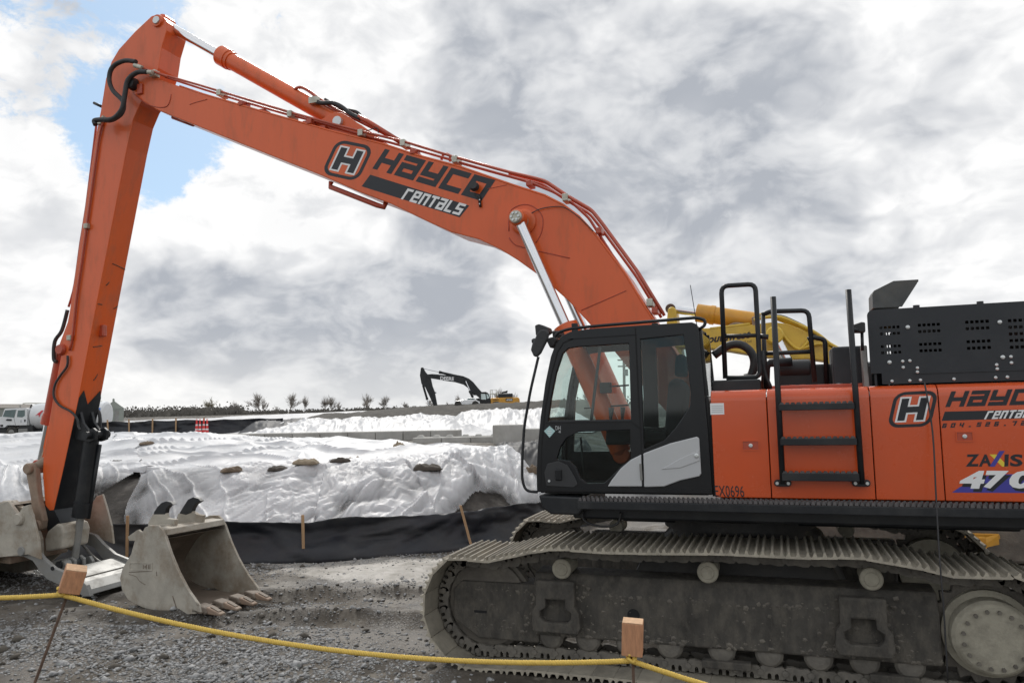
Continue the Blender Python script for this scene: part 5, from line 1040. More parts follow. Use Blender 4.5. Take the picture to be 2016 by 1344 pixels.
strip([(1380, 655), (1385, 742), (1388, 780)], -0.008, ya + 0.04, yb - 0.04, 'rear_pane', 'cab_glass'); bk_ = strip([(1388, 782), (1401, 970)], -0.03, ya, yb, 'rear_wall', 'cab_paint')
for y in (ya, yb - 0.04): strip([(1374, 645), (1384, 742), (1388, 780)], -0.03, y, y + 0.039, 'rear_post', 'cab_paint')
# door outline: gaps drawn as real narrow trim, latch panel, handle, lock
def trim(pix, w, y0, y1, name, m, parent=near):
    P = [np.array(p) for p in cx(pix)]; L, R = ribbon(P, w / 2); return MB().prism([tuple(p) for p in L] + [tuple(p) for p in R[::-1]], y0, y1).build(name, m, parent)
trim([(1251, 645), (1256, 760), (1262, 860), (1266, 972)], 0.014, YC0 - 0.002, YC0 - 0.0004, 'door_gap', 'antifreeze_dark')
trim([(1075, 832), (1243, 830), (1262, 846)], 0.012, YC0 - 0.004, YC0 - 0.0004, 'waist_seam', 'antifreeze_dark')
trim([(1118, 668), (1250, 659)], 0.010, YC0 - 0.004, YC0 - 0.0004, 'roof_seam', 'antifreeze_dark')
trim([(1064, 960), (1066, 880), (1074, 800), (1086, 735), (1098, 692), (1110, 674), (1128, 667)], 0.012, YC0 - 0.004, YC0 - 0.0004, 'door_seal', 'antifreeze_dark')
trim([(1083, 829), (1241, 827)], 0.02, YC0 + 0.004, YC0 + 0.02, 'window_rail', 'dark_plastic'); trim([(1162, 829), (1180, 682)], 0.028, YC0 + 0.030, YC0 + 0.045, 'window_divider', 'dark_plastic')
trim([(1073, 961), (1400, 968)], 0.03, YC0 - 0.010, YC0 - 0.0004, 'sill_trim', 'cab_paint')
mb = MB(); mb.prism(cx([(1076, 956), (1072, 930), (1078, 912), (1100, 907), (1118, 915), (1132, 938), (1138, 953), (1130, 959)]), YC0 - 0.012, YC0 - 0.0004); mb.build('latch_panel', 'dark_plastic', near, bevel=0.006)
mb = MB(); q = cx([(1094, 923), (1107, 945)]); mb.box((q[0][0], YC0 - 0.034, q[1][1]), (q[1][0], YC0 - 0.0125, q[0][1])); mb.build('door_handle', 'cab_paint', near, bevel=0.01)
q = at(1082, 946, YC0); MB().cyl((q[0], YC0 - 0.02, q[2]), (q[0], YC0 - 0.0125, q[2]), 0.013, 12).build('key_lock', 'bolt_metal', near)
s1 = cx([(1197, 957), (1205, 944), (1222, 922), (1243, 904), (1263, 894), (1264.5, 957)]); s2 = cx([(1267, 892), (1320, 872), (1372, 859), (1377, 862), (1381, 932), (1377, 937), (1340, 945), (1308, 957), (1268.5, 958)])
MB().prism(s1, YC0 - 0.022, YC0 - 0.0005).build('silver_panel', 'silver_panel', near, bevel=0.009, segs=3); p2 = MB().prism(s2, YC0 - 0.022, YC0 - 0.0005).build('silver_panel', 'silver_panel', near, bevel=0.009, segs=3)
mb = MB(); mb.prism(cx([(1302, 923), (1340, 902), (1376, 886), (1378, 906), (1340, 920)]), YC0 - 0.030, YC0 - 0.0225); mb.build('panel_crease', 'silver_panel', p2, bevel=0.006, segs=3)
q = at(1372, 896, YC0); MB().lathe((q[0], YC0 - 0.0305, q[2]), (q[0], YC0 - 0.042, q[2]), [(0, 0.022), (0.7, 0.022), (1, 0.012)], 16).build('panel_lock', 'bolt_metal', p2)
trim([(1262, 912), (1264, 944)], 0.022, YC0 - 0.036, YC0 - 0.0225, 'hinge', 'bare_steel')
d = cx([(1071, 848), (1082, 838), (1093, 848), (1082, 861)]); MB().prism(d, YC0 - 0.0016, YC0 - 0.0005).build('sticker', 'teal_decal', near)
for k in range(4):
    q = at(1082, 844 + 4 * k, YC0); w_ = 0.022 if k in (1, 2) else 0.012; MB().box((q[0] - w_, YC0 - 0.0026, q[2] - 0.003), (q[0] + w_, YC0 - 0.002, q[2] + 0.002)).build('sticker_print', 'white_decal', near)
bl, br, tl = at(1094, 846, YC0), at(1104, 846, YC0), at(1093.5, 838, YC0); font_text('DH', bl, br - bl, tl - bl, near, 'grey_decal'); bl, br, tl = at(1099, 852, YC0), at(1104, 852, YC0), at(1099, 847, YC0); font_text('4', bl, br - bl, tl - bl, near, 'grey_decal')
# roof rail, lamps, mirror and guard bar
MB().tube(xyz(rounded([(1090, 668), (1097, 655), (1120, 647), (1180, 641), (1300, 631), (1372, 625), (1388, 630), (1388, 640), (1374, 650)], 12), -1.40), 0.016, 8).build('roof_rail', 'black_paint', CAB)
for px in (1132, 1290): q = at(px, 646, -1.38); MB().box((q[0] - 0.03, -1.41, q[2] - 0.04), (q[0] + 0.03, -1.36, q[2] + 0.05)).build('rail_bracket', 'black_paint', CAB, bevel=0.006)
MB().prism(xz([(1058, 642), (1066, 639), (1083, 646), (1085, 655), (1075, 662), (1060, 662)], -1.25), -1.35, -1.18).build('roof_lamp', 'dark_plastic', CAB, bevel=0.012)
MB().prism(xz([(1090, 652), (1106, 652), (1108, 662), (1092, 666)], -1.0), -1.08, -0.9).build('roof_lamp', 'dark_plastic', CAB, bevel=0.012)
MB().prism(xz([(1079, 672), (1082, 666), (1094, 663), (1098, 668), (1094, 680), (1086, 686)], -1.38), -1.44, -1.30).build('marker_lamp', 'dark_plastic', CAB, bevel=0.012)
mir = MB(); m_out = xz([(1049, 690), (1051, 680), (1062, 656), (1068, 650), (1078, 649), (1084, 656), (1082, 668), (1068, 696), (1060, 704), (1054, 701)], -1.52); mir.prism(m_out, -1.60, -1.54); mir.build('mirror', 'dark_plastic', CAB, bevel=0.02, segs=3)
MB().tube(xyz([(1047, 688), (1050, 676), (1054, 668), (1062, 661)], -1.53), 0.010, 8).build('mirror_arm', 'black_paint', CAB); q = at(1053, 671, -1.5); MB().lathe((q[0] - 0.03, -1.5, q[2]), (q[0] + 0.03, -1.5, q[2]), [(0, 0.02), (0.3, 0.028), (0.7, 0.028), (1, 0.02)], 12).build('mirror_joint', 'dark_plastic', CAB)
MB().tube(xyz(rounded([(1060, 702), (1044, 770), (1032, 840), (1028, 900), (1028, 945), (1035, 966), (1058, 968)], 16), -1.46), 0.015, 8).build('guard_bar', 'black_paint', CAB)
# inside
Z = MB(); sx = at(1300, 800, -0.95)[0]
MB().prism([(sx - 0.30, 2.12), (sx + 0.18, 2.08), (sx + 0.2, 2.22), (sx - 0.28, 2.27)], -1.2, -0.72).build('seat_cushion', 'seat_cloth', CAB, bevel=0.04, segs=3)
MB().prism([(sx + 0.05, 2.2), (sx + 0.22, 2.2), (sx + 0.30, 2.75), (sx + 0.20, 2.86), (sx + 0.12, 2.8)], -1.19, -0.73).build('seat_back', 'seat_cloth', CAB, bevel=0.05, segs=3)
MB().prism([(sx + 0.17, 2.86), (sx + 0.29, 2.86), (sx + 0.29, 3.06), (sx + 0.24, 3.10), (sx + 0.19, 3.06)], -1.08, -0.84).build('headrest', 'seat_cloth', CAB, bevel=0.04, segs=3)
MB().box((sx - 0.25, -1.15, 1.752), (sx + 0.2, -0.78, 2.08)).build('seat_base', 'dark_plastic', CAB, bevel=0.03)
for y in (-1.27, -0.66): MB().prism([(sx - 0.52, 2.18), (sx + 0.1, 2.2), (sx + 0.1, 2.32), (sx - 0.5, 2.36)], y - 0.06, y + 0.06).build('console', 'dark_plastic', CAB, bevel=0.03); MB().tube([(sx - 0.45, y, 2.34), (sx - 0.46, y, 2.44), (sx - 0.45, y, 2.56)], [0.015, 0.015, 0.03], 10).build('joystick', 'dark_plastic', CAB)
MB().tube([(at(1150, 960, -1)[0], -0.95, 1.752), (at(1142, 900, -1)[0], -0.95, 2.25)], 0.012, 8).build('pedal_lever', 'dark_plastic', CAB)
q = at(1195, 765, -0.55); MB().box((q[0] - 0.06, -0.66, q[2] - 0.05), (q[0] + 0.06, -0.56, q[2] + 0.07)).build('monitor', 'dark_plastic', CAB, bevel=0.01)
for y_ in (758, 797): MB().tube([at(1150, y_ + 6, YC1 - 0.06), at(1238, y_, YC1 - 0.06)], 0.010, 8).build('grab_bar', 'black_paint', CAB)

# ---- boom
YB = -0.29
BOOM = thing('boom', None, None); BOOM.parent = EX
edge_top = [(275, 146), (300, 148), (325, 160), (353, 170), (400, 186), (519, 221), (647, 257), (757, 285), (817, 305), (906, 329), (1007, 364), (1072, 385), (1109, 404), (1140, 427), (1171, 461), (1197, 495), (1231, 540), (1265, 597), (1300, 652), (1340, 712), (1380, 775), (1405, 820)]
edge_bot = [(1385, 862), (1350, 850), (1270, 765), (1210, 692), (1155, 631), (1121, 594), (1092, 568), (1058, 540), (1019, 512), (985, 491), (942, 471), (888, 457), (846, 438), (769, 401), (712, 380), (629, 344), (520, 301), (400, 253), (340, 229), (308, 216)]
nose = [(280, 198), (262, 184), (252, 172), (252, 158), (262, 149)]
bp = xz(edge_top + edge_bot + nose, YB)
def lerp_poly(poly, f): return poly
body_mb = MB(); body_mb.prism(bp, YB, -YB); BODY = body_mb.build('boom_body', 'orange_paint', BOOM, bevel=0.012)
# raised seams and reinforcement plates
def weld(pix, Y=YB, r=0.010, m='red_pipe', name='weld_bead', sub=3): return MB().tube([np.array([p[0], Y - 0.002, p[2]]) for p in xyz(pix, Y)], r, 6, sub=sub).build(name, m, BODY)
weld([(262, 184), (290, 205), (318, 212), (332, 206), (337, 186)], r=0.008); weld([(374, 206), (385, 202), (408, 196)], r=0.006); weld([(1144, 611), (1233, 572)], r=0.006, sub=0)
weld([(1002, 455), (1003, 420), (1018, 406), (1040, 403), (1060, 414), (1069, 432), (1066, 458), (1055, 478)], r=0.007); weld([(1002, 468), (1012, 480), (1030, 487), (1122, 508)], r=0.007)
weld([(960, 372), (998, 364)], r=0.004, sub=0)
# edge flange along the top of the near plate
MB().tube([np.array([p[0], YB + 0.01, p[2] + 0.005]) for p in xyz(edge_top[3:20], YB)], 0.016, 6).build('edge_flange', 'orange_paint', BODY)
# lower foot bracket under the boom
mb = MB(); br_ = xyz([(652, 358), (650, 368), (742, 404), (756, 408), (760, 398)], -0.18); mb.tube(br_, 0.035, 8); mb.build('boom_rest', 'red_pipe', BODY)
mb = MB(); mb.tube(xyz([(340, 231), (381, 246)], -0.1), 0.03, 8); mb.build('boom_rest', 'red_pipe', BODY)
# nose pin
q = at(264, 167, YB); MB().lathe((q[0], YB - 0.10, q[2]), (q[0], -YB + 0.10, q[2]), [(0, 0.085), (0.1, 0.095), (0.9, 0.095), (1, 0.085)], 24).build('nose_pin', 'black_paint', BOOM)
mb = MB(); q = at(277, 175, YB); mb.box((q[0] - 0.05, YB - 0.03, q[2] - 0.09), (q[0] + 0.05, YB - 0.0005, q[2] + 0.07)); mb.build('pin_keeper', 'red_pipe', BOOM, bevel=0.01)
# boom cylinder pin
q = at(1020, 430, -0.5); MB().lathe((q[0], -0.62, q[2]), (q[0], 0.62, q[2]), [(0, 0.066), (0.015, 0.076), (0.985, 0.076), (1, 0.066)], 28).build('cylinder_pin', 'zinc', BOOM)
for k in range(6):
    a = k * math.pi / 3; MB().cyl((q[0] + 0.045 * math.cos(a), -0.635, q[2] + 0.045 * math.sin(a)), (q[0] + 0.045 * math.cos(a), -0.619, q[2] + 0.045 * math.sin(a)), 0.014, 6).build('pin_bolt', 'bolt_metal', BOOM)
MB().lathe((q[0], -0.335, q[2]), (q[0], 0.335, q[2]), [(0, 0.13), (0.03, 0.16), (0.97, 0.16), (1, 0.13)], 28).build('pin_boss', 'orange_paint', BOOM)
# lettering
hayco_logo(BOOM, YB, [(632, 342), (704, 358), (730, 291), (664, 274)], [(733, 332), (949, 396), (758, 293)], [(712, 367), (905, 428), (924, 405), (729, 344)], [(789, 392), (907, 425), (803, 371)])
for p in BOOM.children:
    pass
# small camera lamp fixed to the boom side
q = at(939, 374, YB); mb = MB(); mb.lathe((q[0], YB - 0.12, q[2] + 0.03), (q[0] - 0.01, YB - 0.02, q[2] + 0.02), [(0, 0.045), (0.6, 0.06), (1, 0.04)], 16); mb.build('camera', 'dark_plastic', BOOM)
mb = MB(); a, b, c = at(938, 384, YB), at(945, 390, YB), at(947, 408, YB); mb.tube([a + np.array([0, -0.06, 0]), b + np.array([0, -0.03, 0]), c + np.array([0, -0.02, 0])], 0.018, 8); mb.build('camera_bracket', 'black_paint', BOOM)
for z in (395, 403): w_ = at(946.5, z, YB); MB().cyl((w_[0], YB - 0.045, w_[2]), (w_[0], YB - 0.03, w_[2]), 0.008, 8).build('bolt', 'bolt_metal', BOOM)
# cylinder: rod and barrel between two points
def cylinder(p0, p1, split, rr, rb, parent, mat_b='orange_paint', eye=0.12, head=1.22, name='hydraulic_cylinder', rod_mat='chrome', eye_mat=None):
    # p0 rod end, p1 barrel end
    p0, p1 = np.array(p0, float), np.array(p1, float); c = thing(name, None, None); c.parent = parent
    if parent.name in WORLD_ROOT: c.matrix_parent_inverse = WORLD_ROOT[parent.name]
    s = p0 + (p1 - p0) * split
    d = (p1 - p0) / np.linalg.norm(p1 - p0); hl = rb * 2.0
    MB().cyl(p0, s, rr, 24).build('rod', rod_mat, c)
    L = np.linalg.norm(p1 - s); MB().lathe(s, p1, [(0, rb * 0.8), (0.01, rb * head), (hl / L * 0.8, rb * head), (hl / L * 0.81, rb * 1.12), (hl / L * 1.05, rb * 1.12), (hl / L * 1.06, rb), (0.97, rb), (1.0, rb * 0.75)], 28).build('barrel', mat_b, c)
    for p in (p0, p1): MB().lathe(p - np.array([0, eye * 0.9, 0]), p + np.array([0, eye * 0.9, 0]), [(0, eye * 0.85), (0.08, eye), (0.92, eye), (1, eye * 0.85)], 22).build('eye', eye_mat or mat_b, c)
    return c
for sgn in (-1, 1):
    Y = sgn * 0.48; a = at(1020, 430, -0.48); k_ = at(1112, 638, -0.48); e_ = a + (k_ - a) * 2.15
    a = np.array([a[0], Y, a[2]]); e_ = np.array([e_[0], Y, e_[2]]); cylinder(a, e_, 1 / 2.15 + 0.0, 0.062, 0.118, EX, eye=0.098)
# arm cylinder on top of the boom
a, b = at(326, 48, 0), at(668, 240, 0); s = at(434, 108, 0)
cylinder(a, b, np.linalg.norm(s - a) / np.linalg.norm(b - a), 0.068, 0.122, EX, eye=0.12)
for Y in (-0.17, 0.13):
    mb = MB(); mb.prism(xz([(610, 250), (648, 228), (660, 222), (676, 224), (690, 232), (770, 290), (700, 275)], -0.15), Y, Y + 0.04); mb.build('cylinder_bracket', 'orange_paint', BOOM, bevel=0.008)
q = at(666, 240, -0.18); MB().cyl((q[0], -0.22, q[2]), (q[0], 0.22, q[2]), 0.068, 22).build('bracket_pin', 'bolt_metal', BOOM)
# pipes along the boom
pipeA = [(300, 140), (320, 147), (400, 170), (573, 222), (662, 246), (713, 259), (796, 279), (897, 310), (998, 338), (1050, 350), (1072, 356), (1115, 385), (1163, 413), (1183, 438), (1254, 535), (1304, 617)]
def shift(pix, dx, dy): return [(x + dx, y + dy) for x, y in pix]
PIPES = [(pipeA, -0.27, 0.017), ([(326, 152), (400, 176), (478, 200), (560, 224), (640, 244), (700, 262), (830, 298), (940, 330), (1040, 358), (1090, 378), (1130, 402), (1160, 430), (1190, 478), (1240, 556), (1288, 630)], -0.20, 0.017),
         (shift(pipeA[7:], -2, 8), -0.12, 0.017), (shift(pipeA[7:], 2, 0), 0.02, 0.019), (shift(pipeA[8:], 4, 4), 0.14, 0.019)]
for pl, Y, r in PIPES: MB().tube(xyz(rounded(pl, 9), Y), r, 8).build('hydraulic_pipe', 'red_pipe', BOOM)
MB().tube(xyz([(1040, 424), (1062, 412), (1090, 407), (1112, 409), (1140, 428), (1168, 455)], YB - 0.03), 0.006, 6, sub=4).build('grease_line', 'rubber_hose', BOOM)
for i, (px, py) in enumerate(((434, 184), (478, 205), (573, 226), (612, 241), (712, 263), (795, 283), (815, 300), (897, 315), (1043, 362), (1114, 390), (1180, 455), (1280, 596), (1290, 612))):
    q = at(px, py, -0.25); z = i in (0, 2, 4, 5, 7, 9, 11); h = 0.045 if z else 0.035
    MB().box((q[0] - 0.035, -0.305, q[2] - h), (q[0] + 0.035, -0.12, q[2] + h)).build('pipe_clamp', 'zinc' if z else 'red_pipe', BOOM, bevel=0.008)
for px, py in ((478, 203), (519, 217), (606, 240), (638, 250), (820, 303)):                    # little feet that carry the pipes
    q = at(px, py, -0.2); MB().box((q[0] - 0.05, -0.26, q[2] - 0.07), (q[0] + 0.05, -0.1, q[2])).build('pipe_foot', 'red_pipe', BOOM, bevel=0.01)
# pipes and hoses at the arm cylinder base
MB().tube(xyz([(580, 176), (592, 172), (606, 178), (625, 192), (660, 215), (710, 240), (800, 285)], -0.08), 0.022, 8, sub=3).build('hydraulic_pipe', 'red_pipe', BOOM)
MB().tube(xyz([(612, 196), (632, 203), (655, 203), (672, 210), (690, 224), (711, 234)], -0.16), 0.030, 10, sub=4).build('hose', 'rubber_hose', BOOM)
MB().tube(xyz([(640, 196), (668, 214), (700, 220), (712, 232)], 0.1), 0.026, 10, sub=4).build('hose', 'rubber_hose', BOOM)
MB().tube(xyz([(706, 230), (722, 238), (792, 282)], -0.16), 0.034, 8).build('hydraulic_pipe', 'red_pipe', BOOM)
MB().tube(xyz([(745, 262), (742, 252), (728, 256), (718, 258)], -0.2), 0.006, 6, sub=3).build('wire', 'rubber_hose', BOOM)
MB().box(tuple(at(611, 199, -0.19) - np.array([0.03, 0, 0.03])), tuple(at(621, 193, -0.19) + np.array([0.02, 0.1, 0.03]))).build('hose_fitting', 'zinc', BOOM)
mb = MB(); mb.tube(xyz([(869, 315), (872, 305), (880, 303), (886, 306), (886, 318)], -0.15), 0.018, 8); mb.build('lifting_eye', 'red_pipe', BOOM)

# ---- arm
YS = -0.20
ARM = thing('arm', None, None); ARM.parent = EX
ap = xz([(308, 29), (298, 32), (266, 62), (234, 97), (219, 122), (208, 156), (203, 188), (198, 219), (188, 269), (166, 419), (149, 530), (137, 612), (116, 722), (106, 775), (93, 850), (85, 900), (84, 935), (88, 985), (94, 1040), (100, 1080), (122, 1078), (124, 1040), (106, 1003), (124, 926), (155, 783), (173, 688), (190, 599), (225, 419), (250, 290), (262, 237), (275, 206), (300, 170), (312, 134), (318, 94), (328, 60), (329, 44), (322, 34)], YS)
abody = MB().prism(ap, YS, -YS).build('arm_body', 'orange_paint', ARM, bevel=0.010)
q = at(311, 42, YS); MB().lathe((q[0], YS - 0.05, q[2]), (q[0], -YS + 0.05, q[2]), [(0, 0.055), (0.02, 0.06), (0.98, 0.06), (1, 0.055)], 22).build('arm_pin', 'bolt_metal', ARM)
mb = MB(); mb.lathe((q[0], YS - 0.03, q[2]), (q[0], YS - 0.0005, q[2]), [(0, 0.09), (1, 0.10)], 22); mb.build('pin_boss', 'orange_paint', ARM)
# black paint below: thin wrap plates on the inner face
def inner_plate(y_from, y_to, grow_, m, name):       # plate lying on the face that looks back at the machine
    pass
inn = [(155, 783), (124, 926), (106, 1003)]
P3 = xz(inn, YS)
mb = MB(); up_ = xz([(160, 760)], YS)[0]; n_ = np.array([0.98, -0.17])
zz = [(P3[0][0] + 0.006, P3[0][1]), (P3[1][0] + 0.006, P3[1][1]), (P3[2][0] + 0.006, P3[2][1])]
slope = (np.array(P3[0]) - np.array(P3[2])); slope = slope / np.linalg.norm(slope)
f0 = [(zz[0], YS), ((zz[0][0] + slope[0] * 0.12, zz[0][1] + slope[1] * 0.12), YS + 0.06), ((zz[0][0] - slope[0] * 0.10, zz[0][1] - slope[1] * 0.10), -0.02), ((zz[0][0] + slope[0] * 0.12, zz[0][1] + slope[1] * 0.12), -YS - 0.04), (zz[0], -YS), (zz[1], -YS), (zz[2], -YS), (zz[2], YS), (zz[1], YS)]
pts = [(p[0], y, p[1]) for p, y in f0]; mb = MB(); mb.extrude(pts, (-0.003, 0, 0)); mb.build('black_paint_patch', 'black_paint', abody, fix=True)
P4 = xz([(106, 1003), (124, 1040), (122, 1078)], YS); pl_ = MB()
for j in range(2): pl_.add([(P4[j][0] + 0.004, YS, P4[j][1]), (P4[j + 1][0] + 0.004, YS, P4[j + 1][1]), (P4[j + 1][0] + 0.004, -YS, P4[j + 1][1]), (P4[j][0] + 0.004, -YS, P4[j][1])], [(0, 1, 2, 3)])
pl_.build('black_paint_patch', 'black_paint', abody)
mb = MB(); mb.prism(xz([(88, 992), (98, 1004), (107, 1003), (124.5, 1040), (122.5, 1079), (99.5, 1081), (93.5, 1040)], YS), YS - 0.004, YS - 0.0005); mb.build('black_paint_patch', 'black_paint', abody)
# thumb cylinder brackets, cylinder and rod
for Y in (-0.13, 0.07):
    mb = MB(); mb.prism(xz([(152, 800), (158, 800), (166, 832), (176, 846), (186, 842), (192, 848), (190, 866), (178, 870), (140, 862)], -0.1), Y, Y + 0.05); mb.build('thumb_bracket', 'black_paint', ARM, bevel=0.008)
q = at(180, 856, -0.1); MB().cyl((q[0], -0.22, q[2]), (q[0], 0.2, q[2]), 0.06, 18).build('thumb_pin', 'black_paint', ARM)
t0, t1 = at(181, 856, 0.0), at(146, 1108, 0.0); ts = t0 + (t1 - t0) * 0.645
c = cylinder(t1, t0, 1 - 0.645, 0.052, 0.112, EX, mat_b='black_paint', eye=0.09, head=1.12, rod_mat='bare_steel')
dd = (t1 - t0) / np.linalg.norm(t1 - t0); pa, pb = t0 + dd * 0.15 + np.array([0.13, 0.05, 0]), ts + np.array([0.10, 0.05, -0.02]); MB().tube([pa, pb], 0.03, 8).build('cylinder_pipe', 'black_paint', c)
# link side bracket with torn lug on the inner face, scratches
mb = MB(); w0 = at(200, 650, -0.02); mb.box((w0[0] - 0.02, -0.06, w0[2] - 0.10), (w0[0] + 0.07, 0.02, w0[2] + 0.08)); mb.build('lug', 'red_pipe', ARM, bevel=0.015)
# pipes down the arm, valve and hoses
MB().tube(xyz([(203, 240), (194, 275), (176, 405), (163, 500), (150, 590), (143, 660), (137, 690)], YS - 0.025), 0.017, 8, sub=2).build('hydraulic_pipe', 'red_pipe', ARM)
MB().tube(xyz([(190, 240), (187, 268), (170, 405), (158, 480), (150, 540), (144, 574), (135, 604)], YS + 0.04), 0.017, 8, sub=2).build('hydraulic_pipe', 'red_pipe', ARM)
for px, py in ((174, 446), (141, 665), (200, 242)):
    q = at(px, py, YS); MB().box((q[0] - 0.04, YS - 0.06, q[2] - 0.04), (q[0] + 0.04, YS - 0.0005, q[2] + 0.04)).build('pipe_clamp', 'zinc', ARM, bevel=0.008)
MB().tube(xyz([(133, 610), (122, 650), (108, 672), (106, 706), (112, 712)], YS + 0.05), 0.028, 10, sub=5).build('hose', 'rubber_hose', ARM)
MB().tube(xyz([(268, 122), (245, 120), (222, 132), (215, 155), (222, 178), (242, 200), (240, 222), (222, 236), (205, 237)], YS - 0.05 - 0.12), 0.034, 10, sub=5).build('hose', 'rubber_hose', ARM)
MB().tube(xyz([(290, 142), (270, 143), (252, 158), (246, 185), (240, 215), (222, 234), (196, 236), (186, 238), (188, 246)], YS - 0.05 - 0.16), 0.036, 10, sub=5).build('hose', 'rubber_hose', ARM)
for a_, b_, Y in (((265, 129), (280, 134), YS - 0.17), ((284, 142), (300, 143), YS - 0.2), ((198, 240), (206, 230), YS - 0.14)): MB().cyl(at(*a_, Y), at(*b_, Y), 0.034, 12).build('hose_fitting', 'zinc', ARM)
MB().tube(xyz([(278, 134), (300, 140), (330, 152)], YS - 0.15), 0.018, 8).build('hydraulic_pipe', 'red_pipe', ARM); q = at(302, 145, -0.33); MB().box((q[0] - 0.05, -0.36, q[2] - 0.05), (q[0] + 0.05, -0.25, q[2] + 0.05)).build('pipe_clamp', 'zinc', ARM, bevel=0.01)
MB().tube(xyz([(185, 203), (200, 210)], YS + 0.1), 0.022, 8).build('stop', 'black_paint', ARM)
q = at(122, 688, YS); MB().lathe((q[0], YS - 0.06, q[2]), (q[0], 0.2, q[2]), [(0, 0.07), (0.1, 0.09), (0.9, 0.09), (1, 0.07)], 20).build('cylinder_boss', 'red_pipe', ARM)
mb = MB(); mb.prism(xz([(138, 625), (146, 640), (132, 690), (120, 690), (116, 684)], YS + 0.02), YS + 0.006, YS + 0.05); mb.build('gusset', 'orange_paint', ARM, bevel=0.006)
MB().tube(xyz([(133, 700), (132, 720), (118, 740), (108, 758), (106, 780), (118, 798), (140, 810), (152, 825), (154, 838), (158, 846)], YS - 0.03), 0.017, 8, sub=4).build('hose', 'rubber_hose', ARM)
MB().tube(xyz([(186, 800), (195, 812), (197, 832), (193, 850), (186, 858)], 0.22), 0.026, 8, sub=4).build('hose', 'rubber_hose', ARM)
for px, py in ((166, 500), (155, 330 + 170), (150, 560)): pass
a, b = at(122, 690, -0.02), at(78, 915, -0.02); cylinder(b, a, 0.35, 0.05, 0.085, EX, mat_b='red_pipe', eye=0.085)
# scuffs left on the inner face of the arm
def face_x(y):                                       # the inner (machine side) edge of the arm at pixel height y, near face
    return float(np.interp(y, [237, 290, 419, 599, 688, 783], [262, 250, 225, 190, 173, 155]))
for (py, y0, y1, dz) in ((516, -0.06, 0.19, -0.05), (598, -0.18, -0.10, 0.0), (603, 0.12, 0.19, 0.05), (682, -0.12, 0.04, 0.03), (748, 0.0, 0.06, 0.10), (560, -0.1, -0.05, 0.06)):
    q = at(face_x(py), py, YS); mb = MB(); mb.tube([(q[0] + 0.003, y0, q[2]), (q[0] + 0.003 + 0.1 * dz, (y0 + y1) / 2, q[2] + dz * 0.4), (q[0] + 0.003 + 0.16 * dz, y1, q[2] + dz)], 0.007, 5, sub=3); mb.build('scuff', 'rust_wire', abody)
for (pa, pb, Y) in (((170, 300), (150, 560), 0), ((1060, 450), (1180, 520), 1), ((500, 262), (560, 284), 1), ((840, 420), (880, 432), 1)): pass

# ---- bucket link, bucket and thumb at the end of the arm
lk = at(68, 921, -0.22); lb = at(84, 1032, -0.22)
for Y in (-0.30, 0.20):
    d_ = np.array([lb[0] - lk[0], lb[2] - lk[2]]); L = np.linalg.norm(d_); d_ /= L; n_ = np.array([-d_[1], d_[0]])
    def pt(s, w): p = np.array([lk[0], lk[2]]) + d_ * s * L + n_ * w; return (p[0], p[1])
    MB().prism([pt(-0.1, 0.02), pt(-0.06, 0.085), pt(0.05, 0.10), pt(0.5, 0.075), pt(0.95, 0.115), pt(1.08, 0.06), pt(1.1, -0.06), pt(0.95, -0.115), pt(0.5, -0.075), pt(0.05, -0.10), pt(-0.06, -0.085)], Y, Y + 0.10).build('bucket_link', 'rust_steel', EX, bevel=0.02)
MB().lathe((lk[0], -0.36, lk[2]), (lk[0], 0.34, lk[2]), [(0, 0.07), (0.03, 0.085), (0.97, 0.085), (1, 0.07)], 22).build('link_pin', 'rust_steel', EX)
MB().lathe((lb[0], -0.34, lb[2]), (lb[0], 0.32, lb[2]), [(0, 0.07), (0.03, 0.08), (0.97, 0.08), (1, 0.07)], 22).build('link_pin', 'rust_steel', EX)
mb = MB(); e2 = at(100, 900, -0.1); mb.tube([lk, e2], 0.07, 12); mb.build('side_link', 'rust_steel', EX)
BK = thing('bucket', None, None); BK.parent = EX
side = [(62, 992), (50, 996), (40, 1012), (20, 985), (0, 992), (-60, 1000), (-130, 1030), (-170, 1100), (-150, 1170), (-60, 1150), (0, 1096), (60, 1090), (84, 1100), (80, 1060), (70, 1020)]
sp_ = xz(side, -0.62)
for Y in (-0.66, 0.62): MB().prism(sp_, Y, Y + 0.04).build('side_plate', 'bucket_steel', BK, bevel=0.008)
mb = MB(); shell = xz([(0, 992), (-60, 1000), (-130, 1030), (-170, 1100), (-150, 1170)], -0.62); mb.prism(shell + [(p[0] + 0.04, p[1] - 0.035) for p in shell[::-1]], -0.62, 0.62); mb.build('shell', 'bucket_steel', BK, fix=True)
for Y in (-0.36, 0.24): MB().prism(xz([(18, 1000), (10, 985), (30, 984), (44, 996), (62, 1000), (82, 1060), (84, 1100), (60, 1090), (0, 1050), (-40, 1010)], -0.3), Y, Y + 0.10).build('bucket_ear', 'bucket_steel', BK, bevel=0.015)
MB().prism(xz([(0, 988), (20, 985), (40, 1012), (62, 992), (60, 1094), (0, 1094)], -0.5), -0.55, -0.48).build('ear_plate', 'bucket_steel', BK, bevel=0.015)
q = at(47, 1020, -0.6); MB().lathe((q[0], -0.72, q[2]), (q[0], -0.5, q[2]), [(0, 0.075), (0.1, 0.09), (1, 0.10)], 22).build('ear_boss', 'bucket_steel', BK)
q = at(108, 1062, -0.1); MB().prism(xz([(88, 1062), (94, 1045), (112, 1030), (122, 1034), (126, 1048), (122, 1080), (90, 1086)], -0.25), -0.26, 0.22).build('quick_hitch', 'bucket_steel', BK, bevel=0.03)
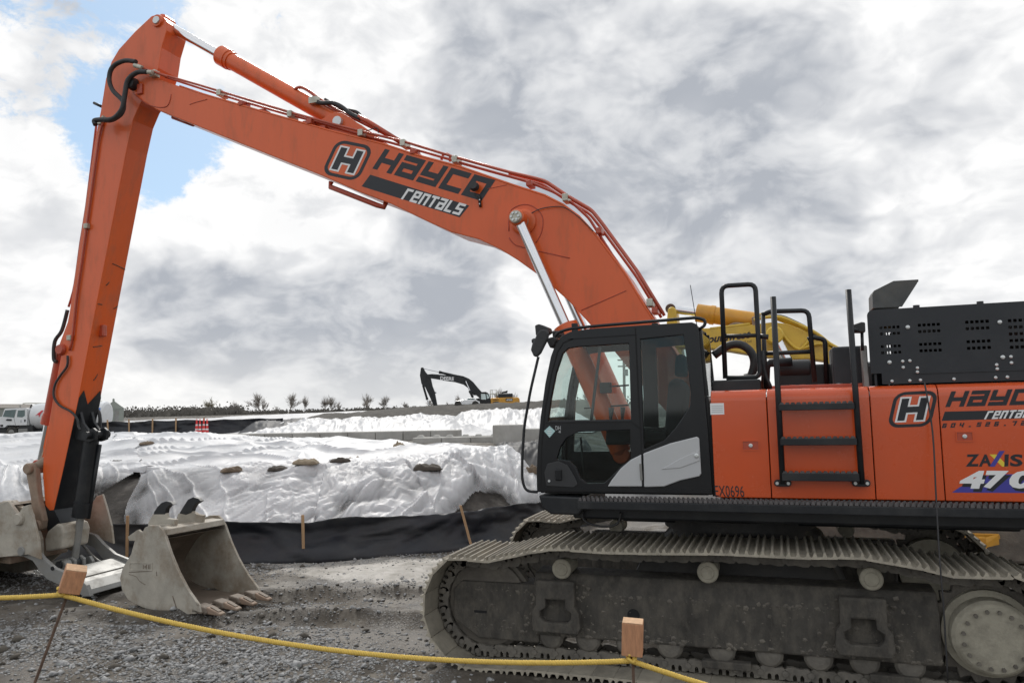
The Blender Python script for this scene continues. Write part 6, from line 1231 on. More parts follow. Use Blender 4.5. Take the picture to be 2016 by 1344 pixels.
MB().prism(xz([(132, 1058), (131, 1030), (137, 1016), (146, 1020), (152, 1032), (164, 1036), (168, 1050), (164, 1064), (150, 1066), (138, 1064)], 0.3), 0.28, 0.36).build('bucket_ear', 'bucket_steel', BK, bevel=0.015)
MB().prism(xz([(70, 1010), (-70, 1005), (-90, 1080), (80, 1098)], 0.0), -0.5, 0.5).build('bucket_core', 'rust_steel', BK, bevel=0.03)
# thumb: two bent arms and a plate of bars
TH = thing('thumb', None, None); TH.parent = EX
arm_px = [(40, 1084), (44, 1073), (56, 1070), (72, 1075), (90, 1096), (112, 1116), (136, 1126), (160, 1136), (176, 1150), (184, 1172), (170, 1172), (150, 1158), (120, 1148), (98, 1138), (84, 1122), (70, 1102), (52, 1094)]
MB().prism(xz(arm_px, -0.55), -0.60, -0.54).build('thumb_arm', 'bare_steel', TH, bevel=0.008)
MB().prism([(p[0], p[1]) for p in xz([(x + 0, y - 0) for x, y in arm_px], -0.55)], 0.46, 0.52).build('thumb_arm', 'bare_steel', TH, bevel=0.008)
q = at(50, 1083, -0.6); MB().lathe((q[0], -0.68, q[2]), (q[0], -0.55, q[2]), [(0, 0.06), (0.1, 0.07), (1, 0.075)], 20).build('thumb_boss', 'bare_steel', TH)
q = at(104, 1118, -0.6); MB().cyl((q[0], -0.612, q[2]), (q[0], -0.6005, q[2]), 0.03, 14).build('lock_hole', 'antifreeze_dark', TH)
th_ = xz([(96, 1128), (112, 1124), (140, 1136), (162, 1146), (176, 1160), (180, 1170), (172, 1170), (150, 1156), (120, 1146)], -0.55); MB().prism(th_, -0.539, 0.459).build('thumb_plate', 'bare_steel', TH, bevel=0.012)
for i in range(3):
    a = at(150 + i * 10, 1142 + i * 8, -0.54); MB().box((a[0] - 0.03, -0.53, a[2] - 0.03), (a[0] + 0.02, 0.45, a[2] + 0.022)).build('thumb_bar', 'frame_mud', TH, bevel=0.008)
for Y in (-0.10, 0.06): MB().prism(xz([(106, 1104), (128, 1098), (150, 1094), (158, 1100), (158, 1118), (150, 1128), (120, 1124)], 0), Y, Y + 0.05).build('clevis', 'bare_steel', TH, bevel=0.01)
MB().prism(xz([(158, 1098), (176, 1094), (182, 1104), (180, 1122), (160, 1124)], 0.2), 0.2, 0.25).build('clevis', 'bare_steel', TH, bevel=0.01)
q = at(143, 1106, 0.0); MB().cyl((q[0], -0.25, q[2]), (q[0], 0.3, q[2]), 0.06, 18).build('clevis_pin', 'black_paint', TH)
q = at(130, 1112, -0.15); MB().lathe((q[0], -0.22, q[2]), (q[0], -0.12, q[2]), [(0, 0.07), (0.5, 0.09), (1, 0.09)], 18).build('clevis_boss', 'bare_steel', TH)
MB().tube(xyz([(156, 1062), (170, 1080), (186, 1098), (206, 1110), (226, 1116), (240, 1124)], 0.44), 0.022, 8, sub=3).build('thumb_rail', 'bare_steel', TH)
MB().prism(xz([(158, 1132), (176, 1124), (232, 1126), (236, 1150), (186, 1160)], 0.3), 0.0, 0.46).build('thumb_plate', 'bare_steel', TH, bevel=0.01)
# ================================================================== THE LOOSE BUCKET
# built in its own frame: x towards the teeth (mouth), y to the right across the width, z up
LBK = thing('digging_bucket', 'muddy tan excavator bucket with four teeth lying on the gravel beside the arm', 'bucket', (0, 0, 0))
# local axes: 'depth' direction points away from the lens to the right, side plate nearly faces the lens
near_o = on_z(350, 1208); yaw = math.radians(-9.3)
LBK.location = (near_o[0], near_o[1], -0.02); LBK.rotation_euler = (0, 0, yaw)
BX = np.array([math.cos(yaw), math.sin(yaw)])
def loc_of(px, py, off=0.0):                          # pixel on a plane parallel to the near side plate -> local x,z
    nrm = np.array([-BX[1], BX[0], 0]); d = ray(px, py); o_ = np.array([near_o[0], near_o[1], 0]) + nrm * off; t = ((o_ - CAM) @ nrm) / (d @ nrm); p = CAM + d * t
    return ((p[0] - near_o[0]) * BX[0] + (p[1] - near_o[1]) * BX[1], p[2] + 0.02)
sp_px = [(251, 1056), (268, 1044), (272, 1042), (276, 1046), (281, 1046), (285, 1038), (293, 1034), (311, 1034), (319, 1042), (326, 1056), (337, 1090), (352, 1126), (370, 1160), (391, 1190), (396, 1204), (382, 1208), (350, 1210), (316, 1205), (280, 1195), (252, 1180), (240, 1160), (236, 1138), (241, 1118), (258, 1090), (265, 1064), (254, 1064)]
SP = [loc_of(*p) for p in sp_px]
BW = 1.02
for y0 in (0.0, BW - 0.035): MB().prism(SP, y0, y0 + 0.035).build('side_plate', 'bucket_steel', LBK, bevel=0.006)
# curved shell from the spill edge round the back to the lip
back = [loc_of(*p) for p in [(326, 1056), (300, 1056), (272, 1075), (260, 1092), (245, 1118), (240, 1140), (245, 1160), (258, 1178), (284, 1191), (318, 1200), (352, 1204), (388, 1202)]]
P = np.array(smooth_path([np.array(p) for p in back], 3)); n = len(P); inn = []
for i in range(n):
    t = P[min(i + 1, n - 1)] - P[max(i - 1, 0)]; t = t / np.linalg.norm(t); inn.append(P[i] + np.array([-t[1], t[0]]) * 0.03)
mb = MB(); 
for i in range(n - 1):
    a, b, c, d_ = P[i], P[i + 1], inn[i + 1], inn[i]; y0, y1 = 0.036, BW - 0.036
    mb.add([(a[0], y0, a[1]), (b[0], y0, b[1]), (b[0], y1, b[1]), (a[0], y1, a[1])], [(0, 1, 2, 3)], True); mb.add([(d_[0], y0, d_[1]), (c[0], y0, c[1]), (c[0], y1, c[1]), (d_[0], y1, d_[1])], [(3, 2, 1, 0)], True)
mb.build('shell', 'bucket_inner', LBK)
a = loc_of(326, 1054); b = loc_of(318, 1040); MB().prism([(a[0] + 0.004, a[1]), (a[0] - 0.02, a[1] + 0.08), (b[0] - 0.16, b[1] + 0.0), (b[0] - 0.16, b[1] - 0.10)], 0.036, BW - 0.036).build('cross_beam', 'bucket_steel', LBK, bevel=0.012)
# two hooked ears that a quick hitch grips, worn dark at the tips
def hook(y, ear, tip):
    E_ = [loc_of(x, yy, y) for x, yy in ear]; MB().prism(E_, y, y + 0.06).build('hook_ear', 'bucket_steel', LBK, bevel=0.01)
    T_ = [loc_of(x, yy, y) for x, yy in tip]; MB().prism(T_, y - 0.003, y + 0.063).build('worn_hook', 'black_paint', LBK, bevel=0.006)
hook(0.26, [(301, 1011), (291, 1029), (292, 1052), (340, 1050), (345, 1022), (328, 1020), (325, 1008)], [(302, 1012), (304, 1006), (310, 997), (318, 989), (328, 986), (336, 988), (341, 993), (333, 995), (327, 1002), (325, 1012)])
hook(0.64, [(350, 1010), (345, 1029), (346, 1046), (394, 1042), (399, 1014), (387, 1012), (378, 1006)], [(353, 1010), (362, 995), (370, 983), (380, 978), (390, 981), (395, 986), (384, 993), (379, 1002), (377, 1009), (366, 1013)])
for y in (0.20, 0.70): q = loc_of(310 + y * 90, 1050 - y * 16, y); MB().box((q[0] - 0.16, y, q[1] - 0.05), (q[0] + 0.06, y + 0.05, q[1] + 0.10)).build('ear_rib', 'bucket_steel', LBK, bevel=0.012)
# lip, four teeth
l0 = loc_of(390, 1202); MB().prism([(l0[0] - 0.12, l0[1] - 0.03), (l0[0] + 0.06, l0[1] - 0.035), (l0[0] + 0.08, l0[1] - 0.01), (l0[0] - 0.12, l0[1] + 0.02)], 0.0, BW).build('lip', 'bucket_inner', LBK, bevel=0.008)
for i in range(4):
    y = 0.02 + i * (BW - 0.22) / 3; x = l0[0] - 0.02; z = l0[1] - 0.01
    MB().prism([(x - 0.10, z - 0.03), (x + 0.12, z - 0.035), (x + 0.16, z - 0.01), (x + 0.10, z + 0.055), (x - 0.06, z + 0.075)], y - 0.0, y + 0.16).build('tooth_adapter', 'bucket_inner', LBK, bevel=0.02)
    vs = [(x + 0.12, y + 0.02, z - 0.03), (x + 0.12, y + 0.14, z - 0.03), (x + 0.12, y + 0.14, z + 0.06), (x + 0.12, y + 0.02, z + 0.06), (x + 0.36, y + 0.035, z - 0.035), (x + 0.36, y + 0.125, z - 0.035), (x + 0.36, y + 0.125, z - 0.005), (x + 0.36, y + 0.035, z - 0.005)]
    t_ = MB().add(vs, [(0, 1, 2, 3), (7, 6, 5, 4), (0, 4, 5, 1), (3, 2, 6, 7), (0, 3, 7, 4), (1, 5, 6, 2)]).build('tooth', 'rust_steel', LBK, bevel=0.012, fix=True)
    MB().obox((x + 0.235, y + 0.08, z + 0.034), (0.075, 0, -0.021), (0, 0.026, 0), (0.0016, 0, 0.0056)).build('tooth_slot', 'bucket_inner', t_)
# side cutter seam, edge bead, data plate
def bead(pix, r, m='bucket_steel', nm='edge_bead', y=-0.004): MB().tube([(p[0], y, p[1]) for p in (loc_of(*q) for q in pix)], r, 6, sub=3).build(nm, m, LBK)
bead([(326, 1056), (337, 1090), (352, 1126), (370, 1160), (391, 1190)], 0.012); bead([(340, 1172), (346, 1190), (352, 1208)], 0.006, 'bucket_inner', 'weld_bead')
a, b = loc_of(255, 1122), loc_of(300, 1107); ff = MB(); plate_with_hole(ff, [(a[0], a[1]), (b[0], a[1] + 0.03), (b[0], b[1]), (a[0], b[1] - 0.03)], [(a[0] + .012, a[1] + .012), (b[0] - .012, a[1] + .042), (b[0] - .012, b[1] - .012), (a[0] + .012, b[1] - .042)], -0.006, -0.0005); ff.build('plate_frame', 'bucket_steel', LBK, fix=True)
bead([(254, 1126), (298, 1123)], 0.004, 'bucket_inner', 'weld_bead', -0.002); bead([(308, 1124), (309, 1133)], 0.004, 'bucket_inner', 'weld_bead', -0.002); bead([(255, 1130), (268, 1134), (275, 1143), (286, 1150)], 0.004, 'bucket_inner', 'scratch', -0.002)
def rubbed(px, w, h):
    q = loc_of(px, 1115); MB().box((q[0], -0.004, q[1] - h / 2), (q[0] + w, -0.0008, q[1] + h / 2)).build('worn_print', 'bucket_inner', LBK)
for px, w, h in ((282, 0.012, 0.05), (285, 0.02, 0.03), (288, 0.012, 0.06), (292, 0.015, 0.05), (295, 0.01, 0.06)): rubbed(px, w, h)

# ================================================================== BARRIER POSTS AND ROPE
def post(px, py_top, py_bot, Dp, base_px, label, tilt, w):
    c_top = dep(px, py_top, Dp); c_bot = dep(px, py_bot, Dp)
    r = thing('barrier_post', label, 'post', (0, 0, 0), group='wood-capped rebar posts', world=True)
    return r
def capped_post(top, bottom, w, dpt, label, yawb, bar_to):
    t, b = np.array(top), np.array(bottom); ax = (t - b) / 2; up = ax / np.linalg.norm(ax)
    foot = np.array(bar_to); r = thing('barrier_post', label, 'post', foot, group='wood-capped rebar posts', world=True)
    WORLD_ROOT[r.name] = Matrix.Translation(Vector([-float(q) for q in foot]))
    s = np.array([math.cos(yawb), math.sin(yawb), 0]); s = s - up * (s @ up); s /= np.linalg.norm(s); f = np.cross(up, s)
    MB().obox((t + b) / 2, s * w, f * dpt, ax).build('wood_cap', 'wood_fresh', r, bevel=0.004)
    MB().obox(t + up * 0.0022, s * w * 0.97, f * dpt * 0.97, up * 0.002).build('end_grain', 'wood_end', r)
    MB().tube([foot, b + up * 0.02], 0.0085, 8).build('rebar', 'rust_wire', r); return r
D1, D2 = 4.3, 4.6
t1, b1 = dep(1246, 1222, D1), dep(1245, 1286, D1); rt3 = np.array([_rt[0], _rt[1], 0])
capped_post(t1, b1, 0.058, 0.045, 'rebar post capped with an upright wood block, in front of the near track', rzc - 0.22, np.array([b1[0], b1[1], 0.0]))
t2, b2 = dep(151, 1118, D2), dep(136, 1162, D2); foot2 = dep(62, 1344, D2); fd = dep(124, 1168, D2); dr = foot2 - fd; foot2 = fd + dr * (fd[2] / -dr[2]) 
foot2[2] = 0.0
capped_post(t2, b2, 0.058, 0.048, 'leaning rebar post with a tilted wood block, at the left by the arm', rzc + 0.5, foot2)
k1 = dep(1243, 1300, D1 - 0.02); k2 = dep(122, 1170, D2 - 0.02)
def sag(a, b, s, n=24): return [a + (b - a) * t + np.array([0, 0, -4 * s * t * (1 - t)]) for t in np.linspace(0, 1, n)]
def twisted(path, r, nm, parent=None):
    P = [np.array(p, float) for p in path]; L = np.cumsum([0] + [np.linalg.norm(P[i + 1] - P[i]) for i in range(len(P) - 1)]); n = int(L[-1] / 0.006); ss = np.linspace(0, L[-1], n)
    Q = np.stack([np.interp(ss, L, [p[j] for p in P]) for j in range(3)], -1); T = np.gradient(Q, axis=0); T /= np.linalg.norm(T, axis=1)[:, None]; A = np.cross(T, (0, 0, 1.0)); A /= np.linalg.norm(A, axis=1)[:, None]; B = np.cross(T, A); mb = MB()
    for k in range(3):
        ph = ss / 0.045 * 2 * math.pi + k * 2.094; mb.tube(list(Q + (A * np.cos(ph)[:, None] + B * np.sin(ph)[:, None]) * r * 0.52), r * 0.60, 5, caps=False)
    return mb.build(nm, 'rope', parent)
ROPE = thing('rope', 'yellow twisted rope strung between the two wood-capped posts', 'rope', k1, world=True)
WORLD_ROOT[ROPE.name] = Matrix.Translation(Vector([-float(q) for q in k1]))
mid_ = dep(640, 1277, (D1 + D2) / 2); chord = (k1 + k2) / 2; sg = max(0.02, chord[2] - mid_[2])
twisted(sag(k2, k1, sg), 0.0145, 'span', ROPE)
kl = dep(-420, 1148, 4.9); twisted(sag(kl, k2, 0.05), 0.0145, 'span', ROPE)
kr = dep(2300, 1500, 3.6); twisted(sag(k1, kr, 0.10), 0.0145, 'span', ROPE)
for k, rad in ((k1, 0.02), (k2, 0.02)):
    pts = [k + np.array([0.022 * math.cos(a) * (1 + 0.2 * math.sin(3 * a)), 0.022 * math.sin(a), 0.012 * math.sin(2 * a) - 0.01 + 0.004 * a]) for a in np.linspace(0, 11, 60)]
    MB().tube(pts, 0.009, 7).build('knot', 'rope', ROPE)
    MB().tube([k, k + np.array([0.02, -0.01, 0.03]), k + np.array([-0.02, -0.012, 0.035])], 0.008, 7, sub=3).build('rope_end', 'rope', ROPE)

# ================================================================== FAR THINGS
# helper: things seen side on are built in a local frame: x to the right of the picture, z up
def far_root(name, label, cat, px, py, d, group=None, turn=0.0):
    p = dep(px, py, d); return thing(name, label, cat, p, rzc + turn, group), d / F_PX
def sx_poly(pix, o, k): return [((x - o[0]) * k, -(y - o[1]) * k - 0.0244 * (x - o[0]) * k) for x, y in pix]   # undo the slight camera roll
# ---- black and amber excavator on the bank
R, k = far_root('excavator', 'distant excavator with black boom lettered DEERE and amber body, on the soil bank', 'excavator', 985, 798, 84.0)
o0 = (985, 798)
def fp(pix, y0, y1, name, m, bevel=0.0, parent=None): return MB().prism(sx_poly(pix, o0, k), y0, y1).build(name, m, parent or R, bevel=bevel)
zb = 1 / 7.2; 
def zp(L): return [(780 + x * zb, 700 + y * zb) for x, y in L]
boom_ = fp(zp([(450, 265), (520, 260), (700, 275), (880, 275), (960, 290), (1040, 325), (1100, 375), (1160, 450), (1225, 525), (1180, 560), (1100, 560), (1060, 490), (1020, 455), (960, 410), (840, 375), (700, 355), (560, 330), (490, 320), (450, 300)]), -0.3, 0.3, 'boom', 'black_paint')
fp(zp([(360, 175), (375, 165), (395, 175), (420, 225), (470, 285), (500, 330), (520, 430), (550, 510), (585, 710), (535, 710), (470, 560), (420, 450), (365, 400), (345, 280)]), -0.22, 0.22, 'arm', 'black_paint')
fp(zp([(535, 505), (578, 522), (560, 535)]), -0.1, 0.1, 'arm_lug', 'black_paint')
def fpt(x, y, yy=0.0): p = sx_poly(zp([(x, y)]), o0, k)[0]; return np.array([p[0], yy, p[1]])
cylinder(fpt(385, 178), fpt(870, 290), 0.47, 0.045, 0.14, R, mat_b='black_paint', eye=0.1)
cylinder(fpt(470, 720), fpt(385, 420), 0.32, 0.06, 0.12, R, mat_b='black_paint', eye=0.1)
cylinder(fpt(990, 352, -0.42), fpt(1090, 590, -0.42), 0.6, 0.07, 0.14, R, mat_b='black_paint', eye=0.1)
o_, e_, t_ = fpt(634, 345, -0.303), fpt(828, 357, -0.303), fpt(636, 293, -0.303); font_text('DEERE', o_, e_ - o_, t_ - o_, boom_, 'white_decal', bold=0.03, lift_by=0.01)
bdy = fp(zp([(1345, 600), (1720, 590), (1750, 605), (1755, 690), (1720, 700), (1345, 705)]), -1.4, 1.4, 'body', 'amber_paint', 0.1)
fp(zp([(1450, 540), (1655, 535), (1655, 595), (1450, 600)]), -1.2, 1.0, 'engine_hood', 'black_paint', 0.05); fp(zp([(1495, 515), (1560, 500), (1585, 490), (1580, 530), (1500, 535)]), -0.6, 0.2, 'exhaust', 'black_paint', 0.03)
fp(zp([(1555, 605), (1655, 603), (1655, 643), (1555, 645)]), -1.412, -1.405, 'name_strip', 'black_decal'); o_, e_, t_ = fpt(1565, 640, -1.414), fpt(1648, 638, -1.414), fpt(1565, 616, -1.414); font_text('470G', o_, e_ - o_, t_ - o_, bdy, 'white_decal', bold=0.03, lift_by=0.004)
cabf = link_obj('cab', plate2d(sx_poly(zp([(1100, 525), (1280, 518), (1310, 535), (1345, 610), (1345, 705), (1190, 700), (1200, 610)]), o0, k), [sx_poly(zp([(1212, 540), (1272, 535), (1285, 630), (1215, 640)]), o0, k), sx_poly(zp([(1288, 540), (1305, 550), (1330, 600), (1295, 610)]), o0, k)], -1.35, -1.25), 'cab_paint', R)
fp(zp([(1105, 523), (1282, 515), (1312, 532), (1318, 545), (1105, 535)]), -1.25, -0.3, 'cab_roof', 'cab_paint'); fp(zp([(1195, 620), (1345, 620), (1345, 703), (1195, 700)]), -1.24, -0.3, 'cab_floor', 'cab_paint'); fp(zp([(1205, 540), (1330, 540), (1335, 618), (1205, 618)]), -0.32, -0.3, 'cab_glazing', 'dark_glass')
for (y0) in (610, 640, 665): fp(zp([(1375, y0 + 10), (1455, y0 + 8), (1455, y0 + 18), (1375, y0 + 20)]), -1.43, -1.41, 'step', 'black_paint', parent=bdy)
for pts in ([(1345, 600), (1342, 490), (1425, 485), (1430, 598)], [(1345, 545), (1428, 540)], [(1372, 700), (1368, 490)], [(1440, 600), (1440, 530)], [(1455, 540), (1455, 490)]): MB().tube([fpt(x, y, -1.2) for x, y in pts], 0.045, 6).build('handrail', 'zinc', R)
fp(zp([(1100, 620), (1190, 600), (1190, 690), (1120, 700)]), -1.3, 1.3, 'boom_foot', 'black_paint', 0.05)
for y_ in (-1.5, 1.1): fp(zp([(1060, 712), (1100, 700), (1680, 700), (1720, 715), (1700, 760), (1080, 760)]), y_, y_ + 0.6, 'track', 'mud_steel', 0.08)
# ---- white pickup in front of it
R, k = far_root('pickup_truck', 'white pickup truck parked in front of the distant excavator', 'pickup truck', 923, 800, 80.0); o0 = (923, 800)
fp(zp([(838, 655), (860, 640), (960, 632), (985, 622), (1130, 622), (1150, 640), (1185, 650), (1185, 690), (1140, 695), (845, 692)]), -0.9, 0.9, 'body', 'white_paint', 0.06)
fp(zp([(1000, 622), (1030, 600), (1110, 600), (1135, 622)]), -0.78, 0.78, 'cab_top', 'white_paint', 0.05); fp(zp([(1008, 621), (1034, 604), (1106, 604), (1126, 621)]), -0.79, -0.785, 'side_window', 'dark_glass')
for x in (885, 1130):
    c = fpt(x, 690); 
    for y_ in (-0.92, 0.72): MB().lathe((c[0], y_, c[2]), (c[0], y_ + 0.2, c[2]), [(0, 0.3), (0.1, 0.37), (0.9, 0.37), (1, 0.3)], 20).build('wheel', 'tyre', R)
# ---- tanker truck at the left
R, k = far_root('tanker_truck', 'white tanker truck with polished tank and blue stripe, partly behind the excavator arm', 'truck', 30, 859, 70.0); o0 = (30, 859); zq = 1 / 7.754
def zp(L): return [(x * zq, 770 + y * zq) for x, y in L]
W2 = 1.2
cabm = fp(zp([(50, 560), (0, 455), (-40, 445), (-50, 430), (20, 405), (150, 388), (180, 285), (190, 265), (520, 255), (535, 270), (540, 515), (360, 520), (330, 515), (250, 520), (210, 555)]), -W2, W2 - 0.1, 'cab', 'white_paint', 0.05)
fp(zp([(200, 290), (362, 280), (335, 400), (165, 385)]), -W2 + 0.02 - 0.03, -W2 - 0.004, 'windscreen', 'dark_glass', parent=cabm)
fp(zp([(392, 292), (495, 285), (500, 370), (460, 395), (380, 390)]), -W2 - 0.012, -W2 - 0.004, 'side_window', 'dark_glass', parent=cabm)
for a_, b_ in (((368, 280), (335, 405)), ((335, 405), (352, 470)), ((540, 265), (538, 515)), ((352, 470), (360, 515))): MB().tube([fpt(*a_, -W2 - 0.003), fpt(*b_, -W2 - 0.003)], 0.012, 5).build('door_seam', 'dark_plastic', cabm)
fp(zp([(488, 430), (515, 425), (510, 460), (495, 465)]), -W2 - 0.03, -W2 - 0.004, 'door_handle', 'dark_plastic', 0.01, cabm); fp(zp([(430, 440), (450, 430), (455, 470), (435, 480)]), -W2 - 0.008, -W2 - 0.004, 'door_emblem', 'grey_decal', parent=cabm)
fp(zp([(215, 430), (240, 418), (300, 420), (310, 435), (295, 450), (225, 445)]), -W2 - 0.05, -W2 - 0.004, 'air_intake', 'dark_plastic', 0.03, cabm); fp(zp([(130, 505), (175, 503), (178, 535), (135, 537)]), -W2 - 0.02, -W2 - 0.004, 'headlight', 'dark_plastic', 0.02, cabm)
fp(zp([(50, 560), (210, 555), (250, 520), (330, 515), (360, 530), (350, 516), (240, 512), (205, 545), (60, 548)]), -W2 - 0.04, -W2 - 0.003, 'wheel_arch', 'dark_plastic', parent=cabm)
fp(zp([(-60, 430), (50, 455), (50, 680), (-60, 690)]), -W2 + 0.02, W2 - 0.15, 'bumper', 'dark_plastic', 0.05); fp(zp([(50, 562), (215, 560), (215, 660), (60, 660)]), -W2 + 0.05, W2 - 0.2, 'front_bumper_side', 'dark_plastic', 0.04)
def wheel(x, y, rr, yy):
    c = fpt(x, y); w = MB().lathe((c[0], yy, c[2]), (c[0], yy + 0.3, c[2]), [(0, rr * 0.55), (0.02, rr * 0.9), (0.15, rr), (0.85, rr), (1, rr * 0.9)], 28).build('wheel', 'tyre', R)
    MB().lathe((c[0], yy - 0.02, c[2]), (c[0], yy + 0.02, c[2]), [(0, rr * 0.22), (0.2, rr * 0.30), (0.5, rr * 0.5), (1, rr * 0.58)], 22).build('rim', 'bare_steel', w)
for yy in (-W2 - 0.02, W2 - 0.4): wheel(302, 620, 0.52, yy)
for x in (1080, 1250):
    for yy in (-W2 - 0.02, W2 - 0.4): wheel(x, 625, 0.52, yy)
fp(zp([(390, 520), (600, 515), (610, 600), (640, 660), (390, 600)]), -W2 + 0.15, W2 - 0.3, 'chassis', 'dark_plastic', 0.03); fp(zp([(405, 568), (540, 562), (540, 640), (405, 645)]), -W2 - 0.02, -W2 + 0.5, 'step_tank', 'bare_steel', 0.03); fp(zp([(560, 540), (1400, 540), (1400, 600), (560, 610)]), -0.5, 0.5, 'frame_rail', 'dark_plastic')
# oval tank
P0, P1 = fpt(548, 385, 0), fpt(1640, 345, 0); tk = MB(); n = 40; xs_ = [0, 0.01, 0.06, 0.93, 0.985, 1.0]; rs_ = [0.80, 0.97, 1.0, 1.0, 0.96, 0.80]
ring_ = []
for q, r_ in zip(xs_, rs_): ring_.append([(P0[0] + (P1[0] - P0[0]) * q, 1.18 * r_ * math.cos(2 * math.pi * j / n), P0[2] + (P1[2] - P0[2]) * 0 + 0.02 + 1.22 * r_ * math.sin(2 * math.pi * j / n)) for j in range(n)])
for i in range(len(ring_) - 1): tk.add(ring_[i] + ring_[i + 1], [(j, (j + 1) % n, n + (j + 1) % n, n + j) for j in range(n)], True)
tk.add(ring_[0], [tuple(range(n))]); tk.add(ring_[-1], [tuple(range(n))[::-1]]); TK = tk.build('tank', 'white_paint', R, fix=True)
tb = MB(); x0 = P0[0] - 0.02; tb.lathe((x0 + 0.02, 0, P0[2]), (x0 - 0.06, 0, P0[2]), [(0, 1.0), (0.5, 0.9), (1, 0.4)], 30); tb.build('tank_head', 'bare_steel', R)
def on_tank(poly, m, nm):                            # print wrapped on the curved side
    pts = []; 
    for x, y in poly: q = fpt(x, y); dz = (q[2] - P0[2] - 0.02) / 1.235; pts.append((q[0], -1.235 * math.sqrt(max(0.02, 1 - min(1, dz * dz))) , q[2]))
    mb = MB(); mb.add(pts, [tuple(range(len(pts)))]); return mb.build(nm, m, TK)

def on_tank_quad(c, m, nm, n=8):                     # bl, br, tr, tl bent round the side
    mb = MB(); g = []
    for i in range(n + 1):
        for j in range(n + 1):
            s_, t_ = i / n, j / n; x = (c[0][0] * (1 - s_) + c[1][0] * s_) * (1 - t_) + (c[3][0] * (1 - s_) + c[2][0] * s_) * t_; y = (c[0][1] * (1 - s_) + c[1][1] * s_) * (1 - t_) + (c[3][1] * (1 - s_) + c[2][1] * s_) * t_
            q = fpt(x, y); dz = (q[2] - P0[2] - 0.02) / 1.235; g.append((q[0], -1.20 * math.sqrt(max(0.02, 1 - min(1, dz * dz))), q[2]))
    mb.add(g, [(i * (n + 1) + j, (i + 1) * (n + 1) + j, (i + 1) * (n + 1) + j + 1, i * (n + 1) + j + 1) for i in range(n) for j in range(n)]); return mb.build(nm, m, TK)
on_tank_quad([(1530, 348), (1632, 345), (1618, 250), (1600, 252)], 'blue_paint', 'blue_stripe'); on_tank_quad([(1495, 348), (1520, 348), (1595, 252), (1585, 252)], 'yellow_decal', 'gold_stripe')
on_tank([(655, 372), (690, 340), (740, 290), (770, 290), (735, 345), (715, 395), (705, 352)], 'red_paint', 'red_mark'); on_tank([(1415, 380), (1445, 365), (1450, 378), (1425, 392)], 'red_paint', 'red_mark')
MB().tube([fpt(365, 190, -0.3), fpt(420, 183, -0.3), fpt(780, 186, -0.3)], 0.05, 6).build('catwalk_rail', 'zinc', R); MB().tube([fpt(330, 260, -0.3), fpt(325, 210, -0.3)], 0.06, 6).build('exhaust_stack', 'bare_steel', R); MB().tube([fpt(515, 260, -0.6), fpt(530, 200, -0.6)], 0.06, 6).build('exhaust_stack', 'dark_plastic', R)
for pts in ([(1455, 195), (1460, 150), (1500, 148), (1505, 190)], [(1535, 195), (1535, 150), (1560, 150), (1562, 195)], [(1440, 180), (1565, 178)]): MB().tube([fpt(x, y, -0.2) for x, y in pts], 0.04, 6).build('manway_rail', 'zinc', R)
# ---- shed and grey building
R, k = far_root('storage_shed', 'small grey gabled metal shed beside the tanker, on the left skyline', 'shed', 223, 822, 88.0, turn=0.5); o0 = (223, 822)
MB().box((-1.05, -1.0, -0.4), (1.05, 2.2, 1.05)).build('wall', 'shed_metal', R)
mb = MB(); mb.add([(-1.15, -1.08, 1.0), (1.15, -1.08, 1.0), (0, -1.08, 1.95), (-1.15, 2.3, 1.0), (1.15, 2.3, 1.0), (0, 2.3, 1.95)], [(0, 1, 2), (5, 4, 3), (0, 2, 5, 3), (1, 4, 5, 2), (0, 3, 4, 1)]); mb.build('roof', 'shed_metal', R)
MB().box((0.1, -1.03, -0.4), (0.55, -1.003, 0.85)).build('door', 'bare_steel', R)
for x in (-0.7, -0.35): MB().box((x - 0.01, -1.02, -0.4), (x + 0.01, -1.003, 1.0)).build('wall_rib', 'shed_metal', R)
MB().lathe((0, 0.4, 1.9), (0, 0.4, 2.25), [(0, 0.12), (0.7, 0.12), (1, 0.02)], 12).build('vent', 'shed_metal', R)
R, k = far_root('warehouse', 'low grey building at the far left edge behind the tanker truck', 'building', -40, 822, 110.0)
MB().box((-9, -3, -0.6), (4.6, 6, 1.35)).build('wall', 'shed_metal', R); mb = MB(); mb.prism([(-9.3, 1.3), (4.9, 1.3), (3.2, 1.9), (1.5, 1.65), (-9.3, 1.75)], -3.2, 6.2); mb.build('roof', 'bark', R)
for x in (-7, -4, -1, 2): MB().box((x, -3.03, 0.0), (x + 1.2, -3.004, 0.9)).build('window', 'dark_glass', R)
# ---- utility pole seen through the cab
R, k = far_root('utility_pole', 'wooden utility pole with cross arms seen through the cab window', 'utility pole', 1229, 797, 60.0)
MB().tube([(0, 0, -1.5), (0.1, 0, 3.8)], [0.13, 0.10], 8).build('mast', 'bark', R)
for z in (3.5, 3.0): MB().box((-0.4, -0.06, z), (0.6, 0.06, z + 0.1)).build('cross_arm', 'bark', R)
MB().lathe((0.2, 0, 2.3), (0.2, 0, 2.8), [(0, 0.2), (1, 0.2)], 12).build('transformer', 'bare_steel', R)

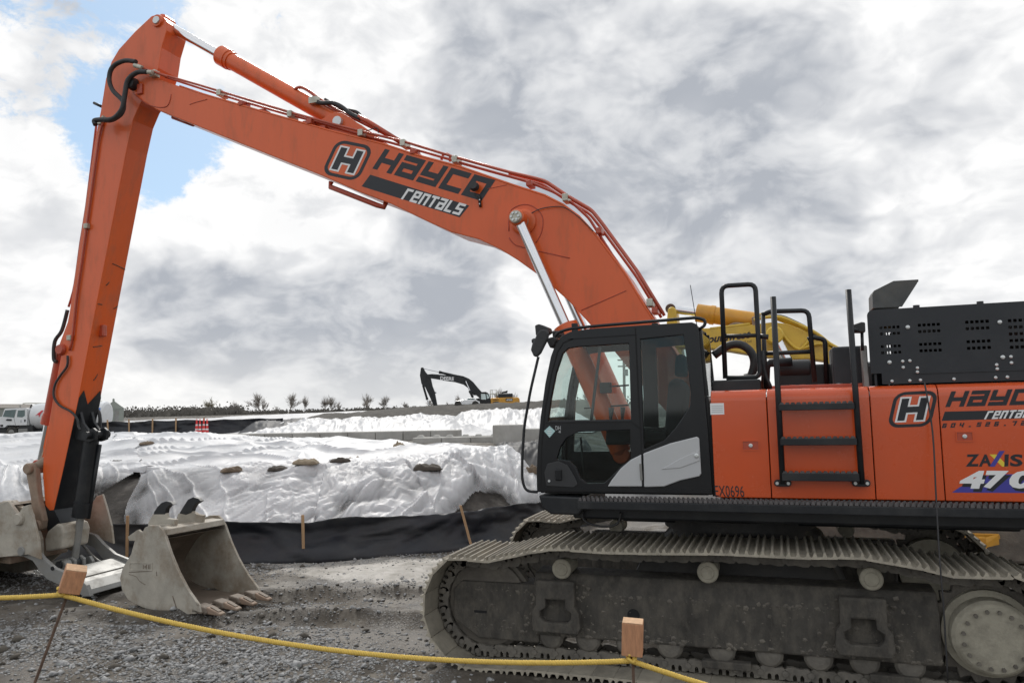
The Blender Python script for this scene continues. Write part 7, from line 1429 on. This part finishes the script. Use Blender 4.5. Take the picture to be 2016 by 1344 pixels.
# ================================================================== THE YELLOW EXCAVATOR BEHIND
YE = thing('excavator', 'yellow excavator parked behind the orange one, only its lettered boom showing', 'excavator', (4.0, 6.2, 0.0), world=True); WORLD_ROOT[YE.name] = Matrix.Translation(Vector((-4.0, -6.2, 0.0)))
yf = 6.0; zy = 1 / 4.8
def yp(L): return [(1300 + x * zy, 560 + y * zy) for x, y in L]
bpo = xz(yp([(60, 470), (110, 440), (380, 415), (640, 400), (880, 375), (1060, 355), (1200, 370), (1330, 420), (1440, 490), (1560, 560), (1680, 640), (1760, 720), (1640, 800), (1560, 720), (1400, 700), (1250, 705), (1080, 690), (900, 668), (650, 625), (450, 600), (160, 590), (80, 560)]), yf)
YBm = MB().prism(bpo, yf, yf + 0.75).build('boom', 'yellow_paint', YE, bevel=0.02)
c = cylinder(at(*yp([(100, 232)])[0], yf + 0.3), at(*yp([(890, 345)])[0], yf + 0.3), 0.31, 0.075, 0.17, YE, mat_b='amber_paint', eye=0.10, head=1.05, eye_mat='rust_wire')
cylinder(at(*yp([(1080, 480)])[0], yf - 0.2), at(*yp([(1270, 860)])[0], yf - 0.2), 0.98, 0.10, 0.17, YE, mat_b='yellow_paint', eye=0.16)
bl, br, tl = at(*yp([(405, 560)])[0], yf), at(*yp([(850, 505)])[0], yf), at(*yp([(412, 485)])[0], yf); font_text('southwest', bl, br - bl, tl - bl, YBm, 'black_decal', bold=0.035, shear=0.2, lift_by=0.004)
bl, br, tl = at(*yp([(800, 552)])[0], yf), at(*yp([(860, 546)])[0], yf), at(*yp([(800, 528)])[0], yf); font_text('Ltd', bl, br - bl, tl - bl, YBm, 'rust_wire', lift_by=0.004)
r_ = random.Random(5)
for j in range(6):
    base = [(880, 330 - j * 3), (1000, 300 - j * 4), (1130, 300 + j * 6), (1260, 350 + j * 7), (1400, 420 + j * 9), (1500, 490 + j * 9), (1600, 560 + j * 8), (1720, 620 + j * 14)]
    MB().tube(xyz(yp([(x + r_.uniform(-12, 12), y + r_.uniform(-10, 10)) for x, y in base]), yf - 0.08 + 0.12 * j), 0.030, 7, sub=3).build('hose', ['yellow_paint', 'rubber_hose', 'yellow_paint', 'rust_steel', 'yellow_paint', 'rubber_hose'][j], YE)
MB().tube(xyz(yp([(1110, 400), (1150, 460), (1230, 560), (1310, 610), (1360, 580), (1410, 520)]), yf - 0.05), 0.03, 7, sub=3).build('hydraulic_pipe', 'yellow_paint', YE)
MB().tube(xyz(yp([(1330, 610), (1480, 560), (1600, 570)]), yf - 0.05), 0.03, 7, sub=3).build('hydraulic_pipe', 'yellow_paint', YE)
MB().tube(xyz(yp([(640, 400), (700, 372), (760, 375), (820, 390), (600, 412), (470, 430)]), yf + 0.1), 0.03, 7, sub=3).build('hose', 'rust_steel', YE); MB().tube(xyz(yp([(470, 418), (620, 400), (850, 372)]), yf + 0.02), 0.028, 7).build('hydraulic_pipe', 'yellow_paint', YE)
MB().box(tuple(at(*yp([(865, 345)])[0], yf) + np.array([0, 0, -0.1])), tuple(at(*yp([(930, 300)])[0], yf) + np.array([0, 0.6, 0]))).build('cylinder_bracket', 'rust_steel', YE, bevel=0.02)
bx0 = at(1640, 740, yf)[0]
MB().box((bx0 + 0.2, yf - 0.9, 1.2), (bx0 + 5.2, yf + 1.9, 2.35)).build('body', 'yellow_paint', YE, bevel=0.08); MB().box((bx0 + 0.4, yf - 0.85, 2.36), (bx0 + 1.9, yf + 0.1, 3.2)).build('cab', 'cab_paint', YE, bevel=0.08); MB().box((bx0 + 0.55, yf - 0.862, 2.55), (bx0 + 1.75, yf - 0.852, 3.08)).build('cab_window', 'dark_glass', YE)
for y_ in (yf - 1.2, yf + 1.7):
    MB().prism([(bx0 - 0.6, 0.55), (bx0 - 0.2, 0.15), (bx0 + 0.1, 0.0), (bx0 + 4.2, 0.0), (bx0 + 4.7, 0.3), (bx0 + 4.7, 0.7), (bx0 + 4.3, 1.0), (bx0, 1.0), (bx0 - 0.5, 0.85)], y_, y_ + 0.6).build('track', 'mud_steel', YE, bevel=0.05)
MB().lathe((bx0 + 2.2, yf + 0.5, 0.9), (bx0 + 2.2, yf + 0.5, 1.2), [(0, 0.7), (1, 0.7)], 24).build('slew_ring', 'mud_steel', YE)
arm_ = xz(yp([(70, 225), (110, 205), (145, 225), (170, 470), (250, 900), (330, 1560), (190, 1560), (90, 900), (45, 520)]), yf + 0.12); MB().prism(arm_, yf + 0.12, yf + 0.62).build('arm', 'yellow_paint', YE, bevel=0.03)
q = at(*yp([(105, 500)])[0], yf); MB().cyl((q[0], yf - 0.06, q[2]), (q[0], yf + 0.82, q[2]), 0.13, 18).build('arm_pin', 'rust_steel', YE)
bk2 = xz(yp([(190, 1540), (335, 1540), (420, 1700), (400, 1950), (200, 2080), (20, 2000), (60, 1800)]), yf - 0.1); MB().prism(bk2, yf - 0.2, yf + 0.95).build('bucket', 'rust_steel', YE, bevel=0.05)
# yellow steel guard lying behind the near track
G0 = thing('steel_bracket', 'bent yellow steel bracket on the ground behind the right end of the track', 'bracket', on_z(1925, 1082), world=True); WORLD_ROOT[G0.name] = Matrix.Translation(Vector([-float(q) for q in on_z(1925, 1082)]))
yb_ = 4.2
MB().prism(xz([(1890, 1048), (1966, 1050), (1968, 1060), (1900, 1058)], yb_ + 0.6), yb_ + 0.55, yb_ + 0.62).build('bar', 'amber_paint', G0, bevel=0.01)
MB().extrude([at(1915, 1066, yb_), at(1966, 1052, yb_ + 0.5), at(1968, 1072, yb_ + 0.5), at(1925, 1082, yb_)], (0.0, 0.05, 0.01)).build('bar', 'amber_paint', G0, bevel=0.01)
MB().box(tuple(at(1930, 1078, yb_) + np.array([0, 0.1, -0.6])), tuple(at(1945, 1060, yb_) + np.array([0, 0.2, 0]))).build('stand', 'amber_paint', G0, bevel=0.01)
